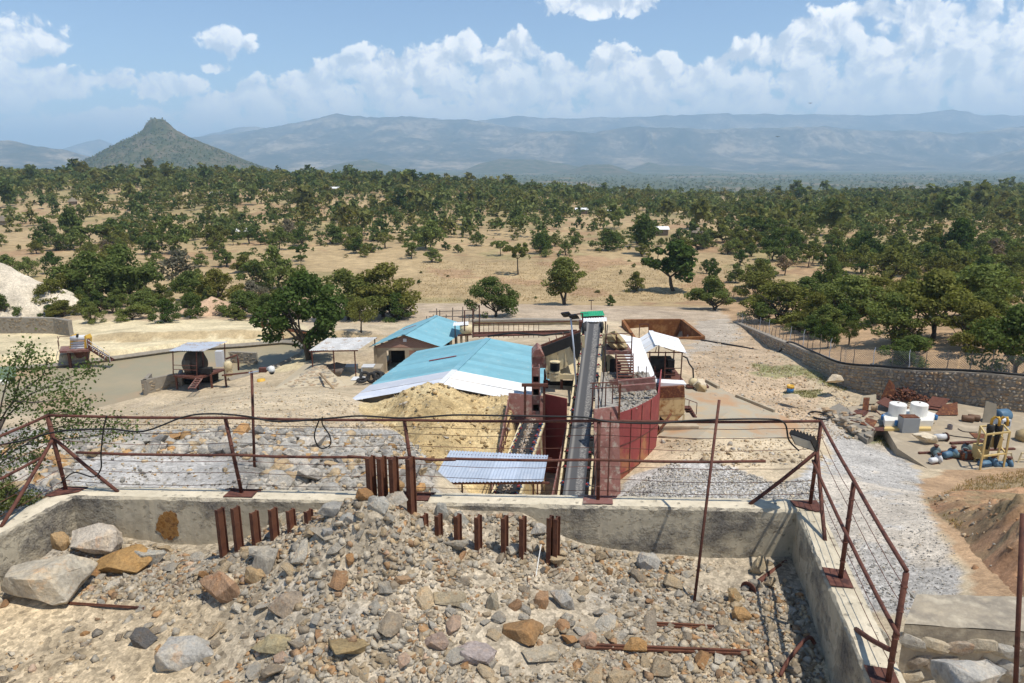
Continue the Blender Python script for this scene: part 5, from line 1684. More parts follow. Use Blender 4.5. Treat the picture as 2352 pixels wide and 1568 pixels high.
# right wing: brown face in bands, then the red curved wall
ztop = 12.75
seams = [6.6, 8.2, 9.75, 11.3, ztop]
for i in range(4):
    vplate(1362, 1419, 34.3, 34.75, seams[i] + 0.01, seams[i + 1], OXIDE, "brown_plate", ln=.4)
A_, B_ = P(1421, 1000, 34.6), P(1508, 1000, 37.8)
arc = []
mid_ = (A_ + B_) / 2 + Vector((0.45, -1.0, 0)) * 0.42
for k_ in range(13):
    t_ = k_ / 12
    arc.append(A_ * (1 - t_) ** 2 + mid_ * 2 * t_ * (1 - t_) + B_ * t_ ** 2)
RPG = M("red_plate_rusting", (0.30, 0.055, 0.055), (0.26, 0.05, 0.048), scale=0.8, rough=0.55, stain=(0.40, 0.19, 0.08), stain_scale=0.5, stain_amt=0.5)
zs_ = [6.5, 9.0, 10.6, 12.45]
for i in range(3):
    mbq = MB()
    for k_ in range(12):
        a, b = arc[k_], arc[k_ + 1]
        mbq.add([(a.x, a.y, zs_[i] + .01), (b.x, b.y, zs_[i] + .01), (b.x, b.y, zs_[i + 1]), (a.x, a.y, zs_[i + 1])], [(0, 1, 2, 3)])
        o_ = Vector((0.02, 0.06, 0))
        mbq.add([(a.x + .02, a.y + .06, zs_[i] + .01), (b.x + .02, b.y + .06, zs_[i] + .01), (b.x + .02, b.y + .06, zs_[i + 1]), (a.x + .02, a.y + .06, zs_[i + 1])], [(3, 2, 1, 0)])
        mbq.add([(a.x, a.y, zs_[i + 1]), (b.x, b.y, zs_[i + 1]), (b.x + .02, b.y + .06, zs_[i + 1]), (a.x + .02, a.y + .06, zs_[i + 1])], [(0, 1, 2, 3)])
    obj("red_plate", mbq, (M("red_plate_rust_foot", (0.36, 0.16, 0.07), (0.30, 0.09, 0.06), (0.42, 0.24, 0.12), scale=0.8, rough=0.7), RPG, REDPL)[i], rp)
vplate(1508, 1512, 37.8, 42.5, 6.6, 12.45, REDPL, "red_plate")
for k_ in (3, 6, 9):
    a = arc[k_] - Vector((0, .03, 0))
    obj("weld_seam", MB().bar(Vector((a.x, a.y, 6.6)), Vector((a.x, a.y, 12.4)), .03, .03), RUST, rp)
for z_ in (9.0, 10.6):
    obj("weld_seam", MB().path([Vector((a.x, a.y - .02, z_)) for a in arc], .022, 5), RUST, rp)
# gravel deck behind those plates
dk = [Vector((p.x, p.y + 0.07, 12.3)) for p in arc] + [Vector((B_.x + 0.3, 42.4, 12.3)), Vector((P(1385, 1000, 38).x, 42.4, 12.3)), Vector((P(1366, 1000, 34.3).x, 34.4, 12.3))]
obj("gravel_deck", MB().prism(dk, (0, 0, -0.2)), M("deck_gravel", (0.36, 0.33, 0.29), (0.27, 0.25, 0.22), (0.42, 0.39, 0.34), scale=4, rough=0.95, bump=0.8, bscale=16), rp)
r_ = np.random.default_rng(91)
ddx = r_.uniform(P(1425, 1000, 34.5).x, B_.x, 1100); ddy = r_.uniform(34.6, 42.2, 1100)
okd = inpoly(ddx, ddy, [(p.x, p.y) for p in dk])
dgr = stone_mass("deck_stones", ddx[okd], ddy[okd], np.full(okd.sum(), 12.3) + 0.25 * np.abs(fbm(ddx[okd] / 1.3, ddy[okd] / 1.3, 3, 93)), np.clip(r_.lognormal(math.log(.1), .4, okd.sum()), .05, .25), GRAVM, [((0.42, 0.41, 0.39), 5), ((0.34, 0.33, 0.31), 3), ((0.46, 0.40, 0.32), 2)], 92)
dgr.data.transform(Matrix.Translation(-ORG[rp.name])); dgr.parent = rp
for ua, va, ub, vb, y_ in ((1420, 880, 1505, 872, 38.6), (1420, 893, 1506, 886, 37.2)):
    obj("deck_beam", MB().bar(P(ua, va, y_), P(ub, vb, y_), .2, .35), OXIDE, rp)
tr_ = lambda uv, y, dp, m_: obj("rear_plate", MB().trace(uv, y, dp), m_, rp)
for u_ in (1362, 1376, 1392, 1408):
    a = P(u_, 880, 35.0 + (u_ % 5) * .5); obj("guard_post", MB().tube(a, Vector((a.x, a.y, 12.2)), .035, n=6), RUST, rp)
for v_ in (880, 892):
    obj("guard_rail", MB().tube(P(1356, v_, 35.2), P(1420, v_ - 3, 36.0), .03, n=6), RUST, rp)
tr_([(1400, 900), (1420, 900), (1420, 870), (1400, 872)], 39.5, .08, OXIDE)
# thin dark bars standing in for ladder shadows, and rusty edge, on the brown face
for u0 in (1389, 1404):
    a = P(u0, 925, 34.55)
    obj("ladder_shadow", MB().bar(Vector((a.x, a.y - 0.06, ztop - 0.2)), Vector((a.x - 0.35, a.y - 2.4, 7.0)), 0.05, 0.05), RUST, rp)
a = P(1420, 1000, 34.5)
obj("edge_post", MB().bar(Vector((a.x, a.y, 6.6)), Vector((a.x, a.y, ztop + 1.3)), 0.09, 0.09), RUSTY, rp)
# left wing
for i in range(4):
    vplate(1168, 1250, 39.2, 38.6, 6.2 + i * 1.45 + 0.01, 6.2 + (i + 1) * 1.45, OXIDE, "brown_plate", ln=.45, zt_=12.0)
vplate(1246, 1300, 38.5, 37.6, 6.2, 12.2, REDPL, "red_plate")
a, b = P(1300, 1000, 37.5), P(1262, 1000, 29.5)
for i in range(3):
    mbq = MB().prism([Vector((a.x, a.y, 6 + i * 1.6)), Vector((b.x, b.y, 6 + i * 1.6)), Vector((b.x, b.y, 7.59 + i * 1.6 - (1.2 if i == 2 else 0))), Vector((a.x, a.y, 7.59 + i * 1.6))], (0.06, 0, 0))
    obj("brown_plate", mbq, OXIDE, rp)
a, b = P(1168, 1000, 39.0), P(1118, 1000, 29.5)
obj("brown_plate", MB().prism([Vector((a.x, a.y, 6)), Vector((b.x, b.y, 6)), Vector((b.x, b.y, 9.6)), Vector((a.x, a.y, 11.9))], (0.06, 0, 0)), OXIDE, rp)
obj("pit_floor", MB().box((1.2, 33.5, 6.9), (9.5, 11, 0.1)), M("pit_floor", (0.20, 0.10, 0.08), (0.28, 0.20, 0.15), rough=0.9), rp)
# handrails of the left side
rl = TH_("handrail", 1150, 1100, 30, "rusty handrail stepping up beside the ore conveyor's left", "railing")
for k_ in range(12):
    t_ = k_ / 11
    a = P(1128, 1120, 29).lerp(P(1176, 968, 38.8), t_)
    obj("post", MB().tube(a - Vector((0, 0, .6)), a + Vector((0, 0, .55)), 0.025, n=6), RUST, rl)
a, b = P(1128, 1120, 29), P(1176, 968, 38.8)
for h_ in (0.55, 0.1):
    obj("rail", MB().tube(a + Vector((0, 0, h_)), b + Vector((0, 0, h_)), 0.025, n=6), RUST, rl)

# small corrugated roof over the feeder
cr = TH_("corrugated_canopy", 1130, 1130, 27, "small blue-grey corrugated roof on posts behind the bin wall", "canopy")
y0_, y1_ = 25.6, 28.6
A0_, A1_, A2_, A3_ = P(990, 1108, y0_), P(1247, 1106, y0_), P(1258, 1046, y1_), P(1034, 1034, y1_)
for k_ in range(4):
    t0_, t1_ = k_ / 4, (k_ + 1) / 4 + 0.004
    lift = Vector((0, 0, 0.004 * k_))
    obj("roof_sheet", MB().corr(A0_.lerp(A1_, t0_) + lift, A0_.lerp(A1_, t1_) + lift, A3_.lerp(A2_, t1_) + lift, A3_.lerp(A2_, t0_) + lift, 0.13, 0.022, along=3), GALV, cr, smooth=True)
for u_, v_, yy in ((1015, 1106, y0_ + .3), (1225, 1105, y0_ + .3), (1060, 1040, y1_ - .3), (1235, 1050, y1_ - .3)):
    p = P(u_, v_, yy)
    obj("post", MB().bar(p - Vector((0, 0, 0.05)), Vector((p.x, p.y, 8)), 0.07, 0.07), RUST, cr)
for yy, (ua, va, ub, vb) in ((y0_ + .25, (985, 1106, 1262, 1105)), (y1_ - .3, (1030, 1040, 1268, 1050))):
    obj("purlin", MB().bar(P(ua, va, yy) - Vector((0, 0, .07)), P(ub, vb, yy) - Vector((0, 0, .07)), 0.06, 0.08), RUST, cr)

# transfer chute: tall brown box column with three openings
ch = TH_("transfer_chute", 1231, 950, 38, "tall brown steel chute with dark openings at the ore conveyor's head", "chute")
def tr(parent, name, uv, y, dep, mat): return obj(name, MB().trace(uv, y, dep), mat, parent)
for a, b in ((844, 864), (878, 893), (908, 929), (944, 952)):
    tr(ch, "face_plate", [(1222, b), (1240, b), (1240.5, a), (1222.5, a)], 37.2, 0.06, OXIDE)
for s_ in ((1222, 1224.4), (1238, 1240.4)):
    tr(ch, "cheek", [(s_[0], 952), (s_[1], 952), (s_[1], 844), (s_[0], 844)], 37.22, 0.7, OXIDE)
tr(ch, "back_plate", [(1223, 952), (1239, 952), (1239, 845), (1223, 845)], 37.9, 0.05, SHADE)  # back plate coloured near-black as the shade behind the openings
obj("crosshead", MB().bar(P(1198, 884, 37.0), P(1258, 884, 37.0), 0.14, 0.16), RUST, ch)
for u_ in (1206, 1250):
    obj("leg", MB().bar(P(u_, 886, 37.05), Vector((P(u_, 950, 37.05).x, 37.05, 7.0)), 0.13, 0.13), RUST, ch)

# jaw crusher / grizzly feeder
cz_ = TH_("rock_crusher", 1290, 880, 41, "cream vibrating crusher box with coil spring and black sloping side plate", "crusher")
tr(cz_, "side_plate", [(1255.5, 857), (1255, 816), (1311, 797), (1318, 812), (1323, 830), (1284, 851)], 41.0, 2.4, CREAM)
tr(cz_, "black_cover", [(1243, 798), (1334, 763), (1335, 802), (1326, 830), (1318, 814), (1309, 796), (1252, 819)], 40.85, 0.1, BLACKST)
tr(cz_, "hopper_wall", [(1243, 797), (1334, 762), (1334, 757), (1243, 792)], 42.9, 0.12, RUST)
tr(cz_, "base_beam", [(1256, 870), (1326, 872), (1326, 860), (1256, 859)], 40.9, 2.6, CREAM)
for k_ in range(3):
    tr(cz_, "rib", [(1262 + k_ * 18, 819 - k_ * 6), (1264.5 + k_ * 18, 818 - k_ * 6), (1264.5 + k_ * 18, 848 - k_ * 2), (1262 + k_ * 18, 849 - k_ * 2)], 40.94, 0.06, CREAM)
sp_ = P(1274.5, 850, 40.6)
spm = MB()
for k_ in range(7):
    spm.lathe(sp_ + Vector((0, 0, 0.0 + k_ * 0.07)), [(0.26, 0), (0.30, 0.02), (0.26, 0.04)], 16)
obj("coil_spring", spm, BLACKST, cz_, smooth=True)
obj("spring_cap", MB().lathe(sp_ + Vector((0, 0, 0.5)), [(0.32, 0), (0.32, 0.05), (0.1, 0.1)], 18), CREAM, cz_)
obj("spring_cap", MB().lathe(sp_ + Vector((0, 0, -0.12)), [(0.32, 0), (0.32, 0.08)], 18), CREAM, cz_)
obj("spring_seat", MB().box(sp_ + Vector((0, 0.05, -0.38)), (0.62, 0.5, 0.5)), CREAM, cz_)
obj("bearing", MB().lathe(sp_ + Vector((0, -0.2, -0.32)), [(0.14, 0), (0.14, 0.06), (0.06, 0.08)], 14, (0, -1, 0)), CREAM, cz_)
tr(cz_, "feed_box", [(1222.5, 845), (1254, 845), (1254, 818), (1236, 804), (1223, 818)], 41.2, 1.9, OXIDE)
tr(cz_, "feed_lip", [(1222, 819), (1250, 819), (1240, 802), (1228, 804)], 41.1, 0.08, OXIDE)
for u_ in (1256, 1290, 1326):
    a = P(u_, 872, 41.3)
    obj("column", MB().bar(a, Vector((a.x, a.y, 7.0)), 0.16, 0.16), RUST, cz_)
    a2 = a + Vector((0, 2.2, 0))
    obj("column", MB().bar(a2, Vector((a2.x, a2.y, 7.0)), 0.16, 0.16), RUST, cz_)
tr(cz_, "under_shade", [(1248, 925), (1330, 925), (1330, 874), (1248, 874)], 43.4, 0.1, SHADE)  # dark sheet standing in for the shade beneath the crusher
tr(cz_, "floor_slab", [(1245, 930), (1330, 934), (1330, 926), (1245, 922)], 38.7, 3.2, SLAB)
for k_ in range(4):
    tr(cz_, "grizzly_bar", [(1262 + k_ * 16, 786 - k_ * 6), (1264 + k_ * 16, 786 - k_ * 6), (1262 + k_ * 16, 776 - k_ * 6), (1260 + k_ * 16, 776 - k_ * 6)], 42.4, 0.1, OXIDE)

# solar flood lamp on its pole
sl = TH_("solar_lamp", 1322, 890, 39.6, "pole with tilted black solar flood lights left of the long conveyor", "lamp post")
obj("pole", MB().path([P(1324, 905, 39.6), P(1318, 800, 39.6), P(1311, 730, 39.6)], [0.05, 0.045, 0.04], 8), GALV, sl, smooth=True)
for du, dv in ((-9, -3), (8, 2)):
    c = P(1310 + du, 724 + dv, 39.5)
    rm = Matrix.Rotation(R(-32), 3, 'X') @ Matrix.Rotation(R(-20), 3, 'Z')
    pn = obj("solar_panel", MB().box(c, (0.46, 0.62, 0.05), rm), PANEL, sl)
    obj("panel_frame", MB().box(c - Vector((0, 0, 0.045)), (0.50, 0.66, 0.03), rm), BLACKST, pn)

# discharge end: posts, platform, stairs, tarpaulin, right of the conveyor
pf = TH_("stair_platform", 1425, 900, 42, "brown steel platform and stair right of the long conveyor's head", "platform")
tr(pf, "deck", [(1391, 814), (1452, 814), (1452, 806), (1391, 806)], 42.2, 1.8, OXIDE)
for i in range(13):
    t_ = i / 12
    a, b = P(1416 + t_ * 4, 818 + t_ * 78, 42.1 - t_ * 2.2), P(1453 + t_ * 1.5, 818 + t_ * 78, 42.1 - t_ * 2.2)
    obj("tread", MB().bar(a, b, 0.22, 0.05), RUST, pf)
for ua, ub in ((1415, 1419), (1454, 1455.5)):
    obj("stringer", MB().bar(P(ua, 814, 42.3), P(ub, 900, 39.8), 0.06, 0.22), RUST, pf)
for u_, vt in ((1392, 770), (1416, 768), (1452, 764)):
    a = P(u_, vt, 42.4)
    obj("post", MB().tube(a, Vector((a.x, a.y, 12.0 if u_ > 1400 else 9.0)), 0.04, n=8), RUST, pf)
for v_ in (768, 788):
    obj("handrail", MB().tube(P(1392, v_ - 1, 42.4), P(1452, v_ - 3, 42.4), 0.028, n=6), RUST, pf)
for u0_, v0_, u1_, v1_ in ((1452, 858, 1504, 880), (1419, 905, 1504, 862)):
    obj("handrail", MB().tube(P(u0_, v0_, 39.6), P(u1_, v1_, 38.9), 0.025, n=6), RUST, pf)
for u_ in (1465, 1484, 1503):
    a = P(u_, 868, 39.2); obj("post", MB().tube(a + Vector((0, 0, 0.7)), Vector((a.x, a.y, 12.2)), 0.025, n=6), RUST, pf)
hd = TH_("conveyor_head_frame", 1395, 885, 44, "cream posts and drive frame carrying the long conveyor's head", "frame")
for ua, va, ub, vb, y_ in ((1387, 765, 1389, 885, 43.5), (1340, 770, 1338, 880, 43.8), (1398, 815, 1396, 880, 43.6)):
    obj("post", MB().bar(P(ua, va, y_), P(ub, vb, y_), 0.16, 0.16), CREAM, hd)
tr(hd, "bracket", [(1378, 885), (1402, 885), (1402, 872), (1390, 866)], 43.0, 0.7, CREAM)
tr(hd, "screen_box", [(1391, 868), (1412, 870), (1412, 822), (1404, 816), (1391, 816)], 44.2, 1.6, CREAM)
obj("flywheel", MB().lathe(P(1407, 842, 43.9), [(0.35, 0), (0.55, 0.02), (0.55, 0.16), (0.35, 0.18)], 22, (0, -1, 0)), BLACKST, hd, smooth=True)
tr(hd, "motor", [(1331, 757), (1339, 757), (1339, 738), (1331, 738)], 46.6, 0.5, RUST)
obj("pulley", MB().lathe(P(1337, 756, 46.2), [(0.42, 0), (0.45, 0.04), (0.45, 0.2), (0.42, 0.24)], 22, (1, 0, 0)), BLACKST, hd, smooth=True)
obj("pulley", MB().lathe(P(1379, 752, 46.4), [(0.36, 0), (0.38, 0.04), (0.38, 0.18)], 22, (1, 0, 0)), BLACKST, hd, smooth=True)
# rain cover behind the head
cv = TH_("head_cover", 1365, 745, 49, "white corrugated cover above the head of the long conveyor", "roof")
obj("roof_sheet", MB().corr(P(1335, 741, 47.8), P(1394, 737, 47.8), P(1393, 728, 49.6), P(1334, 731, 49.6), 0.18, 0.02, along=2), WHITESH, cv, smooth=True)
for u_ in (1338, 1391):
    a = P(u_, 738, 48.4); obj("post", MB().bar(a, Vector((a.x, a.y, 9)), 0.08, 0.08), RUST, cv)
a = P(1338, 722, 47.9)
obj("mast", MB().bar(a, P(1338, 760, 47.9), 0.1, 0.1).bar(P(1325, 721, 47.9), P(1339, 720, 47.9), 0.08, 0.08), RUST, cv)

# tarpaulin bundle on the platform
tp = MB()
n_ = 12
outl = [(1393, 772), (1400, 763), (1412, 759), (1424, 768), (1436, 782), (1442, 796), (1444, 807), (1425, 809), (1410, 805), (1396, 790)]
random.seed(9)
cpt = P(1418, 786, 42.6)
for k_, (uu, vv) in enumerate(outl):
    tp.v.append(P(uu, vv, 43.0 + 0.25 * math.sin(k_ * 2.3)))
for k_, (uu, vv) in enumerate(outl):
    f_ = 0.55
    tp.v.append(P(1418 + (uu - 1418) * f_, 786 + (vv - 786) * f_, 42.35 + 0.22 * math.sin(k_ * 3.7 + 1)))
for k_, (uu, vv) in enumerate(outl):
    tp.v.append(P(1418 + (uu - 1418) * 0.95, 786 + (vv - 786) * 0.95, 44.0 + 0.2 * math.sin(k_ * 1.7)))
tp.v.append(cpt + Vector((0, -0.1, 0)))
nn_ = len(outl)
for k_ in range(nn_):
    k2 = (k_ + 1) % nn_
    tp.f += [(k_, k2, nn_ + k2, nn_ + k_), (nn_ + k_, nn_ + k2, 3 * nn_), (2 * nn_ + k2, 2 * nn_ + k_, k_, k2)[::1]]
tp.f.append(tuple(2 * nn_ + k_ for k_ in range(nn_)))
obj("tarpaulin", tp, TARP, None, "crumpled tan tarpaulin hanging over the platform rail", "tarpaulin")

# white lean-to roof and white gable shed
def roof_slope(parent, a, b, c, d, n, mat, pitch=0.25, amp=0.028, along=3, name="roof_sheet"):
    """sheets side by side between the lower edge a-b and the upper edge d-c"""
    a, b, c, d = map(Vector, (a, b, c, d))
    for k_ in range(n):
        t0_, t1_ = k_ / n, (k_ + 1) / n + 0.006
        if k_ == n - 1: t1_ = 1
        nrm_ = (b - a).cross(d - a).normalized()
        if nrm_.z < 0: nrm_ = -nrm_
        lift = nrm_ * (0.022 if k_ % 2 else 0.0)
        obj(name, MB().corr(a.lerp(b, t0_) + lift, a.lerp(b, t1_) + lift, d.lerp(c, t1_) + lift, d.lerp(c, t0_) + lift, pitch, amp, along=along), mat, parent, smooth=True)


lt = TH_("lean_to_roof", 1460, 870, 46, "white sheet lean-to roof sloping down towards the red plates", "roof")
ra, rb_, rc_, rd_ = P(1452, 857, 43.2), P(1507, 868, 42.6), P(1470, 778, 52.5), P(1414, 766, 52.5)
roof_slope(lt, ra, rd_, rc_, rb_, 6, WHITESH)
for u_, v_, y_ in ((1456, 860, 43.4), (1502, 868, 42.9), (1466, 780, 51.8)):
    a = P(u_, v_, y_); obj("post", MB().bar(a - Vector((0, 0, .04)), Vector((a.x, a.y, 7.5)), 0.09, 0.09), RUST, lt)
tr(lt, "side_sheet", [(1456, 900), (1503, 905), (1503, 871), (1456, 861)], 43.0, 0.05, RUST)

def gable_roof(parent, fl, fr_, fp, bl, br, bp, n, mat_l, mat_r, ridge=None, pitch=0.25):
    roof_slope(parent, fl, bl, bp, fp, n, mat_l, pitch)
    roof_slope(parent, fr_, br, bp, fp, n, mat_r, pitch)
    if ridge:
        fp, bp = Vector(fp), Vector(bp)
        obj("ridge_cap", MB().bar(fp + Vector((0, 0, .02)), bp + Vector((0, 0, .02)), 0.36, 0.05), ridge, parent)


gs = TH_("gable_shed", 1525, 880, 53, "open shed with white gable roof beside the cream tank", "shed")
yF, yB = 52.0, 57.5
Rf = P(1510, 793, yF); zr = Rf.z
Lf, Rr = P(1482, 812, yF), P(1578, 810, yF)
rdv = PZ(1495, 760, zr) - Rf
Lf.z = Rr.z = (Lf.z + Rr.z) / 2
gable_roof(gs, Lf, Rr, Rf, Lf + rdv, Rr + rdv, Rf + rdv, 4, WHITESH, WHITESH, WHITESH)
for p in (Lf.lerp(Rr, 0.12), Lf.lerp(Rr, 0.5), Lf.lerp(Rr, 0.9)):
    for q in (0.06, 0.94):
        a = p + rdv * q
        obj("post", MB().tube(a + Vector((0, 0, 0.05)), Vector((a.x, a.y, 7.6)), 0.05, n=8), RUST, gs)
obj("tie_beam", MB().bar(Lf + rdv * .05, Rr + rdv * .05, 0.06, 0.08), RUST, gs)
for t_ in (0.25, 0.75):
    obj("truss_strut", MB().bar(Lf.lerp(Rr, t_) + rdv * .05, Rf + rdv * .05 + (Lf.lerp(Rr, t_) - Rf) * 0.35, 0.05, 0.05), RUST, gs)
for h_ in (0.55, 1.05):
    zb_ = 8.6 + h_
    obj("guard_rail", MB().tube(Vector((Lf.lerp(Rr, .5).x, Lf.y + .3, zb_)), Vector((Rr.x - .3, Rr.y + .3, zb_)), 0.03, n=6), RUST, gs)
obj("floor", MB().box((Lf.lerp(Rr, .55).x, yF + 2.6, 8.55), (2.9, 4.6, 0.12)), RUST, gs)
ml = TH_("mill_machine", 1530, 860, 53.5, "dark machinery standing inside the white gable shed", "machine")
cM = Vector((Lf.lerp(Rr, .52).x, yF + 2.2, 8.7))
obj("drum", MB().lathe(cM + Vector((-0.9, 0, 0.75)), [(0.5, 0), (0.65, 0.1), (0.65, 1.7), (0.5, 1.8)], 20, (1, 0, 0)), BLACKST, ml, smooth=True)
obj("base", MB().box(cM + Vector((0, 0, 0.1)), (2.2, 1.2, 0.3)), RUST, ml)
obj("motor", MB().box(cM + Vector((0.7, -0.6, 0.9)), (0.5, 0.5, 0.8)), BLACKST, ml)

# cream rusty tank beside the red wall
tk = TH_("feed_tank", 1540, 1000, 41, "cream rust-streaked tank with a hopper bottom on legs", "tank")
tr(tk, "upper_band", [(1509, 915), (1573, 912), (1572, 886), (1510, 890)], 41.0, 1.6, RUSTY)
CRT = M("cream_rusted", (0.62, 0.47, 0.24), (0.56, 0.42, 0.21), scale=2, rough=0.6, stain=(0.30, 0.13, 0.04), stain_scale=2.2, stain_amt=0.45)
tr(tk, "body", [(1511, 953), (1572, 950), (1573, 912), (1509, 915)], 41.03, 1.55, CRT)
tr(tk, "hopper", [(1530, 968), (1555, 966), (1571, 950), (1512, 953)], 41.06, 1.45, CRT)
obj("outlet_valve", MB().lathe(P(1540, 975, 41.5), [(0.09, 0), (0.09, 0.25), (0.16, 0.27), (0.16, 0.35)], 14), RUST, tk)
for u_, y_ in ((1513, 41.1), (1571, 41.1), (1516, 42.5), (1569, 42.5)):
    a = P(u_, 950, y_); obj("leg", MB().bar(a, Vector((a.x, a.y, 9.3)), 0.1, 0.1), CREAM, tk)
tr(tk, "cover_sheet", [(1505, 893), (1570, 890), (1577, 882), (1505, 878)], 41.2, 0.8, WHITESH)
obj("drain_pipe", MB().tube(P(1541, 950, 40.9), P(1507, 1000, 39.8), 0.07, n=10), RUSTY, tk, smooth=True)
obj("plinth", MB().box((P(1548, 992, 41.7).x, 41.7, 9.2), (2.4, 2.4, 0.5)), SLAB, None, "low concrete plinth under the cream tank", "plinth")

# steps with handrail behind the tank
stp = TH_("metal_steps", 1585, 945, 44, "small metal steps with handrail at the cream tank", "steps")
for i in range(5):
    obj("tread", MB().box(P(1578 + i * 3.0, 935 - 0 + i * 5, 44.0), (0.5, 0.5, 0.05)), RUST, stp)
for u_, v_ in ((1573, 915), (1583, 920), (1601, 925)):
    a = P(u_, v_, 43.9); obj("post", MB().tube(a, a - Vector((0, 0, 0.8)), 0.025, n=6), RUST, stp)
obj("rail", MB().tube(P(1573, 915, 43.9), P(1601, 925, 43.9), 0.025, n=6), RUST, stp)

# pump with hoses and sacks
pu = TH_("slurry_pump", 1600, 890, 51, "slurry pump with a tall hose beside the white gable shed", "pump")
b0 = P(1592, 888, 50.5)
obj("volute", MB().lathe(b0 + Vector((0, 0, .35)), [(0.1, -.2), (0.35, -.1), (0.35, .1), (0.1, .2)], 18, (0, 1, 0)), CREAM, pu, smooth=True)
obj("base", MB().box(b0 + Vector((.3, 0, .05)), (1.6, .6, .14)), RUST, pu)
obj("hose", MB().path([b0 + Vector((0, 0, .5)), b0 + Vector((-.1, 0, 1.4)), P(1583, 835, 50.6), P(1578, 822, 51), P(1570, 818, 51.5)], 0.06, 8), CABLE, pu, smooth=True)
def sack(u, v, y, w_, h_, mat, name, label, cat, seed=0):
    vs_, fs_ = FINE[seed % len(FINE)]
    c = P(u, v, y); c.z = float(H(c.x, c.y)) + h_ * 0.42 if c.z - float(H(c.x, c.y)) < 2 else c.z
    ext = vs_.max(0) - vs_.min(0)
    return obj(name, MB().add([Vector((v_[0] / ext[0] * w_, v_[1] / ext[1] * w_ * .8, v_[2] / ext[2] * h_)) + c for v_ in vs_], [tuple(f) for f in fs_]), mat, None, label, cat, smooth=True)
sack(1606, 875, 50.3, 1.0, 0.9, SACK, "sack", "pale sack lying on the slurry pump", "sack", 2)
sack(1610, 888, 50.0, 0.8, 0.7, TARP, "sack", "tan sack slumped beside the slurry pump", "sack", 4)

# stained concrete apron and kerbs
def slab_poly(uvs, z, thick, mat, name, label=None, cat=None, kind=None, lift=0):
    q = [PZ(u, v, z) for u, v in uvs]
    return obj(name, MB().prism([Vector((p.x, p.y, z)) for p in q], (0, 0, -thick)), mat, None, label, cat, kind=kind)
AP = [(1568, 885), (1625, 880), (1700, 918), (1790, 955), (1850, 985), (1835, 1008), (1600, 1012), (1512, 1005), (1570, 950)]
q = [P(u, v, 1.0) for u, v in AP]
aq = []
for u, v in AP:
    g_ = ground_hit(u, v, 25, 90); aq.append(g_ + Vector((0, 0, 0.10)))
cen = sum(aq, Vector()) / len(aq)
mbq = MB()
n_ = 12
ring0 = aq
mbq.v += [cen + Vector((0, 0, .05))] + [a for a in aq] + [a - Vector((0, 0, .5)) for a in aq]
k_ = len(aq)
mbq.f += [(0, 1 + i, 1 + (i + 1) % k_) for i in range(k_)] + [(1 + i, 1 + k_ + i, 1 + k_ + (i + 1) % k_, 1 + (i + 1) % k_) for i in range(k_)]
obj("concrete_apron", mbq, APRON, None, kind="structure")
for ua, va, ub, vb, lab in ((1690, 915, 1778, 950, "low concrete kerb along the apron's upper right side"), (1622, 880, 1650, 895, "short concrete kerb behind the slurry pump")):
    a, b = ground_hit(ua, va, 25, 90), ground_hit(ub, vb, 25, 90)
    obj("kerb_stone", MB().bar(a + Vector((0, 0, .12)), b + Vector((0, 0, .12)), 0.22, 0.4), SLAB, None, lab, "kerb")["kind"] = "thing"

# iron stained settling tank
ot = TH_("settling_tank", 1520, 765, 84, "large rust-orange walled settling tank behind the white sheds", "tank")
zt = TANKZ
tl, trr, brr, bl_ = TANKC
for a, b, nm in ((tl, trr, "back_wall"), (trr, brr, "side_wall"), (bl_, tl, "side_wall")):
    d_ = (b - a).normalized(); n_ = Vector((-d_.y, d_.x, 0)) * 0.35
    obj(nm, MB().prism([a, b, b - Vector((0, 0, 2.6)), a - Vector((0, 0, 2.6))], n_), ORANGEW, ot)
obj("front_wall", MB().prism([brr, bl_, bl_ - Vector((0, 0, 2.6)), brr - Vector((0, 0, 2.6))], (0, -0.3, 0)), ORANGEW, ot)
obj("water", MB().add([v - Vector((0, 0, 2.3)) for v in (tl, trr, brr, bl_)], [(0, 1, 2, 3)]), M("orange_water", (0.24, 0.11, 0.03), (0.20, 0.09, 0.03), rough=0.15), ot)
obj("pump_gantry", MB().bar(P(1468, 775, 79), P(1469, 744, 79), .08, .08).bar(P(1469, 744, 79), P(1490, 744, 79), .08, .08).bar(P(1490, 744, 79), P(1490, 775, 79), .08, .08), RUST, ot)
PITW = [(1040, 737), (1335, 737), (1340, 752), (1334, 760), (1200, 762), (1090, 758)]
pw = TH_("retaining_wall", 1200, 760, 92, "long pale retaining wall with eroded yellow face behind the blue roofs", "wall")
obj("wall_face", MB().trace([(1085, 762), (1338, 760), (1338, 738), (1200, 735), (1110, 736), (1085, 742)], 92, 0.6), M("eroded_wall", (0.50, 0.42, 0.25), (0.40, 0.31, 0.18), (0.56, 0.49, 0.31), scale=0.7, rough=0.95, bump=0.9, bscale=4), pw)
obj("coping", MB().trace([(1080, 739), (1340, 738), (1340, 735.5), (1200, 733), (1080, 736)], 91.8, 0.9), MORTAR, pw)
pw["kind"] = "thing"
# green roofed hut and far poles
gh = TH_("green_roof_hut", 1360, 730, 97, "hut with a bright green sheet roof behind the long conveyor", "hut")
roof_slope(gh, P(1334, 727, 95.5), P(1389, 724, 95.5), P(1384, 713, 98.5), P(1333, 716, 98.5), 3, GREENSH)
for u_ in (1337, 1386):
    a = P(u_, 725, 96); obj("post", MB().bar(a, Vector((a.x, a.y, 2.4)), 0.12, 0.12), RUST, gh)
obj("wall", MB().trace([(1336, 738), (1386, 736), (1386, 725), (1336, 727)], 97, 0.2), RUST, gh)
obj("spindle", MB().tube(P(1358, 712, 97), P(1358, 690, 97), 0.05, n=6), RUST, gh)
obj("light_head", MB().bar(P(1352, 690, 97), P(1364, 689, 97), 0.3, 0.08), BLACKST, gh)
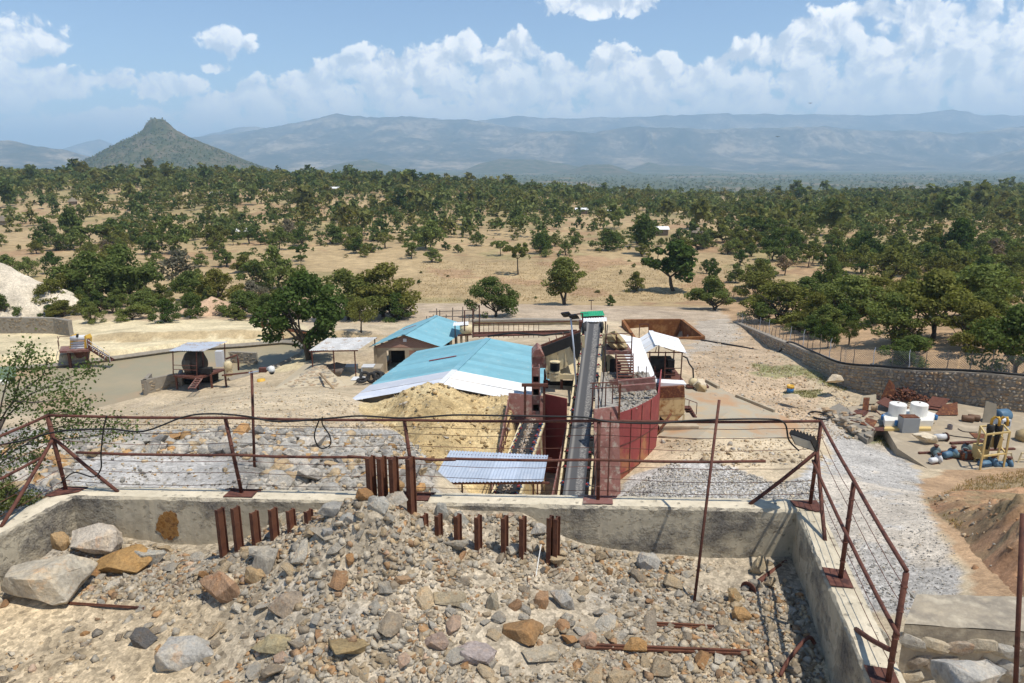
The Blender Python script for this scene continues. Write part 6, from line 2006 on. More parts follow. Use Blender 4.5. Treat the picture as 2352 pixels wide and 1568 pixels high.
# pipe gantry behind the blue roofs
pg = TH_("pipe_gantry", 1200, 770, 68, "rusty pipe rack with handrail running behind the blue roofs", "pipe rack")
for v_, r_ in ((764, 0.07), (768, 0.1), (743, 0.05)):
    obj("pipe", MB().tube(P(1085, v_, 68), P(1325, v_ - 6, 66), r_, n=8), RUST, pg)
for k_ in range(14):
    a = P(1088 + k_ * 11.5, 743, 68); obj("post", MB().tube(a, a - Vector((0, 0, 1.4)), 0.03, n=6), RUST, pg)
for k_, (u_, v0_, v1_) in enumerate(((1086, 708, 775), (1101, 700, 775), (1067, 712, 760))):
    obj("upright", MB().tube(P(u_, v0_, 69), P(u_, v1_, 69), 0.07, n=6), RUST, pg)
obj("walkway", MB().bar(P(1090, 770, 67.5), P(1320, 764, 66), 1.0, 0.1), RUST, pg)
obj("hose", MB().path([P(1120, 772, 66), P(1180, 764, 66), P(1250, 770, 66), P(1310, 762, 65)], 0.09, 8), CABLE, pg, smooth=True)
cs = TH_("cyclone_stand", 1075, 760, 70, "cream cyclone unit under a white awning beside the brick house", "machine")
obj("awning", MB().corr(P(1040, 748, 70), P(1076, 746, 70), P(1076, 738, 73), P(1042, 740, 73), .2, .02), WHITESH, cs)
obj("body", MB().lathe(P(1072, 770, 70.5), [(.2, 0), (.7, .4), (.7, 1.0), (.5, 1.1)], 18), CREAM, cs, smooth=True)
obj("frame", MB().bar(P(1052, 770, 70), P(1084, 768, 70), .15, .15), RUST, cs)
for u_ in (1045, 1074):
    a = P(u_, 746, 70.5); obj("post", MB().bar(a, Vector((a.x, a.y, 4)), .1, .1), RUST, cs)

# ---------------------------------------------------------------- blue roofed buildings
bb = TH_("blue_roof_workshop", 1045, 920, 44, "large workshop with a pale blue gable roof and white front sheets", "building")
Fp = P(1008, 886, 42.5); zr = Fp.z
Fl = P(800, 923, 42.5)
ze = Fl.z; Fr = PZ(1238, 930, ze)
Bp = PZ(1121, 777, zr)
rv = Bp - Fp
Bl = Fl + rv * 1.0; Br = Fr + rv * 1.0
split = 0.27
def lerp3(a, b, t_): return Vector(a).lerp(Vector(b), t_)
for side, (f_, b_) in enumerate(((Fl, Bl), (Fr, Br))):
    sgn = 1
    roof_slope(bb, f_, lerp3(f_, b_, split), lerp3(Fp, Bp, split), Fp, 2, WHITESH if side else WHITESH_SHADED, 0.22) if False else None
WHITESH_SHADED = M("white_sheet_shaded", (0.60, 0.63, 0.68), (0.56, 0.59, 0.65), (0.66, 0.68, 0.72), scale=0.8, rough=0.5, metal=0.15)  # white sheets of the left slope, their shaded side put into the colour
for side, (f_, b_) in enumerate(((Fl, Bl), (Fr, Br))):
    up1 = Vector((0, 0, 0.03))
    roof_slope(bb, f_ + up1, lerp3(f_, b_, split) + up1, lerp3(Fp, Bp, split) + up1, Fp + up1, 2, WHITESH if side else WHITESH_SHADED, 0.22)
    roof_slope(bb, lerp3(f_, b_, split - .01), b_, Bp, lerp3(Fp, Bp, split - .01), 13, BLUESH, 0.22)
obj("ridge_cap", MB().bar(Fp.lerp(Bp, split) + Vector((0, 0, .03)), Bp + Vector((0, 0, .03)), 0.42, 0.05), BLUESH, bb)
obj("ridge_cap", MB().bar(Fp + Vector((0, 0, .06)), Fp.lerp(Bp, split) + Vector((0, 0, .06)), 0.36, 0.05), WHITESH, bb)
obj("roof_strip", MB().bar(Fl.lerp(Bl, .62).lerp(Fp.lerp(Bp, .62), .45) + Vector((0, 0, .07)), Fl.lerp(Bl, .62).lerp(Fp.lerp(Bp, .62), .80) + Vector((0, 0, .07)), 0.14, 0.03), REDPL, bb)
inset = rv.normalized() * 0.9
def wall_poly(a, b, z0, peak=None):
    q = [Vector((a.x, a.y, z0)), Vector((b.x, b.y, z0)), Vector((b.x, b.y, b.z - 0.12))]
    if peak is not None: q.append(peak - Vector((0, 0, 0.14)))
    q.append(Vector((a.x, a.y, a.z - 0.12)))
    return q
a_, b_ = Fl.lerp(Fr, .045) + inset, Fl.lerp(Fr, .955) + inset
a_.z = b_.z = ze + 0.15
obj("gable_wall", MB().prism(wall_poly(a_, b_, 5.0, Fp + inset), rv.normalized() * 0.2), PLASTER, bb)
for (f_, g_) in ((a_, a_ + rv * 0.86), (b_, b_ + rv * 0.86)):
    d_ = Vector((0.2, 0.0, 0))
    obj("side_wall", MB().prism([Vector((f_.x, f_.y, 5)), Vector((g_.x, g_.y, 5)), Vector((g_.x, g_.y, f_.z - .14)), Vector((f_.x, f_.y, f_.z - .14))], d_ if f_ is a_ else -d_), PLASTER, bb)
# dirt dumped against its front gable
def dirt_pile():
    n = 130
    xs2 = np.linspace(-9.5, 1.3, n); ys2 = np.linspace(27.0, 44.5, n)
    X_, Y_ = np.meshgrid(xs2, ys2, indexing='xy')
    base_z = H(X_, Y_)
    uu0, _ = UV(X_, Y_, base_z + 1.5)
    crest_u = [820, 860, 900, 930, 960, 985, 1010, 1045, 1080, 1110, 1135, 1160, 1180, 1200, 1230]
    crest_v = [934, 926, 914, 904, 894, 890, 893, 908, 920, 928, 926, 918, 918, 930, 960]
    cz = np.array([P(u, v, 40.6).z for u, v in zip(crest_u, crest_v)])
    crest = np.interp(uu0, crest_u, cz, left=6.0, right=6.0)
    prof = np.interp(Y_, [27.0, 30.0, 34.0, 38.0, 40.0, 41.2, 42.6, 44.5], [-2.6, -1.5, -0.75, -0.25, -0.03, 0.0, -0.55, -2.2])
    nz = 0.42 * fbm(X_ / 1.5, Y_ / 1.5, 5, 151) + 0.26 * np.abs(fbm(X_ / 0.45, Y_ / 0.45, 4, 153))
    front = np.array([P(u, 1040, 30).z for u in (900, 1200)])
    side = np.clip((uu0 - 800) / 130, 0, 1) * np.clip((1235 - uu0) / 60, 0, 1)
    Zp = (crest + prof + nz * np.clip((Y_ - 27) / 2, 0, 1))
    Zp = base_z * (1 - side) + np.maximum(base_z, Zp) * side - 0.03 * (1 - side)
    ix_ = np.arange(X_.size).reshape(X_.shape)
    Fm_ = np.stack([ix_[:-1, :-1], ix_[:-1, 1:], ix_[1:, 1:], ix_[1:, :-1]], -1).reshape(-1, 4)
    c = np.empty(X_.shape + (3,)); f1 = fbm(X_ / 1.3, Y_ / 1.3, 4, 155)
    c[:] = (0.47, 0.355, 0.185)
    k1 = np.clip(f1 * 2, 0, 1)[..., None]; c[:] = c * (1 - k1) + np.array((0.54, 0.43, 0.24)) * k1
    k1 = np.clip(-f1 * 2, 0, 1)[..., None]; c[:] = c * (1 - k1) + np.array((0.38, 0.28, 0.14)) * k1
    o = big_mesh("dirt_mound_terrain", np.stack([X_, Y_, Zp], -1).reshape(-1, 3), Fm_, EARTH, c.reshape(-1, 3), smooth=False)
    a2 = o.data.attributes.new('grit', 'FLOAT', 'POINT'); a2.data.foreach_set('value', np.full(X_.size, 0.6, np.float32))
    tag(o, kind="structure")
    r_ = np.random.default_rng(157)
    sel = r_.integers(0, X_.size, 1500)
    sel = sel[(side.ravel()[sel] > 0.5)]
    stone_mass("dirt_clods", X_.ravel()[sel], Y_.ravel()[sel], Zp.ravel()[sel], np.clip(r_.lognormal(math.log(.13), .5, len(sel)), .06, .5), GRAVM, [((0.50, 0.40, 0.24), 5), ((0.40, 0.30, 0.16), 3), ((0.48, 0.46, 0.42), 1)], 158)


dirt_pile()

# brick house with a blue roof
bh = TH_("brick_house", 930, 860, 67, "unfinished brick house with a blue gable roof and dark doorway", "house")
Fp = P(927, 768.5, 67); zr = Fp.z
Fl = P(846, 797.5, 66.6); ze = Fl.z; Fr = PZ(1015, 797, ze)
rv = PZ(1003, 724.5, zr) - Fp
Bl, Br, Bp = Fl + rv, Fr + rv, Fp + rv
gable_roof(bh, Fl, Fr, Fp, Bl, Br, Bp, 10, BLUESH, BLUESH, BLUESH, 0.22)
obj("roof_strip", MB().bar(Fl.lerp(Bl, .6).lerp(Fp + rv * .6, .35) + Vector((0, 0, .06)), Fl.lerp(Bl, .6).lerp(Fp + rv * .6, .75) + Vector((0, 0, .06)), 0.14, 0.03), REDPL, bh)
ins = rv.normalized() * 0.5
a_, b_ = Fl.lerp(Fr, .06) + ins, Fl.lerp(Fr, .94) + ins
wv = (b_ - a_)
gz0 = 4.2
zl = ze - 0.35
rn = rv.normalized() * 0.24
def wallq(t0_, t1_, z0, z1, mat, nm="wall"):
    p, q = a_ + wv * t0_, a_ + wv * t1_
    return obj(nm, MB().prism([Vector((p.x, p.y, z0)), Vector((q.x, q.y, z0)), Vector((q.x, q.y, z1)), Vector((p.x, p.y, z1))], rn), mat, bh)
def wgab():
    p, q = a_, b_
    pk = Fp + ins - Vector((0, 0, .12))
    return obj("gable", MB().prism([Vector((p.x, p.y, zl + 0.16)), Vector((q.x, q.y, zl + .16)), Vector((q.x, q.y, ze - 0.02)), pk, Vector((p.x, p.y, ze - 0.02))], rn), BRICK, bh)
wgab()
wallq(0, 1, zl - 0.1, zl + 0.155, SLAB, "ring_beam")
wallq(0, .16, gz0, zl - 0.105, SLAB, "pillar"); wallq(.46, .53, gz0, zl - .105, SLAB, "pillar"); wallq(.53, 1, gz0, zl - .105, BRICK)
obj("painted_shade", MB().prism([Vector((*(a_ + wv * .02 + rn * 14).xy, gz0)), Vector((*(a_ + wv * .98 + rn * 14).xy, gz0)), Vector((*(a_ + wv * .98 + rn * 14).xy, ze)), Vector((*(a_ + wv * .02 + rn * 14).xy, ze))], rn), SHADE, bh)  # dark sheet across the house in place of indoor shade
p = a_ + wv * .70 - rn * 0.3; obj("window_pane", MB().box((p.x, p.y, zl - .55), (0.75, 0.2, 0.45)), LGREY, bh)
for (p0_, p1_) in ((b_, b_ + rv * .92), (a_, a_ + rv * .92)):
    d_ = (p1_ - p0_)
    for k_ in range(6):
        c = p0_ + d_ * (k_ / 5)
        obj("pillar", MB().bar(Vector((c.x, c.y, gz0)), Vector((c.x, c.y, ze - .1)), .25, .25), SLAB, bh)
    obj("dwarf_wall", MB().bar(Vector((p0_.x, p0_.y, gz0 + .5)), Vector((p1_.x, p1_.y, gz0 + .5)), .2, 1.2), BRICK, bh)
obj("wall_lamp", MB().box(Fp + ins - rn * 1.1 - Vector((0, 0, .6)), (.32, .15, .3)), LGREY, bh)

# open shed left of the brick house, with water cubes and tyres
os_ = TH_("open_shed", 790, 850, 64, "open shed with a weathered white sheet roof left of the brick house", "shed")
S0, S1, S2, S3 = P(709, 805, 62.5), P(822, 803, 62.5), P(866, 774, 67.5), P(752, 776, 67.5)
roof_slope(os_, S0, S1, S2, S3, 5, OLDSH, 0.2)
for p in (S0.lerp(S1, .06), S0.lerp(S1, .5), S0.lerp(S1, .93), S3.lerp(S2, .1), S3.lerp(S2, .95)):
    obj("post", MB().tube(p - Vector((0, 0, .04)), Vector((p.x, p.y, 4.2)), .06, n=6), RUST, os_)
obj("purlin", MB().bar(S0 - Vector((0, 0, .08)), S1 - Vector((0, 0, .08)), .08, .1), RUST, os_)
obj("rear_purlin", MB().bar(S3 - Vector((0, 0, .08)), S2 - Vector((0, 0, .08)), .08, .1), RUST, os_)
CUBEM = M("cloudy_plastic", (0.62, 0.62, 0.52), (0.55, 0.55, 0.45), rough=0.4)
def ibc(u, v, y, z, label, mat):
    p = P(u, v, y); b = Vector((p.x, p.y, z))
    r0 = thing("water_cube", tuple(b), label, "container", "water cubes by the open shed")
    obj("tank", MB().box(b + Vector((0, 0, .65)), (1.0, 1.0, .95)), mat, r0)
    obj("pallet", MB().box(b + Vector((0, 0, .07)), (1.1, 1.1, .12)), LGREY, r0)
    for s_ in (-1, 1):
        for k_ in range(5):
            c = b + Vector((-.5 + k_ * .25, s_ * .54, 0)); obj("cage_bar", MB().bar(c + Vector((0, 0, .14)), c + Vector((0, 0, 1.15)), .025, .025), LGREY, r0)
            c = b + Vector((s_ * .54, -.5 + k_ * .25, 0)); obj("cage_bar", MB().bar(c + Vector((0, 0, .14)), c + Vector((0, 0, 1.15)), .025, .025), LGREY, r0)
    for z_ in (.3, .6, .9, 1.15):
        obj("cage_hoop", MB().box(b + Vector((0, 0, z_)), (1.12, 1.12, .025)), LGREY, r0)
ibc(846, 842, 63.2, 5.55, "white caged water cube raised on a plinth by the brick house", CUBEM)
ibc(822, 858, 61.8, 4.75, "caged water cube with orange lid under the open shed's front", M("orange_plastic", (0.5, 0.3, 0.12), (0.55, 0.42, 0.25), rough=.5))
ibc(806, 830, 65.5, 4.9, "caged water cube at the back of the open shed", CUBEM)
obj("plinth", MB().box(P(858, 850, 63.4) + Vector((0, 0, -.35)), (1.6, 1.6, 1.5)), SLAB, None, "concrete plinth beside the brick house's doorway", "plinth")
sack(775, 850, 63.5, 2.6, 1.6, M("dark_heap", (0.12, 0.10, 0.085), (0.17, 0.13, 0.10), rough=.9), "ore_heap", "dark heap stored beneath the open shed", "heap", 6)
def tyre(u, v, y, tilt, rz, label):
    p = P(u, v, y); g_ = float(H(p.x, p.y)); p.z = max(p.z, g_ + .15)
    n1_, n2_ = 18, 8
    mbq = MB()
    rm = Matrix.Rotation(rz, 3, 'Z') @ Matrix.Rotation(tilt, 3, 'X')
    for i in range(n1_):
        for j in range(n2_):
            a, b = 2 * math.pi * i / n1_, 2 * math.pi * j / n2_
            mbq.v.append(rm @ Vector(((.36 + .14 * math.cos(b)) * math.cos(a), (.36 + .14 * math.cos(b)) * math.sin(a), .12 * math.sin(b))) + p)
    mbq.f = [(i * n2_ + j, ((i + 1) % n1_) * n2_ + j, ((i + 1) % n1_) * n2_ + (j + 1) % n2_, i * n2_ + (j + 1) % n2_) for i in range(n1_) for j in range(n2_)]
    obj("tyre", mbq, RUBBER, None, label, "tyre", "old tyres by the blue roof", smooth=True)
tyre(838, 864, 60.5, 1.0, .3, "old tyre leaning upright at the left of the tyre group"); tyre(853, 867, 60.0, 1.1, -.2, "old tyre standing in the middle of the tyre group")
tyre(866, 862, 60.6, .9, .5, "old tyre at the right end of the tyre group"); tyre(831, 873, 59.6, .1, 0, "old tyre lying flat in front of the tyre group"); tyre(876, 863, 61, .8, .9, "old tyre half hidden behind the blue roof's edge")

# stone clad ramp with a leaning timber
rpn = TH_("stone_ramp", 740, 885, 58, "pale stone-faced ramp with a sloping top left of the blue roof", "ramp")
rq = [P(622, 892, 56.5), P(797, 888, 55.5), P(742, 838, 60), P(722, 848, 60)]
a, b = ground_hit(622, 894, 30, 90) - Vector((0, 0, .15)), ground_hit(802, 888, 30, 90) - Vector((0, 0, .15))
c, d_ = P(742, 838, b.y + 4), P(728, 840, b.y + 4)
RAMPM = M("ramp_mortar", (0.56, 0.47, 0.33), (0.50, 0.42, 0.29), scale=2, rough=.95, bump=.5, bscale=6)
e1, e2 = P(700, 836, b.y + 10), P(745, 834, b.y + 10)
obj("core", MB().add([a, b, c, d_, e1, e2, Vector((a.x, a.y + 8, a.z - .4)), Vector((b.x, b.y + 6, b.z - .6))], [(0, 1, 2, 3), (3, 2, 5, 4), (0, 3, 4, 6), (1, 7, 5, 2)]), RAMPM, rpn)
fn_ = (b - a).cross(d_ - a).normalized()
if fn_.y > 0: fn_ = -fn_
random.seed(21)
peb_me = [meshdata("stone", v_, [tuple(int(i) for i in f) for f in f_], ROCKM) for v_, f_ in ROCKS[:8]]
def add_stone(parent, p, sc, rot, tint):
    o = bpy.data.objects.new("stone", random.choice(peb_me)); COL.objects.link(o)
    o.parent = parent; o.location = Vector(p) - ORG[parent.name]; o.rotation_euler = rot; o.scale = sc; o.color = (*tint, 1)
    return o
for i in range(150):
    s_, t_ = random.uniform(.02, .98), random.uniform(.03, .97)
    p = a.lerp(b, s_).lerp(d_.lerp(c, s_), t_)
    k_ = random.uniform(.8, 1.1)
    q_ = fn_.to_track_quat('Z', 'Y').to_euler()
    z_ = random.uniform(.22, .38)
    add_stone(rpn, p, (z_, z_, .16), q_, [x * k_ for x in random.choice(((.46, .40, .31), (.40, .33, .24), (.44, .34, .25), (.36, .34, .30)))])
obj("timber_pole", MB().tube(P(735, 858, b.y + 2.0), ground_hit(766, 893, 30, 90) + Vector((0, 0, .05)), 0.09, n=8), WOOD, None, "timber pole leaning on the stone-faced ramp", "pole", smooth=True)

# ---------------------------------------------------------------- pond side machines
# ball mill on its deck under an awning
bmx = TH_("ball_mill", 455, 885, 62, "dark mill on a brown deck under a grey sheet awning in the pond", "mill")
M0, M1, M2, M3 = P(387, 806, 61.5), P(466, 806, 61.5), P(522, 784, 66), P(430, 786, 66)
roof_slope(bmx, M0, M1, M2, M3, 3, M("rusting_sheet", (0.50, 0.54, 0.60), (0.46, 0.50, 0.56), rough=.5, metal=.2, stain=(.36, .24, .14), stain_scale=.8, stain_amt=.35), .2, name="awning_sheet")
for (p, vb) in ((P(397, 806, 61.7), 860), (P(451, 806, 61.7), 862), (P(466, 800, 63), 850), (P(516, 788, 65.5), 848)):
    obj("post", MB().tube(p, P(UV(p.x, p.y, p.z)[0] + 1, vb, p.y), .05, n=6), RUST, bmx)
obj("deck", MB().prism([P(398, 862, 61.6), P(455, 868, 61), P(521, 846, 65.5), P(450, 846, 66.5)], (0, 0, -.16)), RUST, bmx)
dcx = P(452, 838, 63.5)
obj("drum", MB().lathe(dcx + Vector((-1.3, -.1, .1)), [(.3, 0), (.95, .3), (1.15, .5), (1.15, 1.7), (.95, 1.9), (.3, 2.2)], 26, (1, .25, 0)), M("mill_drum", (.10, .08, .058), (.07, .058, .045), rough=.7), bmx, smooth=True)  # drum colour darkened to paint in the awning's shade
obj("gear_cover", MB().lathe(P(425, 842, 62.8), [(.6, 0), (.72, .06), (.72, .5), (.6, .55)], 22, (1, .25, 0)), M("mill_cover", (.19, .15, .10), (.14, .11, .08), rough=.6), bmx, smooth=True)
obj("motor", MB().box(P(472, 850, 62.6), (1.1, .6, .5)), BLACKST, bmx)
obj("control_cabinet", MB().box(P(505, 823, 62.4), (.62, .5, 1.45)), LGREY, bmx)
obj("deck_shade", MB().trace([(404, 884), (470, 884), (500, 874), (500, 852), (404, 866)], 64.5, .2), SHADE, bmx)  # dark sheet painting the shade under the mill deck
for u_, v_ in ((404, 864), (452, 868), (484, 860), (516, 850)):
    p = P(u_, v_, 62.2); obj("leg", MB().bar(p, Vector((p.x, p.y, 4.0)), .14, .14), RUST, bmx)
ld0, ld1 = P(458, 868, 61.2), P(440, 892, 58.8)
lsd = Vector((.28, 0, 0))
lad = obj("ladder", MB().bar(ld0 - lsd, ld1 - lsd, .05, .1).bar(ld0 + lsd, ld1 + lsd, .05, .1), OXIDE, bmx)
for k_ in range(6):
    p = ld0.lerp(ld1, (k_ + .5) / 6); obj("rung", MB().bar(p - lsd, p + lsd, .14, .03), OXIDE, lad)
for v_ in (838, 848):
    obj("rail", MB().tube(P(398, v_, 61.6), P(452, v_ + 2, 61.2), .03, n=6), RUST, bmx)
vp = TH_("valve_stand", 530, 850, 62.5, "yellow valve barrel with brown pipes beside the dark mill", "valve")
obj("barrel", MB().lathe(P(526, 862, 62), [(.32, 0), (.36, .3), (.3, .6), (.38, .7), (.34, 1.2), (.2, 1.35)], 18), CREAM, vp, smooth=True)
obj("pipe", MB().path([P(519, 824, 62.2), P(544, 815, 62.4), P(547, 826, 62.4), P(548, 850, 62.4)], .09, 8), RUST, vp, smooth=True)
obj("pipe", MB().tube(P(510, 862, 61.5), P(572, 855, 61.8), .08, n=8), RUST, vp)
yb2 = P(597, 842, 63.5)
obj("yellow_drum", MB().lathe(Vector((yb2.x, yb2.y, PONDZ)), [(.36, 0), (.38, .4), (.36, .8), (.1, .82)], 16), YELLOW, None, "yellow drum standing in the pond beside brown pipes", "drum", smooth=True)
# stone walls in the pond
def masonry(name, uvs, z0, hgt, thick, label, n_st, seed, vis_front=True, tints=None):
    q = [Vector((*PZ(u, v, z0).xy, z0)) for u, v in uvs]
    rt = thing(name, tuple(q[0]), label, "wall")
    rt["kind"] = "thing"
    r_ = random.Random(seed)
    tot = sum((q[i + 1] - q[i]).length for i in range(len(q) - 1))
    for i in range(len(q) - 1):
        d_ = (q[i + 1] - q[i]); n_ = Vector((-d_.y, d_.x, 0)).normalized()
        if n_.y < 0: n_ = -n_
        obj("mortar_core", MB().prism([q[i] - Vector((0, 0, .5)), q[i + 1] - Vector((0, 0, .5)), q[i + 1] + Vector((0, 0, hgt)), q[i] + Vector((0, 0, hgt))], n_ * thick), MORTAR, rt)
        for k_ in range(int(n_st * d_.length / tot)):
            p = q[i] + d_ * r_.random() + Vector((0, 0, r_.uniform(.08, hgt - .08))) + n_ * .01
            s_ = r_.uniform(.2, .36)
            m_ = r_.uniform(.8, 1.2)
            add_stone(rt, p, (s_, .12, s_ * .8), (r_.uniform(-.2, .2), r_.uniform(-.5, .5), math.atan2(d_.y, d_.x)), [x * m_ for x in r_.choice(((.30, .27, .22), (.26, .22, .17), (.34, .29, .22)))])
    return rt
masonry("stone_wall", [(345, 893), (331, 910), (412, 893), (416, 884)], 4.4, 1.5, .3, "low stone wall end at the near side of the mill", 60, 31)
masonry("stone_wall", [(530, 835), (590, 838)], 4.4, 1.3, .3, "dark stone wall beyond the yellow valve barrel", 40, 32)
masonry("stone_wall", [(-10, 760), (126, 762), (160, 768)], 5.0, 1.7, .5, "stone retaining wall at far left below the white spoil pile", 110, 33)
obj("pond_kerb", MB().path([PZ(u, v, 4.75) for u, v in ((-60, 862), (0, 848), (130, 839), (210, 829), (276, 821), (414, 802), (560, 793), (649, 785), (688, 788), (700, 800), (690, 815), (640, 840), (525, 873))], .28, 4), MORTAR, None, "low rough wall edging the far side of the silt pond", "kerb")["kind"] = "thing"

# orange and grey feeder on a brown deck
fd2 = TH_("vibrating_feeder", 175, 830, 71, "yellow and grey feeder machine on a brown deck left of the pond", "feeder")
obj("deck", MB().prism([P(136, 806, 69.5), P(204, 803, 69.5), P(208, 793, 73), P(140, 795, 73)], (0, 0, -.22)), OXIDE, fd2)
for u_, v_ in ((157, 805), (197, 803), (160, 797), (199, 796)):
    p = P(u_, v_, 70 if v_ > 800 else 72.5); obj("leg", MB().bar(p, Vector((p.x, p.y, 4.2)), .22, .22), RUST, fd2)
obj("hopper", MB().trace([(166, 806), (195, 805), (186, 822), (176, 822)], 70.5, 1.4, ), RUST, fd2)
for u_ in (160, 192):
    obj("side_frame", MB().trace([(u_, 800), (u_ + 7, 799), (u_ + 8, 778), (u_ + 4, 770), (u_ + 1, 772)], 70.6, .9), YELLOW, fd2)
for v_, r_ in ((776, .28), (787, .14), (793, .14), (799, .16)):
    obj("roller", MB().tube(P(164, v_ + 1, 70.7), P(195, v_ - 1, 70.7), r_, n=14), LGREY, fd2, smooth=True)
obj("cylinder", MB().bar(P(177, 774, 70.3), P(178, 767, 70.3), .3, .1), BLACKST, fd2)
for u_, v_ in ((136, 806), (136, 795), (204, 803), (208, 793), (170, 794)):
    p = P(u_, v_, 69.6 if v_ > 800 else 73); obj("rail_post", MB().tube(p, p + Vector((0, 0, 1.1)), .03, n=6), RUST, fd2)
for a_, b_ in (((136, 806, 69.6), (140, 795, 73)), ((204, 803, 69.6), (208, 793, 73)), ((140, 795, 73), (208, 793, 73))):
    obj("guard_rail", MB().tube(P(*a_) + Vector((0, 0, 1.05)), P(*b_) + Vector((0, 0, 1.05)), .03, n=6), RUST, fd2)
s0, s1 = P(206, 797, 70.5), P(258, 829, 70.2)
stn = obj("stair", MB().bar(s0 + Vector((0, .35, 0)), s1 + Vector((0, .35, 0)), .06, .22).bar(s0 - Vector((0, .35, 0)), s1 - Vector((0, .35, 0)), .06, .22), RUST, fd2)
for k_ in range(10):
    p = s0.lerp(s1, (k_ + .5) / 10); obj("tread", MB().box(p, (.24, .7, .04)), RUST, stn)
for k_ in range(5):
    p = s0.lerp(s1, k_ / 4) - Vector((0, .38, 0)); obj("stair_post", MB().tube(p, p + Vector((0, 0, .95)), .025, n=6), LGREY, stn)
for h_ in (.5, .95):
    obj("stair_rail", MB().tube(s0 - Vector((0, .38, -h_)), s1 - Vector((0, .38, -h_)), .025, n=6), LGREY, stn)
obj("discharge_pipe", MB().path([P(188, 808, 71), P(200, 808, 70.6), P(205, 800, 70.6), P(204, 780, 70.6), P(198, 778, 71)], .14, 8), RUST, fd2, smooth=True)

# old rusty conveyor beyond the pond
oc = TH_("old_conveyor", 680, 780, 82, "old rusty conveyor on trestle legs beyond the pond", "conveyor")
c0, c1 = P(603, 745, 80), P(772, 778, 84)
obj("frame", MB().bar(c0, c1, .8, .3), RUSTY, oc)
obj("belt", MB().bar(c0 + Vector((0, 0, .22)), c1 + Vector((0, 0, .22)), .65, .06), RUBBER, oc)
obj("tail_pulley", MB().tube(c0 - Vector((0, .45, 0)), c0 + Vector((0, .45, 0)), .32, n=14), RUSTY, oc)
for u0_, v0_, u1_, v1_ in ((606, 750, 618, 785), (612, 751, 640, 784), (648, 756, 652, 784), (652, 757, 632, 784), (690, 764, 690, 786), (718, 769, 712, 788), (612, 770, 640, 784)):
    for dy in (-.4, .4):
        obj("trestle_leg", MB().bar(P(u0_, v0_, 81 + dy), P(u1_, v1_, 81 + dy), .1, .1), RUSTY, oc)

# pile of pale spoil far left and the green net
def cone_pile(name, u, v, y, rad, hgt, col_, seed, sy=1.0, kind="structure"):
    p = P(u, v, y); g0 = float(H(p.x, p.y))
    n = 60
    X_, Y_ = np.meshgrid(np.linspace(-1, 1, n), np.linspace(-1, 1, n), indexing='xy')
    r_ = np.hypot(X_, Y_)
    Xw, Yw = p.x + X_ * rad, p.y + Y_ * rad * sy
    Z_ = H(Xw, Yw) - .05 + hgt * np.clip(1 - r_ * (1 + .25 * fbm(X_ * 3, Y_ * 3, 3, seed)), 0, 1) ** .9 * (1 + .15 * fbm(X_ * 4, Y_ * 4, 3, seed + 2))
    ix_ = np.arange(Xw.size).reshape(Xw.shape)
    Fm_ = np.stack([ix_[:-1, :-1], ix_[:-1, 1:], ix_[1:, 1:], ix_[1:, :-1]], -1).reshape(-1, 4)
    c = np.empty(Xw.shape + (3,)); c[:] = col_; c *= (1 + .12 * fbm(Xw, Yw, 3, seed))[..., None]
    o = big_mesh(name, np.stack([Xw, Yw, Z_], -1).reshape(-1, 3), Fm_, EARTH, c.reshape(-1, 3), smooth=True)
    a2 = o.data.attributes.new('grit', 'FLOAT', 'POINT'); a2.data.foreach_set('value', np.full(Xw.size, .5, np.float32))
    return tag(o, kind=kind)
cone_pile("spoil_terrain", 0, 720, 100, 13, 7.5, (.60, .52, .40), 171, .6)
cone_pile("spoil_terrain", 210, 695, 108, 5, 2.0, (.42, .29, .19), 173)
cone_pile("spoil_terrain", 490, 715, 104, 5, 2.4, (.46, .31, .20), 175)
# tailings terrace step
stv = MB()
ter = [(0, 800), (70, 792), (230, 772), (330, 766), (420, 758), (520, 760), (600, 752)]
sack(2, 838, 66, 3.0, 1.6, NETG, "net_cover", "dark green net covering a heap at the left edge", "net", 8)
sack(6, 852, 64.5, 1.1, 0.8, WHITEP, "white_sack", "white bulk sack beside the green net", "sack", 3)
for u, v, y, wpx, hpx, tint, lab, i in ((215, 720, 101, 34, 26, (.28, .22, .17), "dark brown boulder among bushes below the spoil pile", 1), (345, 715, 100, 1, 1, (.3, .25, .2), None, 2), (410, 727, 98, 30, 18, (.36, .28, .2), "brown boulder left of the grey gravel spill", 4),
                                         (190, 786, 76, 36, 16, (.48, .30, .18), "orange boulder behind the yellow feeder", 6), (252, 745, 93, 26, 20, (.42, .34, .26), "pale boulder beyond the feeder's stair", 7), (640, 742, 92, 60, 16, (.40, .33, .27), "grey boulder under the old conveyor", 9),
                                         (810, 762, 88, 34, 14, (.50, .38, .26), "tan boulder behind the open shed", 10), (1915, 872, 53, 44, 22, (.56, .49, .38), "big pale boulder at the foot of the right stone wall", 11), (330, 735, 96, 40, 18, (.46, .35, .25), "tan boulder right of the red soil bank", 0)):
    if lab: free_boulder(u, v, y, wpx, hpx, tint, lab, i)
# scaffold poles
sc_ = TH_("pole_fence", 1040, 735, 96, "crooked timber pole fence behind the brick house", "fence")
for k_, (u_, vt, vb) in enumerate(((995, 722, 760), (1003, 708, 742), (1025, 722, 738), (1040, 706, 738), (1063, 704, 740), (1088, 706, 735), (980, 726, 760), (1010, 712, 745), (1078, 722, 738))):
    obj("pole", MB().tube(P(u_, vt, 97), P(u_ + random.uniform(-1, 1), vb, 97), .07, n=6), STICK, sc_)
for v0_, v1_ in ((716, 712), (727, 726)):
    obj("pole_rail", MB().tube(P(985, v0_, 96.9), P(1095, v1_, 96.9), .06, n=6), STICK, sc_)
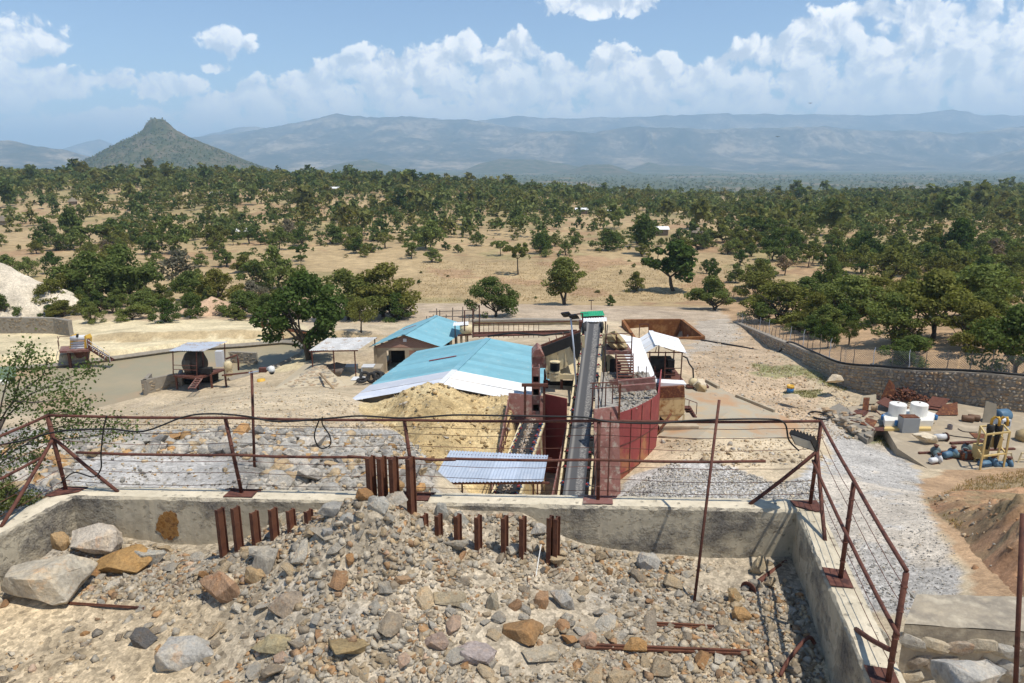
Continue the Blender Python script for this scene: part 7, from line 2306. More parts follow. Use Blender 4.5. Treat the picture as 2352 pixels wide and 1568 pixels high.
# ---------------------------------------------------------------- long stone wall on the right with wire fence
WL = [(1684, 737, 98.0), (1775, 775, 74.5), (1860, 808, 60.5), (1930, 836, 55.5), (2020, 844, 53), (2100, 850, 51), (2200, 853, 49.8), (2300, 860, 48.2), (2420, 872, 47)]
wtop = [P(*c) for c in WL]
HGT = [1.6, 1.9, 2.1, 2.4, 2.8, 3.1, 3.3, 3.4, 3.5]
sw = thing("long_stone_wall", tuple(wtop[0]), "long stone-built boundary wall running back along the right side", "wall")
sw["kind"] = "thing"
COPE = M("wall_coping", (0.42, 0.36, 0.28), (0.34, 0.29, 0.23), scale=2, rough=0.95, bump=.4, bscale=8)
small = []
rs = random.Random(77)
n_big = 0
segs = []
for i in range(len(wtop) - 1):
    a, b = wtop[i], wtop[i + 1]
    n_ = Vector((-(b - a).y, (b - a).x, 0)).normalized()
    if n_.x < 0 and n_.y < 0: n_ = -n_
    if n_.dot(Vector((0.6, 0.6, 0))) < 0: n_ = -n_
    f = -n_                                                    # the face looking at the yard
    za, zb = a.z - HGT[i] - 0.6, b.z - HGT[i + 1] - 0.6
    obj("mortar_core", MB().prism([Vector((a.x, a.y, za)), Vector((b.x, b.y, zb)), b - Vector((0, 0, .12)), a - Vector((0, 0, .12))], n_ * 0.55), MORTAR, sw)
    obj("coping", MB().prism([a - n_ * .04 - Vector((0, 0, .118)), b - n_ * .04 - Vector((0, 0, .118)), b + n_ * .6 - Vector((0, 0, .118)), a + n_ * .6 - Vector((0, 0, .118))], (0, 0, .12)), COPE, sw)
    segs.append((a, b, n_, HGT[i], HGT[i + 1]))
WT = ((.36, .335, .29), (.42, .36, .28), (.30, .28, .255), (.46, .38, .28), (.40, .30, .20))
for i, (a, b, n_, h0, h1) in enumerate(segs):
    L_ = (b - a).length; ang = math.atan2((b - a).y, (b - a).x)
    rowh = 0.24
    z = 0.2
    while z < max(h0, h1) + .2:
        x = rs.uniform(0, .2)
        while x < L_:
            w_ = rs.uniform(.20, .40)
            t_ = min(1, (x + w_ / 2) / L_)
            hh = h0 + (h1 - h0) * t_
            if z < hh + .2:
                p = a.lerp(b, t_) - Vector((0, 0, z)) + n_ * .05
                c0 = rs.choice(WT); k_ = rs.uniform(.75, 1.25); c0 = [q * k_ for q in c0]
                sc3 = (w_ * .85, .30, rowh * rs.uniform(1.1, 1.6))
                if i >= 4 and n_big < 300 and (rs.random() < 0.62):
                    st = bpy.data.objects.new("stone", rs.choice(peb_me)); COL.objects.link(st)
                    st.parent = sw; st.location = p - ORG[sw.name]; st.rotation_euler = (rs.uniform(-.15, .15), rs.uniform(-1.2, 1.2), ang); st.scale = sc3; st.color = (*c0, 1); n_big += 1
                else:
                    small.append((p, sc3, ang, c0))
            x += w_
        z += rowh
Vs, Fs, Cs, off = [], [], [], 0
for p, sc3, ang, c0 in small:
    v0, f0 = ROCKS[rs.randrange(12)]
    v = v0 * np.array(sc3); ca, sa = math.cos(ang), math.sin(ang)
    Vs.append(np.stack([v[:, 0] * ca - v[:, 1] * sa + p.x, v[:, 0] * sa + v[:, 1] * ca + p.y, v[:, 2] + p.z], -1) - np.array(ORG[sw.name])); Fs.append(f0 + off); off += len(v0)
    Cs.append(np.repeat([c0], len(v0), 0))
rest = big_mesh("stones", np.concatenate(Vs), np.concatenate(Fs), GRAVM, np.concatenate(Cs)); rest.parent = sw; rest["kind"] = "stuff"; ORG[rest.name] = ORG[sw.name]
# fence of crooked sticks and wire netting on top
wf = thing("wire_fence", tuple(wtop[3]), "wire netting fence on crooked sticks along the stone wall's top", "fence")
NETM = M("thin_wire", (0.26, 0.27, 0.27), (0.20, 0.21, 0.21), rough=.6)
for i, (a, b, n_, h0, h1) in enumerate(segs):
    L_ = (b - a).length
    k_n = max(2, int(L_ / 1.5))
    off_ = n_ * (0.45 if i < 3 else 0.5)
    for k_ in range(k_n):
        p = a.lerp(b, (k_ + .5) / k_n) + off_
        q = [p - Vector((0, 0, .1))]
        hh = rs.uniform(1.25, 1.75)
        for j in range(1, 5): q.append(p + Vector((rs.uniform(-.06, .06), rs.uniform(-.05, .05), hh * j / 4)))
        obj("stick_post", MB().path(q, [.035, .032, .03, .026, .022], 5), STICK if rs.random() < .8 else GALV, wf)
    net = MB()
    zz = 1.35
    step = 0.16
    nst = int(L_ / step)
    d_ = (b - a) / L_
    ws_ = d_ * 0.011
    rise_n = zz
    for k_ in range(-int(zz / step), nst):
        for s_ in (1, -1):
            x0 = k_ * step; 
            if s_ == 1: pa, pb = x0, x0 + zz
            else: pa, pb = x0 + zz, x0
            pa = min(max(pa, 0), L_); pb = min(max(pb, 0), L_)
            za = 0 if abs(pa - (x0 if s_ == 1 else x0 + zz)) < 1e-6 else abs(pa - (x0 if s_ == 1 else x0 + zz))
            zb = zz - abs(pb - (x0 + zz if s_ == 1 else x0))
            A_ = a.lerp(b, pa / L_) + off_ + Vector((0, 0, za)); B_2 = a.lerp(b, pb / L_) + off_ + Vector((0, 0, zb))
            net.add([A_ - ws_, A_ + ws_, B_2 + ws_, B_2 - ws_], [(0, 1, 2, 3)])
    obj("netting", net, NETM, wf)
hs_ = [wtop[k_] + Vector((0.1, 0.1, .1)) for k_ in range(2, 9)]
g0 = ground_hit(1700, 812, 40, 110)
hang([ground_hit(1610, 782, 50, 110) + Vector((0, 0, .08)), ground_hit(1700, 797, 50, 110) + Vector((0, 0, .08)), wtop[1].lerp(wtop[2], .2) + Vector((-.5, -.6, -1.2)), wtop[1].lerp(wtop[2], .45) + Vector((.1, .1, .12))] + hs_, 0.09, "black_hose", "thick black hose laid along the stone wall's coping", "hose", CABLE, 6)

# ---------------------------------------------------------------- concrete slab with machines and scrap
SZ = 7.8
slab_uv = [(2030, 975), (2062, 1030), (2130, 1075), (2200, 1120), (2420, 1100), (2420, 945), (2200, 925), (2010, 922), (1945, 935), (1990, 985)]
qs = [PZ(u, v, SZ) for u, v in slab_uv]
obj("concrete_slab", MB().prism(qs, (0, 0, -1.2)), SLAB, None, kind="structure")
srw = thing("slanting_stone_wall", tuple(PZ(1940, 970, SZ)), "slanting rough stone wall at the slab's left edge", "wall")
srw["kind"] = "thing"
w4 = [PZ(1890, 945, SZ - .3), PZ(1992, 1010, SZ - .3), PZ(2010, 985, SZ + .12), PZ(1928, 925, SZ + .12)]
obj("mortar_core", MB().prism(w4, (0, 0, -1.3)), MORTAR, srw)
for k_ in range(46):
    t_, q_ = random.random(), random.uniform(.04, .96)
    p = w4[0].lerp(w4[1], t_).lerp(w4[3].lerp(w4[2], t_), q_) - (Vector((0, 0, random.uniform(0, .8))) if k_ % 3 == 0 else Vector())
    if k_ % 3 == 0: p = Vector((*w4[0].lerp(w4[1], t_).xy, p.z))
    z_ = random.uniform(.35, .6)
    add_stone(srw, p, (z_, z_ * .8, .22 if k_ % 3 else .4), (random.uniform(-.15, .15), random.uniform(-.15, .15), random.uniform(0, 6)), random.choice(((.40, .36, .29), (.34, .31, .27), (.46, .41, .33), (.40, .30, .20))))
def S(u, v, h_=0.0):
    p = PZ(u, v, SZ); return p + Vector((0, 0, h_))
tm = thing("twin_tank_machine", tuple(S(2083, 978)), "machine with two white round tanks on a pale base on the slab", "machine")
for u_ in (2057, 2106):
    c = S(u_, 971, .55)
    tkk = obj("tank", MB().lathe(c, [(.52, 0), (.54, .03), (.54, .8), (.52, .83), (.06, .87)], 28), WHITEP, tm, smooth=False)
    obj("lid_handle", MB().box(c + Vector((0, 0, .9)), (.12, .04, .04)), RUST, tkk)
cc = S(2083, 978)
obj("base", MB().prism([S(u, v, .18) for u, v in ((2030, 985), (2140, 985), (2146, 968), (2118, 958), (2050, 958), (2026, 968))], (0, 0, .4)), WHITEP, tm)
obj("skid", MB().prism([S(u, v, .02) for u, v in ((2030, 990), (2138, 990), (2132, 962), (2040, 962))], (0, 0, .16)), YFRAME, tm)
for u_, v_ in ((2026, 972), (2147, 972), (2057, 985)):
    obj("motor", MB().lathe(S(u_, v_, .25), [(.1, 0), (.13, .05), (.13, .32), (.08, .36)], 14), BLUEP, tm, smooth=True)
obj("outlet", MB().box(S(2107, 985, .62), (.2, .16, .2)), WHITEP, tm)
gc = thing("grey_cabinet", tuple(S(2083, 998)), "grey steel box with a rusty lid in front of the twin tanks", "cabinet")
p = S(2084, 990)
obj("body", MB().box(p + Vector((0, 0, .5)), (1.08, .7, 1.0)), GREYP, gc)
obj("lid", MB().box(p + Vector((0, .02, 1.03)), (1.04, .62, .06)), RUSTY, gc)
vs_, fs_ = FINE[5]
ext = vs_.max(0) - vs_.min(0)
p = S(2122, 1018, .3)
obj("sack", MB().add([Vector((v[0] / ext[0] * 1.55, v[1] / ext[1] * .8, v[2] / ext[2] * .75)) + p for v in vs_], [tuple(f) for f in fs_]), SACK, None, "pale torn sack lying in front of the grey cabinet", "sack", smooth=True)
fp_ = thing("flanged_pipe", tuple(S(2170, 1014)), "grey flanged pipe section lying beside the pale sack", "pipe")
a = S(2146, 1012, .25); ax_ = Vector((1, .05, 0))
obj("tube", MB().lathe(a, [(.2, 0), (.2, .75)], 18, ax_), LGREY, fp_, smooth=True)
obj("flange", MB().lathe(a + ax_ * .72, [(.29, 0), (.29, .06), (.2, .07)], 18, ax_), RUST, fp_)
def lie(u0, v0, u1, v1, w_, h_, mat, label, cat="beam", name="steel_bar"):
    return tag(obj(name, MB().bar(S(u0, v0, h_ / 2 + .005), S(u1, v1, h_ / 2 + .005), w_, h_), mat, None, label, cat), kind="thing")
lie(2183, 1020, 2280, 1015, .22, .12, RUST, "rusty channel lying behind the flanged pipe")
lie(2110, 1042, 2330, 1032, .16, .1, RUST, "long rusty angle bar along the slab's front")
lie(2232, 1000, 2300, 1005, .9, .03, RUSTY, "rusty sheet lying flat at the slab's middle", "sheet", "steel_sheet")
def cabs(u, v, w_, d_, h_, mat, name, label, cat, rz=0.0):
    p = S(u, v); r0 = thing(name, tuple(p), label, cat)
    obj("body", MB().box(p + Vector((0, 0, h_ / 2)), (w_, d_, h_), rz), mat, r0)
    rm = Matrix.Rotation(rz, 3, 'Z')
    obj("panel", MB().box(p + rm @ Vector((-.02, -d_ / 2 - .012, h_ * .7)), (w_ * .7, .02, h_ * .35), rz), BLACKST, r0)
    obj("buttons", MB().box(p + rm @ Vector((-.02, -d_ / 2 - .012, h_ * .3)), (w_ * .6, .02, h_ * .2), rz), WHITEP, r0)
    return r0
cabs(2303, 990, .62, .45, .85, LGREY, "control_cabinet", "light grey control cabinet at the foot of the stone wall", "cabinet", .15)
obj("plywood_board", MB().prism([S(2256, 970, 0), S(2288, 972, 0), S(2288, 972, 1.15) + Vector((.25, .6, 0)), S(2262, 970, 1.35) + Vector((.25, .6, 0))], (0, .04, 0)), M("plywood", (.22, .19, .14), (.18, .155, .115), rough=.8), None, "weathered board leaning against the stone wall", "board")
obj("blue_drum", MB().lathe(S(2300, 965, .35), [(.42, -.45), (.45, -.4), (.45, .4), (.42, .45)], 20, (1, .3, 0)), LBLUE, None, "light blue drum lying behind the control cabinet", "drum", smooth=True)
obj("grey_sheet", MB().prism([S(2272, 985), S(2302, 992), S(2302, 992, .7), S(2285, 985, .75)], (0, .04, 0)), GREYP, None, "grey steel sheet leaning beside the control cabinet", "sheet")
obj("tarpaulin", MB().lathe(S(2362, 1010, .3), [(.1, -.9), (.4, -.7), (.5, 0), (.4, .7), (.1, .9)], 12, (1, .2, 0)), TARP, None, "rolled tan tarpaulin at the right edge of the slab", "tarpaulin", smooth=True, jit=.04)
obj("steel_pot", MB().lathe(S(2181, 985), [(.16, 0), (.16, .3), (.13, .3), (.13, .05)], 14), M("grey_pot", (.25, .22, .22), (.2, .17, .17), rough=.6), None, "small grey pot standing right of the twin tanks", "pot")
for k_, (u, v, lab) in enumerate(((2222, 968, "brown rusty cylinder lying at the foot of the wall"), (2236, 966, "second brown cylinder beside the wall, right of its twin"))):
    obj("steel_cylinder", MB().lathe(S(u, v, .22), [(.2, -.35), (.22, -.3), (.22, .3), (.2, .35)], 16, (.9, -.4, 0)), M("brown_cyl%d" % k_, (.17, .09, .05), (.12, .07, .04), rough=.6), None, lab, "cylinder", smooth=True)
hang([S(2165, 995, .03), S(2190, 1002, .03), S(2225, 1006, .03), S(2262, 1012, .03)], .03, "black_hose", "black hose lying across the slab right of the cabinet", "hose")
hang([S(2200, 985, .03), S(2215, 992, .03), S(2245, 993, .03)], .025, "black_hose", "short black hose near the brown cylinders", "hose")
# yellow frame with cyclones
yf = thing("cyclone_rig", tuple(S(2275, 1085)), "yellow steel frame holding black cyclones at the slab's front", "machine")
c4 = [PZ(2238, 1062, SZ - .1), PZ(2250, 1083, SZ - .1), PZ(2304, 1076, SZ - .1), PZ(2290, 1058, SZ - .1)]
for p in c4:
    obj("upright", MB().bar(p, p + Vector((0, 0, 2.3)), .09, .09), YFRAME, yf)
for h_ in (.95, 2.28):
    for i in range(4):
        obj("rail", MB().bar(c4[i] + Vector((0, 0, h_)), c4[(i + 1) % 4] + Vector((0, 0, h_)), .08, .09), YFRAME, yf)
cm = sum(c4, Vector()) / 4
for dx in (-.2, .28):
    p = cm + Vector((dx, .1, 1.0))
    cy = obj("cyclone", MB().lathe(p, [(.06, 0), (.12, .5), (.17, 1.1), (.2, 1.2), (.2, 1.5), (.1, 1.55)], 16), BLACKST, yf, smooth=True)
    q = [p + Vector((0, 0, 1.55)), p + Vector((0, 0, 1.85)), p + Vector((.12, -.05, 2.02)), p + Vector((.3, -.1, 2.02)), p + Vector((.38, -.1, 1.8)), p + Vector((.38, -.1, 1.5))]
    obj("elbow_pipe", MB().path(q, .075, 10), YELLOW, cy, smooth=True)
obj("launder_box", MB().box(cm + Vector((.42, .45, 1.4)), (.6, .5, .7)), YFRAME, yf)
obj("sump_box", MB().box(cm + Vector((-.3, .45, .75)), (.7, .5, .8)), YFRAME, yf)
# pumps and valves lined up at the slab's front edge
def pump(u, v, mat, label, rz=0.0, k=1.0, z0=None):
    p = S(u, v) if z0 is None else PZ(u, v, z0)
    r0 = thing("pump_motor", tuple(p), label, "pump", "pumps and motors at the slab's front edge")
    ax_ = Vector((math.cos(rz), math.sin(rz), 0))
    obj("motor", MB().lathe(p + Vector((0, 0, .2 * k)) - ax_ * .3 * k, [(.1 * k, 0), (.17 * k, .05 * k), (.17 * k, .45 * k), (.12 * k, .5 * k)], 14, ax_), mat, r0, smooth=True)
    obj("casing", MB().lathe(p + Vector((0, 0, .24 * k)) + ax_ * .25 * k, [(.1 * k, 0), (.26 * k, .04 * k), (.26 * k, .14 * k), (.1 * k, .2 * k)], 16, ax_), mat, r0, smooth=True)
    obj("flange", MB().lathe(p + Vector((0, 0, .45 * k)) + ax_ * .34 * k, [(.08 * k, 0), (.08 * k, .1 * k), (.13 * k, .1 * k), (.13 * k, .14 * k)], 12), RUST, r0)
    obj("foot", MB().box(p + Vector((0, 0, .03 * k)), (.5 * k, .3 * k, .06 * k), rz), RUST, r0)
TEAL = M("teal_grey", (.14, .19, .19), (.10, .14, .14), rough=.6)
pump(2150, 1050, TEAL, "grey-green pump at the left end of the pump row", 1.2, 1.1)
pump(2144, 1064, LGREY, "pale grey motor in front of the pump row's left end", .3, 1.0)
pump(2176, 1052, LBLUE, "blue-grey pump in the middle of the pump row", .4, 1.2)
pump(2198, 1052, TEAL, "dark pump right of the blue-grey pump", -.3, 1.1)
pump(2215, 1042, TEAL, "pump standing at the back of the pump row", .8, 1.1)
pump(2262, 1076, LBLUE, "bright blue motor lying under the yellow frame", .2, 1.4, SZ - .2)
pump(2300, 1076, LBLUE, "blue motor half under cream frames at the right edge", .1, 1.2, SZ - .2)
obj("rusty_trough", MB().box(S(2222, 1053, .22), (1.1, .5, .42), .08), RUSTY, None, "rusty steel trough behind the pump row", "trough")
for k_, (u, lab) in enumerate(((2300, "cream trestle frame beside the yellow frame"), (2336, "cream trestle frame at the right edge of the picture"))):
    p = PZ(u, 1066, SZ - .1)
    obj("cream_trestle", MB().bar(p, p + Vector((.25, .1, .7)), .07, .07).bar(p + Vector((.75, 0, 0)), p + Vector((.5, .1, .7)), .07, .07).bar(p + Vector((.2, .1, .68)), p + Vector((.55, .1, .68)), .07, .07).bar(p + Vector((.12, .05, .3)), p + Vector((.63, .05, .3)), .06, .06), CREAM, None, lab, "trestle")
# scrap heap by the wall
random.seed(33)
def scrap(uvs, h0s, mat, label, cat="scrap", thick=.03, name="scrap_plate"):
    q = [S(u, v, h_) for (u, v), h_ in zip(uvs, h0s)]
    n_ = (q[1] - q[0]).cross(q[2] - q[0]).normalized() * thick
    return obj(name, MB().prism(q, n_), mat, None, label, cat, "scrap steel by the stone wall")
scrap([(2022, 918), (2058, 918), (2050, 916), (2036, 916)], [.1, .1, 1.1, 1.55], RUSTY, "tall rusty triangular plate standing against the wall")
scrap([(2066, 922), (2090, 922), (2082, 918), (2070, 918)], [.05, .05, .8, .9], RUST, "dark rusty plate right of the triangular one")
scrap([(1975, 932), (2012, 930), (2010, 922), (1978, 924)], [.1, .1, .55, .5], M("old_panel", (.36, .31, .22), (.30, .26, .18), rough=.8), "tan panel tilted at the left of the scrap heap", "panel")
scrap([(1980, 944), (1994, 944), (1994, 940), (1980, 940)], [.0, .0, .9, .9], RUSTY, "orange upright plate at the left of the scrap heap")
scrap([(2010, 940), (2052, 950), (2070, 938), (2030, 930)], [.5, .25, .2, .6], RUST, "brown plate sloping down in the middle of the scrap heap")
scrap([(1950, 955), (1985, 958), (1996, 950), (1965, 947)], [.06, .06, .18, .2], RUST, "curved brown plate lying left of the twin tanks")
scrap([(1975, 975), (2005, 985), (2015, 970), (1990, 962)], [.05, .05, .1, .1], RUSTY, "orange plate lying on the ground before the curved plate")
scrap([(2002, 990), (2030, 992), (2032, 985), (2004, 984)], [.04, .04, .1, .1], RUST, "flat dark plate left of the grey cabinet")
scrap([(2145, 955), (2200, 955), (2195, 945), (2165, 948)], [.05, .05, .7, .6], RUSTY, "large curved rusty sheet right of the twin tanks")
scrap([(2120, 940), (2160, 945), (2180, 930), (2140, 922)], [.1, .1, .45, .4], RUST, "dark plate under the wall behind the twin tanks")
for k_ in range(14):
    u, v = 1958 + k_ * 16, random.uniform(918, 985)
    a = S(u, v, random.uniform(.05, .25)); b = a + Vector((random.uniform(-.9, .9), random.uniform(-.6, .6), random.uniform(0, .15)))
    tag(obj("scrap_bar", MB().bar(a, b, .07, .06), RUST if k_ % 3 else RUSTY, None, None, "scrap bar", "scrap bars strewn by the stone wall"), ("%s rusty bar from the left strewn among the scrap by the wall" % ("leftmost second third fourth fifth sixth seventh eighth ninth tenth eleventh twelfth thirteenth fourteenth".split()[k_])).replace("leftmost rusty bar from the left", "leftmost rusty bar"))
sh_ = 0.45
r_ = np.random.default_rng(55)
ns = 420
su = r_.normal(2085, 32, ns); sv = r_.normal(918, 6, ns)
pp = np.array([S(a, max(b, 905))[:] for a, b in zip(su, sv)])
hgt = .75 * np.exp(-((su - 2080) / 34) ** 2) * r_.uniform(.2, 1, ns)
stone_mass("scrap_swarf", pp[:, 0], pp[:, 1], pp[:, 2] + hgt, r_.uniform(.08, .3, ns), GRAVM, [((.13, .05, .03), 4), ((.20, .08, .04), 3), ((.09, .04, .03), 3)], 56, sink=.2)
obj("wooden_reel", MB().lathe(S(2007, 945, .25), [(.24, -.2), (.24, -.14), (.18, -.13), (.18, .13), (.24, .14), (.24, .2)], 16, (.9, -.5, 0)), WOOD, None, "small wooden cable reel in the scrap heap", "reel")
ch_ = ground_hit(1880, 958, 30, 80)
hang([ch_ + Vector((.8 * math.cos(t_ * .7) * (1 - t_ * .012), .8 * math.sin(t_ * .7), .06 + .004 * t_)) for t_ in range(26)], .03, "hose_coil", "black hose coiled on the ground left of the slanting wall", "hose", CABLE, 3)
dr = ground_hit(1814, 905, 30, 80)
tt_ = thing("striped_bucket", tuple(dr), "blue and orange bucket on a pale stone in the yard", "bucket")
obj("body", MB().lathe(dr + Vector((0, 0, .18)), [(.26, 0), (.27, .35)], 18), BLUEP, tt_, smooth=True)
obj("rim", MB().lathe(dr + Vector((0, 0, .53)), [(.285, 0), (.285, .2), (.25, .2), (.25, .02)], 18), YELLOW, tt_, smooth=True)
free_boulder(1818, 911, 49.2, 44, 10, (.50, .43, .33), "flat pale stone under the blue and orange bucket", 8)
# birds
for u, v, y, lab in ((1861, 237, 70, "small dark bird flying above the mountains"), (1786, 314, 70, "small dark bird gliding in front of the mountains")):
    p = P(u, v, y)
    b_ = thing("bird", tuple(p), lab, "bird")
    obj("body", MB().lathe(p, [(.005, -.1), (.025, -.05), (.027, .02), (.01, .1)], 8, (.6, .8, .1)), BLACKST, b_, smooth=True)
    for s_ in (-1, 1):
        obj("wing", MB().prism([p + Vector((0, -.05, .02)), p + Vector((s_ * .12, .0, .05)), p + Vector((s_ * .2, -.04, .02)), p + Vector((s_ * .1, -.06, .03))], (0, 0, .01)), BLACKST, b_)
# ---------------------------------------------------------------- trees
def limb(mb_, p, d, L_, r_, depth, rn, tips, gnarl=0.35):
    q = [Vector(p)]
    dd = Vector(d).normalized()
    n = 3
    for i in range(n):
        dd = (dd + Vector((rn.uniform(-gnarl, gnarl), rn.uniform(-gnarl, gnarl), rn.uniform(-.1, .25)))).normalized()
        q.append(q[-1] + dd * L_ / n)
    mb_.path(q, [r_, r_ * .85, r_ * .7, r_ * .5], 5)
    tips.append(q[-1])
    if depth > 0:
        for k in range(rn.choice((2, 3))):
            nd = (dd + Vector((rn.uniform(-1, 1), rn.uniform(-1, 1), rn.uniform(-.1, .6)))).normalized()
            limb(mb_, q[-1] if k else q[2], nd, L_ * .7, r_ * .5, depth - 1, rn, tips, gnarl)


def make_tree(kind, seed, nleaf, lsize):
    """unit-height tree: returns trunk MB, leaf verts, leaf faces"""
    rn = random.Random(seed); g = np.random.default_rng(seed)
    tips = []
    tb = MB()
    if kind == 'umbrella':
        th, cw, c0, c1 = .48, 1.25, .62, 1.0
    elif kind == 'tall':
        th, cw, c0, c1 = .25, .62, .26, 1.0
    elif kind == 'bush':
        th, cw, c0, c1 = .12, 1.15, .05, 1.0
    elif kind == 'sparse':
        th, cw, c0, c1 = .32, .95, .38, 1.0
    else:
        th, cw, c0, c1 = .22, 1.05, .14, 1.0
    nstem = rn.choice((1, 1, 2)) if kind != 'bush' else 3
    for s in range(nstem):
        a = rn.uniform(0, 6.28)
        base = Vector((math.cos(a) * .02 * (nstem - 1), math.sin(a) * .02 * (nstem - 1), -.04))
        top = Vector((rn.uniform(-.07, .07), rn.uniform(-.07, .07), th))
        tb.path([base, base.lerp(top, .5) + Vector((rn.uniform(-.02, .02), rn.uniform(-.02, .02), 0)), top], [.034, .026, .021], 6)
        for k in range(4):
            a = rn.uniform(0, 6.28)
            up = .5 if kind == 'umbrella' else .9
            limb(tb, top, (math.cos(a), math.sin(a), up), (1 - th) * .42, .016, 1, rn, tips)
    # clumps
    ncl = {'umbrella': 30, 'tall': 34, 'bush': 34, 'sparse': 24, 'round': 40}[kind]
    ncl = int(ncl * rn.uniform(.55, 1.15)); cw *= rn.uniform(.88, 1.12)
    cl = []
    lop = (rn.uniform(-.12, .12), rn.uniform(-.12, .12))
    for _ in range(ncl):
        a, rad = rn.uniform(0, 6.283), math.sqrt(rn.uniform(0.02, 1))
        zt = rn.random()
        if kind == 'umbrella':
            z = c0 + (c1 - c0) * (.45 + .5 * rn.random()) * (1 - .35 * rad ** 2) + rn.uniform(-.05, .02)
            rr_ = cw / 2 * rad
            cr = rn.uniform(.07, .13)
        else:
            zt = zt ** .85
            z = c0 + (c1 - c0 - .08) * zt
            env = math.sin(min(1, (zt * .85 + .22)) * math.pi) ** .6 if kind != 'tall' else (.65 + .35 * math.sin(zt * math.pi)) * (1 - .45 * zt)
            rr_ = cw / 2 * rad * env * rn.uniform(.8, 1.08)
            cr = rn.uniform(.09, .17)
        cl.append((math.cos(a) * rr_ + lop[0] * zt, math.sin(a) * rr_ + lop[1] * zt, z, cr))
    for tpt in tips[:ncl // 2]:
        cl.append((tpt.x, tpt.y, min(tpt.z, .95), .09))
    cl = np.array(cl)
    wts = cl[:, 3] ** 2; wts = wts / wts.sum()
    w_ = g.choice(len(cl), nleaf, p=wts)
    dirs = g.normal(size=(nleaf, 3)); dirs /= np.linalg.norm(dirs, axis=1)[:, None]
    flat = .55 if kind == 'umbrella' else .8
    rad = cl[w_, 3] * (.35 + .65 * g.random(nleaf) ** .5)
    c = cl[w_, :3] + dirs * rad[:, None] * np.array((1.15, 1.15, flat))
    c[:, 2] = np.maximum(c[:, 2], .02)
    # leaf tufts facing roughly outward and up
    nrm = dirs * .7 + g.normal(size=(nleaf, 3)) * .6 + np.array((0, 0, .45)); nrm /= np.linalg.norm(nrm, axis=1)[:, None]
    t1 = np.cross(nrm, g.normal(size=(nleaf, 3))); t1 /= np.linalg.norm(t1, axis=1)[:, None]
    t2 = np.cross(nrm, t1)
    s = lsize * g.uniform(.6, 1.35, nleaf)[:, None]
    V = np.stack([c - t1 * s, c - t2 * s * .55, c + t1 * s, c + t2 * s * .55], 1).reshape(-1, 3)
    F = np.arange(nleaf * 4).reshape(-1, 4)
    return tb, V, F


def leaf_mesh(name, V, F, mat):
    me = bpy.data.meshes.new(name)
    me.vertices.add(len(V)); me.vertices.foreach_set('co', V.astype(np.float32).ravel())
    me.loops.add(F.size); me.loops.foreach_set('vertex_index', F.astype(np.int32).ravel())
    me.polygons.add(len(F)); me.polygons.foreach_set('loop_start', np.arange(0, F.size, 4, dtype=np.int32))
    me.materials.append(mat); me.update(calc_edges=True)
    return me


KINDS = {'round': 6, 'umbrella': 3, 'tall': 3, 'bush': 5, 'sparse': 2}
LIB = {}
for kd, nv in KINDS.items():
    for q in range(nv):
        for res, (nl, ls) in {'hi': (6200, .027), 'mid': (2000, .042)}.items():
            if kd == 'sparse': nl = int(nl * .45)
            tb, V_, F_ = make_tree(kd, 1000 + sum(map(ord, kd)) * 13 + q, nl, ls)
            LIB[(kd, q, res)] = (meshdata("trunk", tb.v, tb.f, BARK, True), leaf_mesh("crown", V_, F_, LEAFD if kd == 'sparse' and q == 0 else LEAF))
TREES = []


def plant(x, y, hgt, wid, kd, label=None, res=None, z=None, r_=random):
    q = r_.randrange(KINDS[kd])
    res = res or ('hi' if y < 135 else 'mid')
    tme, cme = LIB[(kd, q, res)]
    z = float(H(x, y)) if z is None else z
    o = bpy.data.objects.new({'bush': 'bush', 'umbrella': 'acacia_tree'}.get(kd, 'tree'), None)
    o.empty_display_size = .2
    COL.objects.link(o)
    o.location = (x, y, z - .05)
    o.rotation_euler = (0, 0, r_.uniform(0, 6.28))
    nat = {'umbrella': 1.25, 'tall': .62, 'bush': 1.15, 'sparse': .95, 'round': 1.02}[kd]
    sxy = wid / nat / 1.02
    o.scale = (sxy, sxy, hgt)
    for me, nm in ((tme, "trunk"), (cme, "crown")):
        c = bpy.data.objects.new(nm, me); COL.objects.link(c); c.parent = o
    o["category"] = "bush" if kd == 'bush' else "tree"
    if label: o["label"] = label
    u, v = UV(x, y, z)
    TREES.append((o, kd, float(u), float(v), hgt / y, bool(label)))
    return o


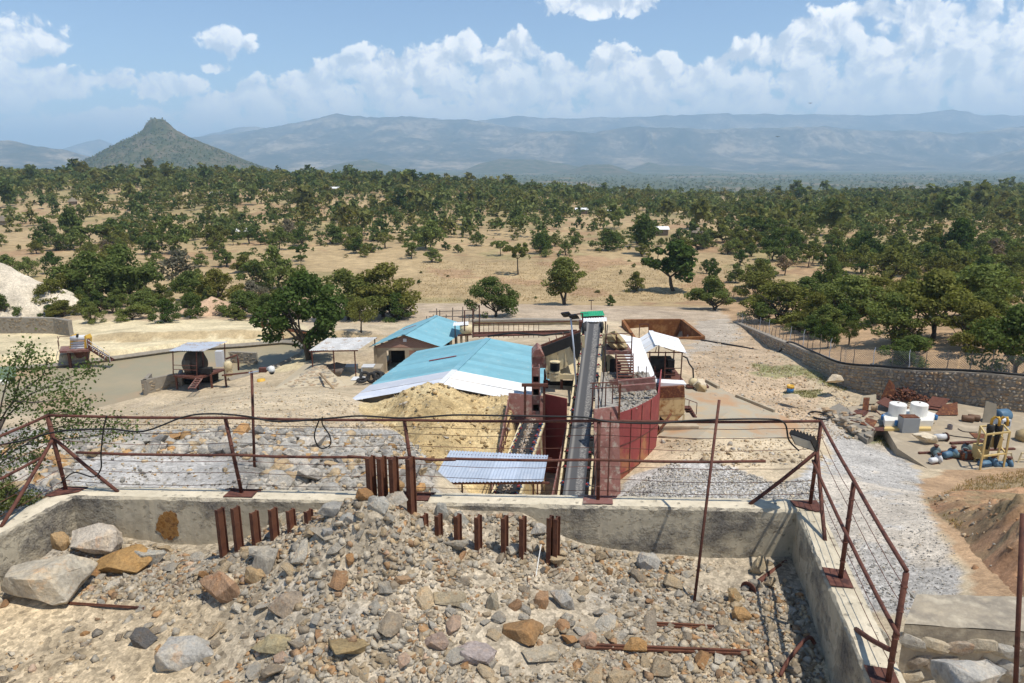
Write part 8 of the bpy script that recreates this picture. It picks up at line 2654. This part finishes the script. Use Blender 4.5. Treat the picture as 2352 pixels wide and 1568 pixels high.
HAND = [  # (u, v of base, height px, width px, kind, label)
    (1295, 700, 102, 70, 'tall', "dense upright tree standing alone in the open field behind the conveyor"),
    (1548, 668, 124, 84, 'tall', "tallest lone tree in the field, with bare trunk and shadow"),
    (1190, 630, 70, 66, 'umbrella', "lone flat-topped tree in the middle of the dry field"),
    (1135, 728, 92, 100, 'bush', "grey-green bush clump right behind the pipe rack"),
    (1458, 670, 44, 52, 'bush', "small grey bush left of the tallest lone tree"),
    (1400, 702, 24, 26, 'bush', "tiny bush at the field's near edge"),
    (1640, 712, 76, 104, 'bush', "dark dense bush at the far end of the stone wall"),
    (880, 728, 118, 150, 'round', "large dark tree right of the shed trees, nearest the field"),
    (800, 735, 110, 130, 'round', "large green tree between the trunked tree and the dark one"),
    (905, 735, 60, 90, 'bush', "low bush under the large dark tree"),
    (712, 826, 190, 185, 'round', "big tree with a forked trunk standing at the pond's corner"),
    (830, 765, 80, 60, 'sparse', "brownish thin tree behind the open shed"),
    (640, 668, 98, 78, 'round', "pale green round tree standing behind the old conveyor"),
    (520, 612, 40, 46, 'round', "small round dark tree alone in the open strip at left"),
    (220, 700, 118, 130, 'round', "leftmost of the big dark trees behind the spoil"),
    (300, 694, 126, 130, 'round', "largest of the dark trees left of the pond"),
    (160, 702, 84, 90, 'bush', "dark bush beside the white spoil pile"),
    (125, 718, 76, 80, 'bush', "green bush overlapping the white spoil pile's edge"),
    (400, 668, 92, 92, 'sparse', "leafless grey tree among the dark trees at left"),
    (505, 700, 82, 96, 'bush', "dense dark bush right of the leafless grey tree"),
    (440, 690, 66, 80, 'round', "medium tree between the leafless tree and the dark bush"),
    (590, 700, 56, 60, 'sparse', "pinkish bare shrub behind the old conveyor's end"),
    (560, 728, 62, 82, 'bush', "bush left of the old conveyor's upper end"),
    (612, 738, 62, 70, 'bush', "bush directly above the old conveyor's end"),
    (380, 740, 56, 66, 'bush', "light green bush beyond the terrace's middle"),
    (440, 730, 60, 60, 'bush', "leafy bush right of the light green one on the terrace"),
    (330, 716, 48, 72, 'bush', "olive bush on the bank behind the terrace"),
    (215, 742, 46, 54, 'bush', "bright green bush above the far stone wall"),
    (270, 705, 40, 60, 'bush', "bush on the red bank below the dark trees"),
    (5, 735, 60, 60, 'bush', "dark bush cut by the picture's left edge"),
    (20, 634, 48, 52, 'round', "round tree at the far left of the open strip"),
    (66, 638, 46, 46, 'round', "second round tree from the left in the open strip"),
    (122, 628, 48, 46, 'round', "third round tree from the left in the open strip"),
    (45, 575, 14, 10, 'round', "tiny lone sapling in the left field"),
    (108, 562, 62, 58, 'round', "taller tree at the left field's hedge line"),
    (208, 566, 48, 84, 'umbrella', "wide flat-topped tree on the left hedge line"),
    (240, 564, 46, 50, 'umbrella', "flat-topped tree right beside the wide one on the hedge line"),
    (1745, 660, 64, 62, 'round', "round tree at the right end of the open field"),
    (1622, 628, 32, 30, 'bush', "small round bush right of the tallest lone tree"),
    (1642, 640, 36, 34, 'bush', "second small round bush right of the tallest lone tree"),
    (1700, 610, 34, 34, 'round', "small tree with a leaning trunk in the right field"),
    (1690, 650, 42, 44, 'round', "small dark tree above the dense bush at the wall's end"),
    (1960, 745, 112, 140, 'bush', "broad dark thicket behind the middle of the stone wall"),
    (1790, 740, 92, 150, 'bush', "grey-green thicket just beyond the stone wall's far part"),
    (2055, 792, 112, 124, 'bush', "tall dark bush behind the wire fence"),
    (2140, 778, 150, 160, 'round', "large tree behind the wire fence, centre right"),
    (2250, 730, 130, 150, 'round', "large spreading tree towards the right edge"),
    (2325, 878, 170, 150, 'round', "nearest tree at the right edge, overhanging the wire fence"),
    (2085, 836, 66, 112, 'bush', "pale low bush pressed against the wire fence"),
    (1865, 758, 92, 66, 'round', "slim tree beyond the stone wall with a bare red bank"),
    (1748, 742, 50, 84, 'bush', "green bush beside the stone wall's far end"),
    (1840, 765, 30, 70, 'bush', "low leafy bush hugging the far stone wall"),
    (1900, 800, 60, 50, 'round', "small tree on the red bank behind the wall"),
    (1950, 792, 56, 40, 'sparse', "thin bare shrub on the red bank behind the wall"),
    (1895, 700, 110, 70, 'round', "dark conical tree above the red bank"),
    (2010, 720, 90, 120, 'round', "rounded tree behind the tall dark bush"),
    (2220, 800, 110, 120, 'bush', "dense bush between the large tree and the right edge"),
    (1740, 690, 70, 90, 'round', "grey-green tree at the field's right edge"),
]
trn = random.Random(99)
used_xy = []
for u, v, hp, wp, kd, lab in HAND:
    p = ground_hit(u, v, 40, 900)
    d = p.y * _c - (p.z - CZ) * _s
    plant(p.x, p.y, hp * d / FPX * 1.06, wp * d / FPX * (1.18 if wp > 70 else 1.05), kd, lab, r_=trn)
    used_xy.append((p.x, p.y, wp * d / FPX * .45))


def density(u, v):
    d = 0.0
    if v < 440: d = .8
    elif v < 500: d = .30 if u < 700 else .62 if u < 1500 else .45 if u < 1900 else .8
    elif v < 560: d = .10 if u < 250 else .42 if u < 700 else .5 if u < 1050 else .18 if u < 1700 else .65
    elif v < 590: d = .10 if u < 130 else .34 if u < 700 else .42 if u < 1500 else .1 if u < 1720 else .7
    elif v < 620: d = .05 if u < 130 else .3 if u < 700 else .06 if u < 1720 else .68
    elif v < 700: d = .03 if u < 130 else .26 if u < 640 else 0 if u < 1690 else .62
    elif v < 790: d = 0 if u < 1800 else .5
    return d


def wall_x(y):
    return np.interp(y, [47, 49.8, 51, 53, 55.5, 60, 75, 98, 125], [36, 33, 30.5, 28.5, 27, 27, 28.5, 31.5, 36])


cand = []
gt = np.random.default_rng(123)
NC = 17000
ty = np.sqrt(gt.uniform(62 ** 2, 690 ** 2, NC)); tx = gt.uniform(-.86, .86, NC) * ty
tz_ = H(tx, ty)
tu, tv = UV(tx, ty, tz_)
cell = {}
for i in range(NC):
    x, y, u, v = tx[i], ty[i], tu[i], tv[i]
    if y < 118 and x < wall_x(y) + 2.2: continue
    dn = density(u, v)
    if u < -80 or u > 2440: dn *= .35
    dn *= 0.35 + 1.3 * max(0, min(1, .5 + float(fbm(np.array(x / 55), np.array(y / 55), 3, 201))))
    if gt.random() > dn: continue
    key = (int(x // 9), int(y // 9))
    rad = min(4.8, max(1.2, gt.lognormal(math.log(2.6), .36)))
    if any((x - a) ** 2 + (y - b) ** 2 < (rad + c) ** 2 * .30 for dx in (-1, 0, 1) for dy in (-1, 0, 1) for a, b, c in cell.get((key[0] + dx, key[1] + dy), ())): continue
    if any((x - a) ** 2 + (y - b) ** 2 < (rad * .6 + c) ** 2 for a, b, c in used_xy): continue
    cell.setdefault(key, []).append((x, y, rad))
    cand.append((y, x, rad, u, v))
cand.sort()
infr = [c for c in cand if -30 < c[3] < 2382]
inds = set(infr[:300 - len(HAND)])
far_trees = []
for c in cand:
    y, x, rad, u, v = c
    kd = trn.choices(['round', 'umbrella', 'bush', 'sparse', 'tall'], [4.2, 1.7, 4.4, .5, .4])[0]
    hh = rad * 2 * {'round': 1.0, 'umbrella': .8, 'bush': .75, 'sparse': 1.0, 'tall': 1.5}[kd] * trn.uniform(.85, 1.15)
    if c in inds:
        plant(x, y, hh, rad * 2 * (1 if kd != 'tall' else .8), kd, r_=trn)
    else:
        far_trees.append((x, y, hh, rad * 2, kd))

# the rest of the wooded plain as one mass
LOW = {}
for kd in KINDS:
    for q in range(2):
        _, V_, F_ = make_tree(kd, 4000 + q + len(kd) * 31, 130 if kd != 'sparse' else 70, .115)
        LOW[(kd, q)] = V_
MIDD = {}
for kd in KINDS:
    for q in range(2):
        _, V_, F_ = make_tree(kd, 5000 + q + len(kd) * 31, 46, .175)
        MIDD[(kd, q)] = V_


def tree_mass(name, items, mat, lod=LOW, seed=5):
    g = np.random.default_rng(seed)
    Vs, Cs = [], []
    xs_, ys_ = np.array([i[0] for i in items]), np.array([i[1] for i in items])
    zs__ = H(xs_, ys_) if len(items[0]) == 5 else np.array([i[5] for i in items])
    for (it, z) in zip(items, zs__):
        x, y, hh, wd, kd = it[:5]
        V_ = lod[(kd, int(g.integers(0, 2)))]
        a = g.uniform(0, 6.28); ca, sa = math.cos(a), math.sin(a)
        nat = {'umbrella': 1.25, 'tall': .62, 'bush': 1.15, 'sparse': .95, 'round': 1.02}[kd]
        s_ = wd / nat / 1.0
        W_ = np.empty_like(V_)
        W_[:, 0] = (V_[:, 0] * ca - V_[:, 1] * sa) * s_ + x; W_[:, 1] = (V_[:, 0] * sa + V_[:, 1] * ca) * s_ + y; W_[:, 2] = V_[:, 2] * hh + z
        Vs.append(W_); Cs.append(np.full((len(V_), 3), g.random()))
    V_ = np.concatenate(Vs)
    return tag(big_mesh(name, V_, np.arange(len(V_)).reshape(-1, 4), mat, np.concatenate(Cs)), kind="stuff")


far_trees = [c for c in far_trees if -200 < UV(c[0], c[1], 0)[0] < 2560]
g = np.random.default_rng(77)
scrub = []
for _ in range(5200):
    y = math.sqrt(g.uniform(120 ** 2, 560 ** 2)); x = g.uniform(-.8, .8) * y
    u, v = UV(x, y, float(plain(x, y)))
    if (y < 150 and x > -12 and x < 34) or g.random() > density(u, v) * 1.1 + .04: continue
    scrub.append((x, y, g.uniform(.5, 1.5), g.uniform(.9, 2.6), 'bush'))
wood = tree_mass("woodland", [c for c in far_trees if c[1] < 400], LEAFA)
tree_mass("woodland", [c for c in far_trees if c[1] >= 400], LEAFA, MIDD)
# trees dotting the low valley and the conical hill, too far to tell apart
TINY = {}
for kd in ('round', 'bush'):
    for q in range(2):
        _, V_, F_ = make_tree(kd, 6000 + q, 16, .30)
        TINY[(kd, q)] = V_
g = np.random.default_rng(321)
it = []
n = 3800
yy = 900 * (5200 / 900) ** g.random(n); xx = g.uniform(-.25, .85, n) * yy
it = [(x, y, g.uniform(6, 10), g.uniform(8, 15), 'round') for x, y in zip(xx, yy)]
tree_mass("valley_woodland", it, LEAFA, TINY, 9)
tree_mass("scrub", scrub, LEAFA, TINY, 12)
n = 4200
a = g.uniform(math.pi, 2 * math.pi, n); r0 = 420 * np.sqrt(g.random(n))
xx, yy = hx + np.cos(a) * r0 * np.where(np.cos(a) > 0, 1.2, 1.0), hy + np.sin(a) * r0
zz = cone_z(xx, yy)
keepc = (g.random(n) < .45 + .5 * fbm(xx / 60, yy / 60, 3, 401))
it = [(x, y, g.uniform(3.0, 6.0), g.uniform(5, 10), 'bush', z) for x, y, z, k_ in zip(xx, yy, zz, keepc) if k_]
tree_mass("hill_woodland", it, LEAFA, TINY, 10)

# houses far off on the plain
HUTW = M("hut_wall", (.28, .22, .16), (.22, .17, .12), rough=.9)
THATCH = M("thatch", (.24, .20, .15), (.18, .15, .11), rough=.95)
for u, v, k_, lab in ((500, 450, 'tin', "far house with a bright tin roof on the wooded rise at left"), (568, 541, 'tin', "tin-roofed house among trees left of the middle"), (1335, 487, 'tin', "tin-roofed house in the trees above the field's middle"),
                      (1410, 491, 'tin', "long tin-roofed house right of the field's middle"), (1512, 536, 'tin', "small white-roofed house at the field's far edge"), (1600, 541, 'hut', "round thatched hut at the field's right edge"),
                      (155, 510, 'hut', "round thatched hut on the left hillside"), (168, 466, 'hut', "upper thatched hut on the left hillside"), (8, 512, 'hut', "thatched hut at the left edge of the picture"), (1235, 478, 'hut', "thatched hut behind the trees above the field"), (768, 437, 'tin', "tiny tin-roofed house on the crest of the rise")):
    p = ground_hit(u, v + 4, 60, 900)
    r0 = thing("thatched_hut" if k_ == 'hut' else "tin_roof_house", tuple(p), lab, "hut" if k_ == 'hut' else "house")
    if k_ == 'hut':
        obj("wall", MB().lathe(p - Vector((0, 0, .3)), [(1.9, 0), (1.9, 2.0)], 14), HUTW, r0)
        obj("roof", MB().lathe(p + Vector((0, 0, 1.6)), [(2.5, 0), (1.2, 1.1), (.08, 2.1)], 14), THATCH, r0)
    else:
        obj("wall", MB().box(p + Vector((0, 0, 1.0)), (6, 4, 2.4)), HUTW, r0)
        obj("roof", MB().prism([p + Vector((-3.4, -2.6, 2.15)), p + Vector((3.4, -2.6, 2.15)), p + Vector((3.4, 0, 3.0)), p + Vector((-3.4, 0, 3.0))], (0, 0, .06)).prism([p + Vector((-3.4, 2.6, 2.15)), p + Vector((-3.4, 0, 3.0)), p + Vector((3.4, 0, 3.0)), p + Vector((3.4, 2.6, 2.15))], (0, 0, .06)), WHITESH, r0)

# ---------------------------------------------------------------- the sapling reaching in from the left, and the bush below it
sp = thing("sapling_tree", tuple(P(-60, 1260, 13.5)), "young leafy tree reaching in at the left edge before the pond", "tree")
rn = random.Random(41)
tw = []
def branch(pts, r0_, mat=BARKG):
    q = []
    P_ = [P(u, v, y) for u, v, y in pts]
    for i in range(len(P_) - 1):
        for k_ in range(4):
            q.append(P_[i].lerp(P_[i + 1], k_ / 4) + Vector((rn.uniform(-.01, .01), rn.uniform(-.01, .01), rn.uniform(-.01, .01))))
    q.append(P_[-1])
    n = len(q)
    obj("branch", MB().path(q, [r0_ * (1 - .75 * i / n) for i in range(n)], 6), mat, sp, smooth=True)
    tw.append(q)
trunk = [(-60, 1260, 13.5), (-40, 1130, 13.4), (-10, 1000, 13.3), (10, 960, 13.2)]
P_t = [P(*t_) for t_ in trunk]
obj("trunk", MB().path(P_t, [.07, .055, .045, .035], 8), BARKG, sp, smooth=True)
for b in ([(0, 965, 13.2), (30, 920, 13.1), (55, 840, 13.0), (70, 790, 13.0)], [(10, 960, 13.2), (70, 905, 13.3), (130, 880, 13.4), (190, 855, 13.5), (218, 838, 13.5)], [(-20, 1010, 13.3), (60, 975, 13.2), (110, 950, 13.0), (170, 945, 12.9)],
          [(20, 935, 13.1), (60, 890, 13.5), (100, 860, 13.6), (110, 820, 13.7)], [(-30, 1070, 13.4), (60, 1020, 13.2), (120, 985, 13.2), (200, 968, 13.2), (270, 962, 13.3)], [(-30, 1080, 13.4), (40, 1010, 13.7), (90, 1000, 13.7), (150, 975, 13.6), (205, 915, 13.6)],
          [(-10, 990, 13.3), (10, 900, 12.8), (20, 850, 12.8), (45, 810, 12.9)], [(30, 920, 13.1), (80, 925, 12.7), (140, 915, 12.7), (165, 900, 12.7)], [(60, 1020, 13.2), (130, 1010, 13.0), (220, 1000, 13.0), (300, 985, 13.1)],
          [(-30, 1090, 13.4), (20, 1050, 13.0), (60, 1060, 13.0), (90, 1050, 13.0)]):
    branch(b, .018)
lv, lf = [], []
for q in tw:
    n = len(q)
    for i in range(2, n):
        t_ = i / n
        for _ in range(int(20 + 26 * t_)):
            c = q[i] + Vector((rn.gauss(0, .13), rn.gauss(0, .13), rn.gauss(-.02, .11)))
            s_ = rn.uniform(.02, .04)
            d1 = Vector((rn.gauss(0, 1), rn.gauss(0, 1), rn.gauss(0, 1))).normalized(); d2 = d1.cross(Vector((rn.gauss(0, 1), rn.gauss(0, 1), rn.gauss(0, 1)))).normalized()
            k_ = len(lv)
            lv += [c - d1 * s_, c - d2 * s_ * .7, c + d1 * s_, c + d2 * s_ * .7]; lf.append((k_, k_ + 1, k_ + 2, k_ + 3))
mbl = MB(); mbl.v = lv; mbl.f = lf
obj("foliage", mbl, LEAFG, sp)
tb, V_, F_ = make_tree('bush', 777, 5200, .024)
bs_ = thing("bush", tuple(P(0, 1215, 12.9)), "leafy green bush outside the left bin wall", "bush")
pc = P(-10, 1195, 12.6)
mbl = MB(); mbl.v = [Vector((v[0] * 1.15, v[1] * 1.0, v[2] * 1.25)) + pc for v in V_]; mbl.f = [tuple(f) for f in F_]
obj("foliage", mbl, LEAFG, bs_)
mbl = MB(); mbl.v = [Vector((v.x * 1.2, v.y * 1.2, v.z * 1.3)) + pc for v in tb.v]; mbl.f = tb.f
obj("stem", mbl, BARKG, bs_)
# low plants and grass on the banks
def tufts(name, polys, n, seed, h0, h1, mat, y1=120):
    Vs = []
    for poly in polys:
        u, v, x, y, z = scatter_uv(n, poly, seed, y1)
        g = np.random.default_rng(seed)
        for k_ in range(5):
            a = g.uniform(0, 6.28, n); hh = g.uniform(h0, h1, n); wd = hh * .12; ln = hh * g.uniform(.2, .7, n)
            bx, by = x + g.normal(0, .06, n), y + g.normal(0, .06, n)
            V4 = np.stack([np.stack([bx - np.sin(a) * wd, by + np.cos(a) * wd, z], -1), np.stack([bx + np.sin(a) * wd, by - np.cos(a) * wd, z], -1),
                           np.stack([bx + np.cos(a) * ln + np.sin(a) * wd * .3, by + np.sin(a) * ln - np.cos(a) * wd * .3, z + hh], -1), np.stack([bx + np.cos(a) * ln - np.sin(a) * wd * .3, by + np.sin(a) * ln + np.cos(a) * wd * .3, z + hh], -1)], 1)
            Vs.append(V4.reshape(-1, 3))
    V_ = np.concatenate(Vs)
    g = np.random.default_rng(seed + 1)
    return tag(big_mesh(name, V_, np.arange(len(V_)).reshape(-1, 4), mat, np.repeat(g.random((len(V_) // 4, 1)), 4, 0).repeat(3, 1)), kind="stuff")


GRASS = leaf_material("grass_blades", (.14, .16, .06), (.24, .22, .10), attr=True)
DRYG = leaf_material("dry_grass_blades", (.26, .20, .10), (.36, .28, .14), attr=True)
tufts("grass", [[(1720, 838), (1850, 845), (1900, 880), (1830, 870), (1740, 852)], [(1800, 900), (1890, 895), (1870, 915), (1810, 912)], [(1970, 985), (2030, 1000), (2060, 1040), (2020, 1020), (1980, 1000)], [(1880, 865), (1960, 885), (1940, 900), (1890, 885)]], 260, 701, .04, .15, GRASS)
tufts("grass", [[(2140, 1150), (2230, 1100), (2352, 1080), (2352, 1220), (2250, 1230), (2190, 1210)]], 1500, 703, .05, .16, DRYG, 40)
tufts("dry_grass", [[(960, 600), (1700, 600), (1700, 690), (960, 695)]], 5000, 705, .08, .25, DRYG, 260)
for k_ in range(30):
    u, v = trn.uniform(110, 660), trn.uniform(688, 738)
    p = ground_hit(u, v, 40, 400)
    if any((p.x - a) ** 2 + (p.y - b) ** 2 < 3 for a, b, c in used_xy): continue
    plant(p.x, p.y, trn.uniform(1.6, 3.6), trn.uniform(2.4, 4.8), 'bush', res='hi', r_=trn)
# small shrubs sprinkled over the open field
for k_ in range(14):
    u, v = trn.uniform(960, 1700), trn.uniform(600, 695)
    p = ground_hit(u, v, 40, 400)
    d = p.y
    o = plant(p.x, p.y, trn.uniform(.5, 1.2), trn.uniform(.7, 1.5), 'bush', res='mid', r_=trn)

# ---------------------------------------------------------------- labels for the many alike rocks and trees: say which one
def ordinal(i):
    w_ = ["largest", "second largest", "third largest", "fourth largest", "fifth largest", "sixth largest", "seventh largest", "eighth largest", "ninth largest", "tenth largest"]
    if i < len(w_): return w_[i]
    t_ = ["eleventh", "twelfth", "thirteenth", "fourteenth", "fifteenth", "sixteenth", "seventeenth", "eighteenth", "nineteenth", "twentieth", "twenty-first", "twenty-second", "twenty-third", "twenty-fourth", "twenty-fifth"]
    return t_[i - 10] + " largest" if i - 10 < len(t_) else "small"


ROCK_MARK = [("just below the rust stain", 357, 1240), ("in front of the largest pale boulder", 120, 1410), ("around the short left beams", 590, 1260), ("on the mound's left slope", 600, 1400), ("on top of the mound", 830, 1210), ("on the mound's front slope", 850, 1350),
             ("at the bottom edge below the mound", 780, 1540), ("at the edge of the sand", 330, 1480), ("beneath the four tall beams", 930, 1210), ("among the right row of short beams", 1120, 1260), ("by the beam pair", 1290, 1310), ("in the middle of the bin floor", 1180, 1420),
             ("around the largest orange-brown boulder", 1210, 1510), ("at the back wall's foot right of beams", 1420, 1290), ("beside the leaning pole's foot", 1590, 1400), ("near the mushroom-ended pipe", 1740, 1350), ("along the long rail", 1520, 1490), ("in the right wall's shadow", 1850, 1470),
             ("behind the left brace of the fence", 120, 1080), ("behind the fence right of the camera pole", 720, 1040), ("behind the fence left of the camera pole", 450, 1010), ("behind the tall beams", 890, 1050), ("directly behind the wall near the tall beams", 760, 1110), ("at the rubble bank's right end", 960, 1060)]
TREE_MARK = [("on the wooded slope at far left", 100, 480), ("behind the left open strip", 330, 560), ("on the wooded slope above the old conveyor", 600, 500), ("in the belt of trees left of the field", 850, 560), ("in the belt of trees behind the field", 1150, 560), ("along the field's far edge", 1400, 560),
             ("at the field's right end", 1700, 580), ("in the thicket behind the stone wall's far part", 1830, 660), ("in the thicket behind the stone wall's bend", 1980, 700), ("in the thicket behind the wire fence", 2130, 700), ("in the thicket at the right edge", 2300, 680), ("on the wooded plain at right", 2150, 560),
             ("on the wooded plain right of the field", 1900, 560), ("among the dark trees left of the pond", 300, 650), ("in the trees above the blue roofs", 880, 640), ("beyond the right edge's thicket", 2320, 560), ("in the open field behind the conveyor", 1330, 650), ("on the bank beside the white spoil pile", 180, 715), ("on the bank beyond the terrace's middle", 380, 715), ("on the bank by the old conveyor", 590, 715)]


def auto_label(items, marks):
    bins = {}
    for o, word, u, v, s in items:
        i = min(range(len(marks)), key=lambda k: (marks[k][1] - u) ** 2 + 2.2 * (marks[k][2] - v) ** 2)
        bins.setdefault((i, word), []).append((s, o))
    for (i, word), L_ in bins.items():
        L_.sort(key=lambda t_: -t_[0])
        for k_, (s, o) in enumerate(L_):
            o["label"] = f"{ordinal(k_)} {word} {marks[i][0]}" if len(L_) > 1 else f"only {word} {marks[i][0]}"


auto_label([(o, w_ + " rock", u, v, s) for o, w_, u, v, s in ROCK_LIST], ROCK_MARK)
TW_ = {'round': 'round-crowned tree', 'umbrella': 'flat-topped tree', 'tall': 'narrow upright tree', 'bush': 'low bush', 'sparse': 'thin bare tree'}
auto_label([(o, TW_[kd], u, v, s) for o, kd, u, v, s, lab in TREES if not lab], TREE_MARK)
for o, kd, u, v, s, lab in TREES:
    o["group"] = "bushes of the plain" if kd == 'bush' else "trees of the plain"
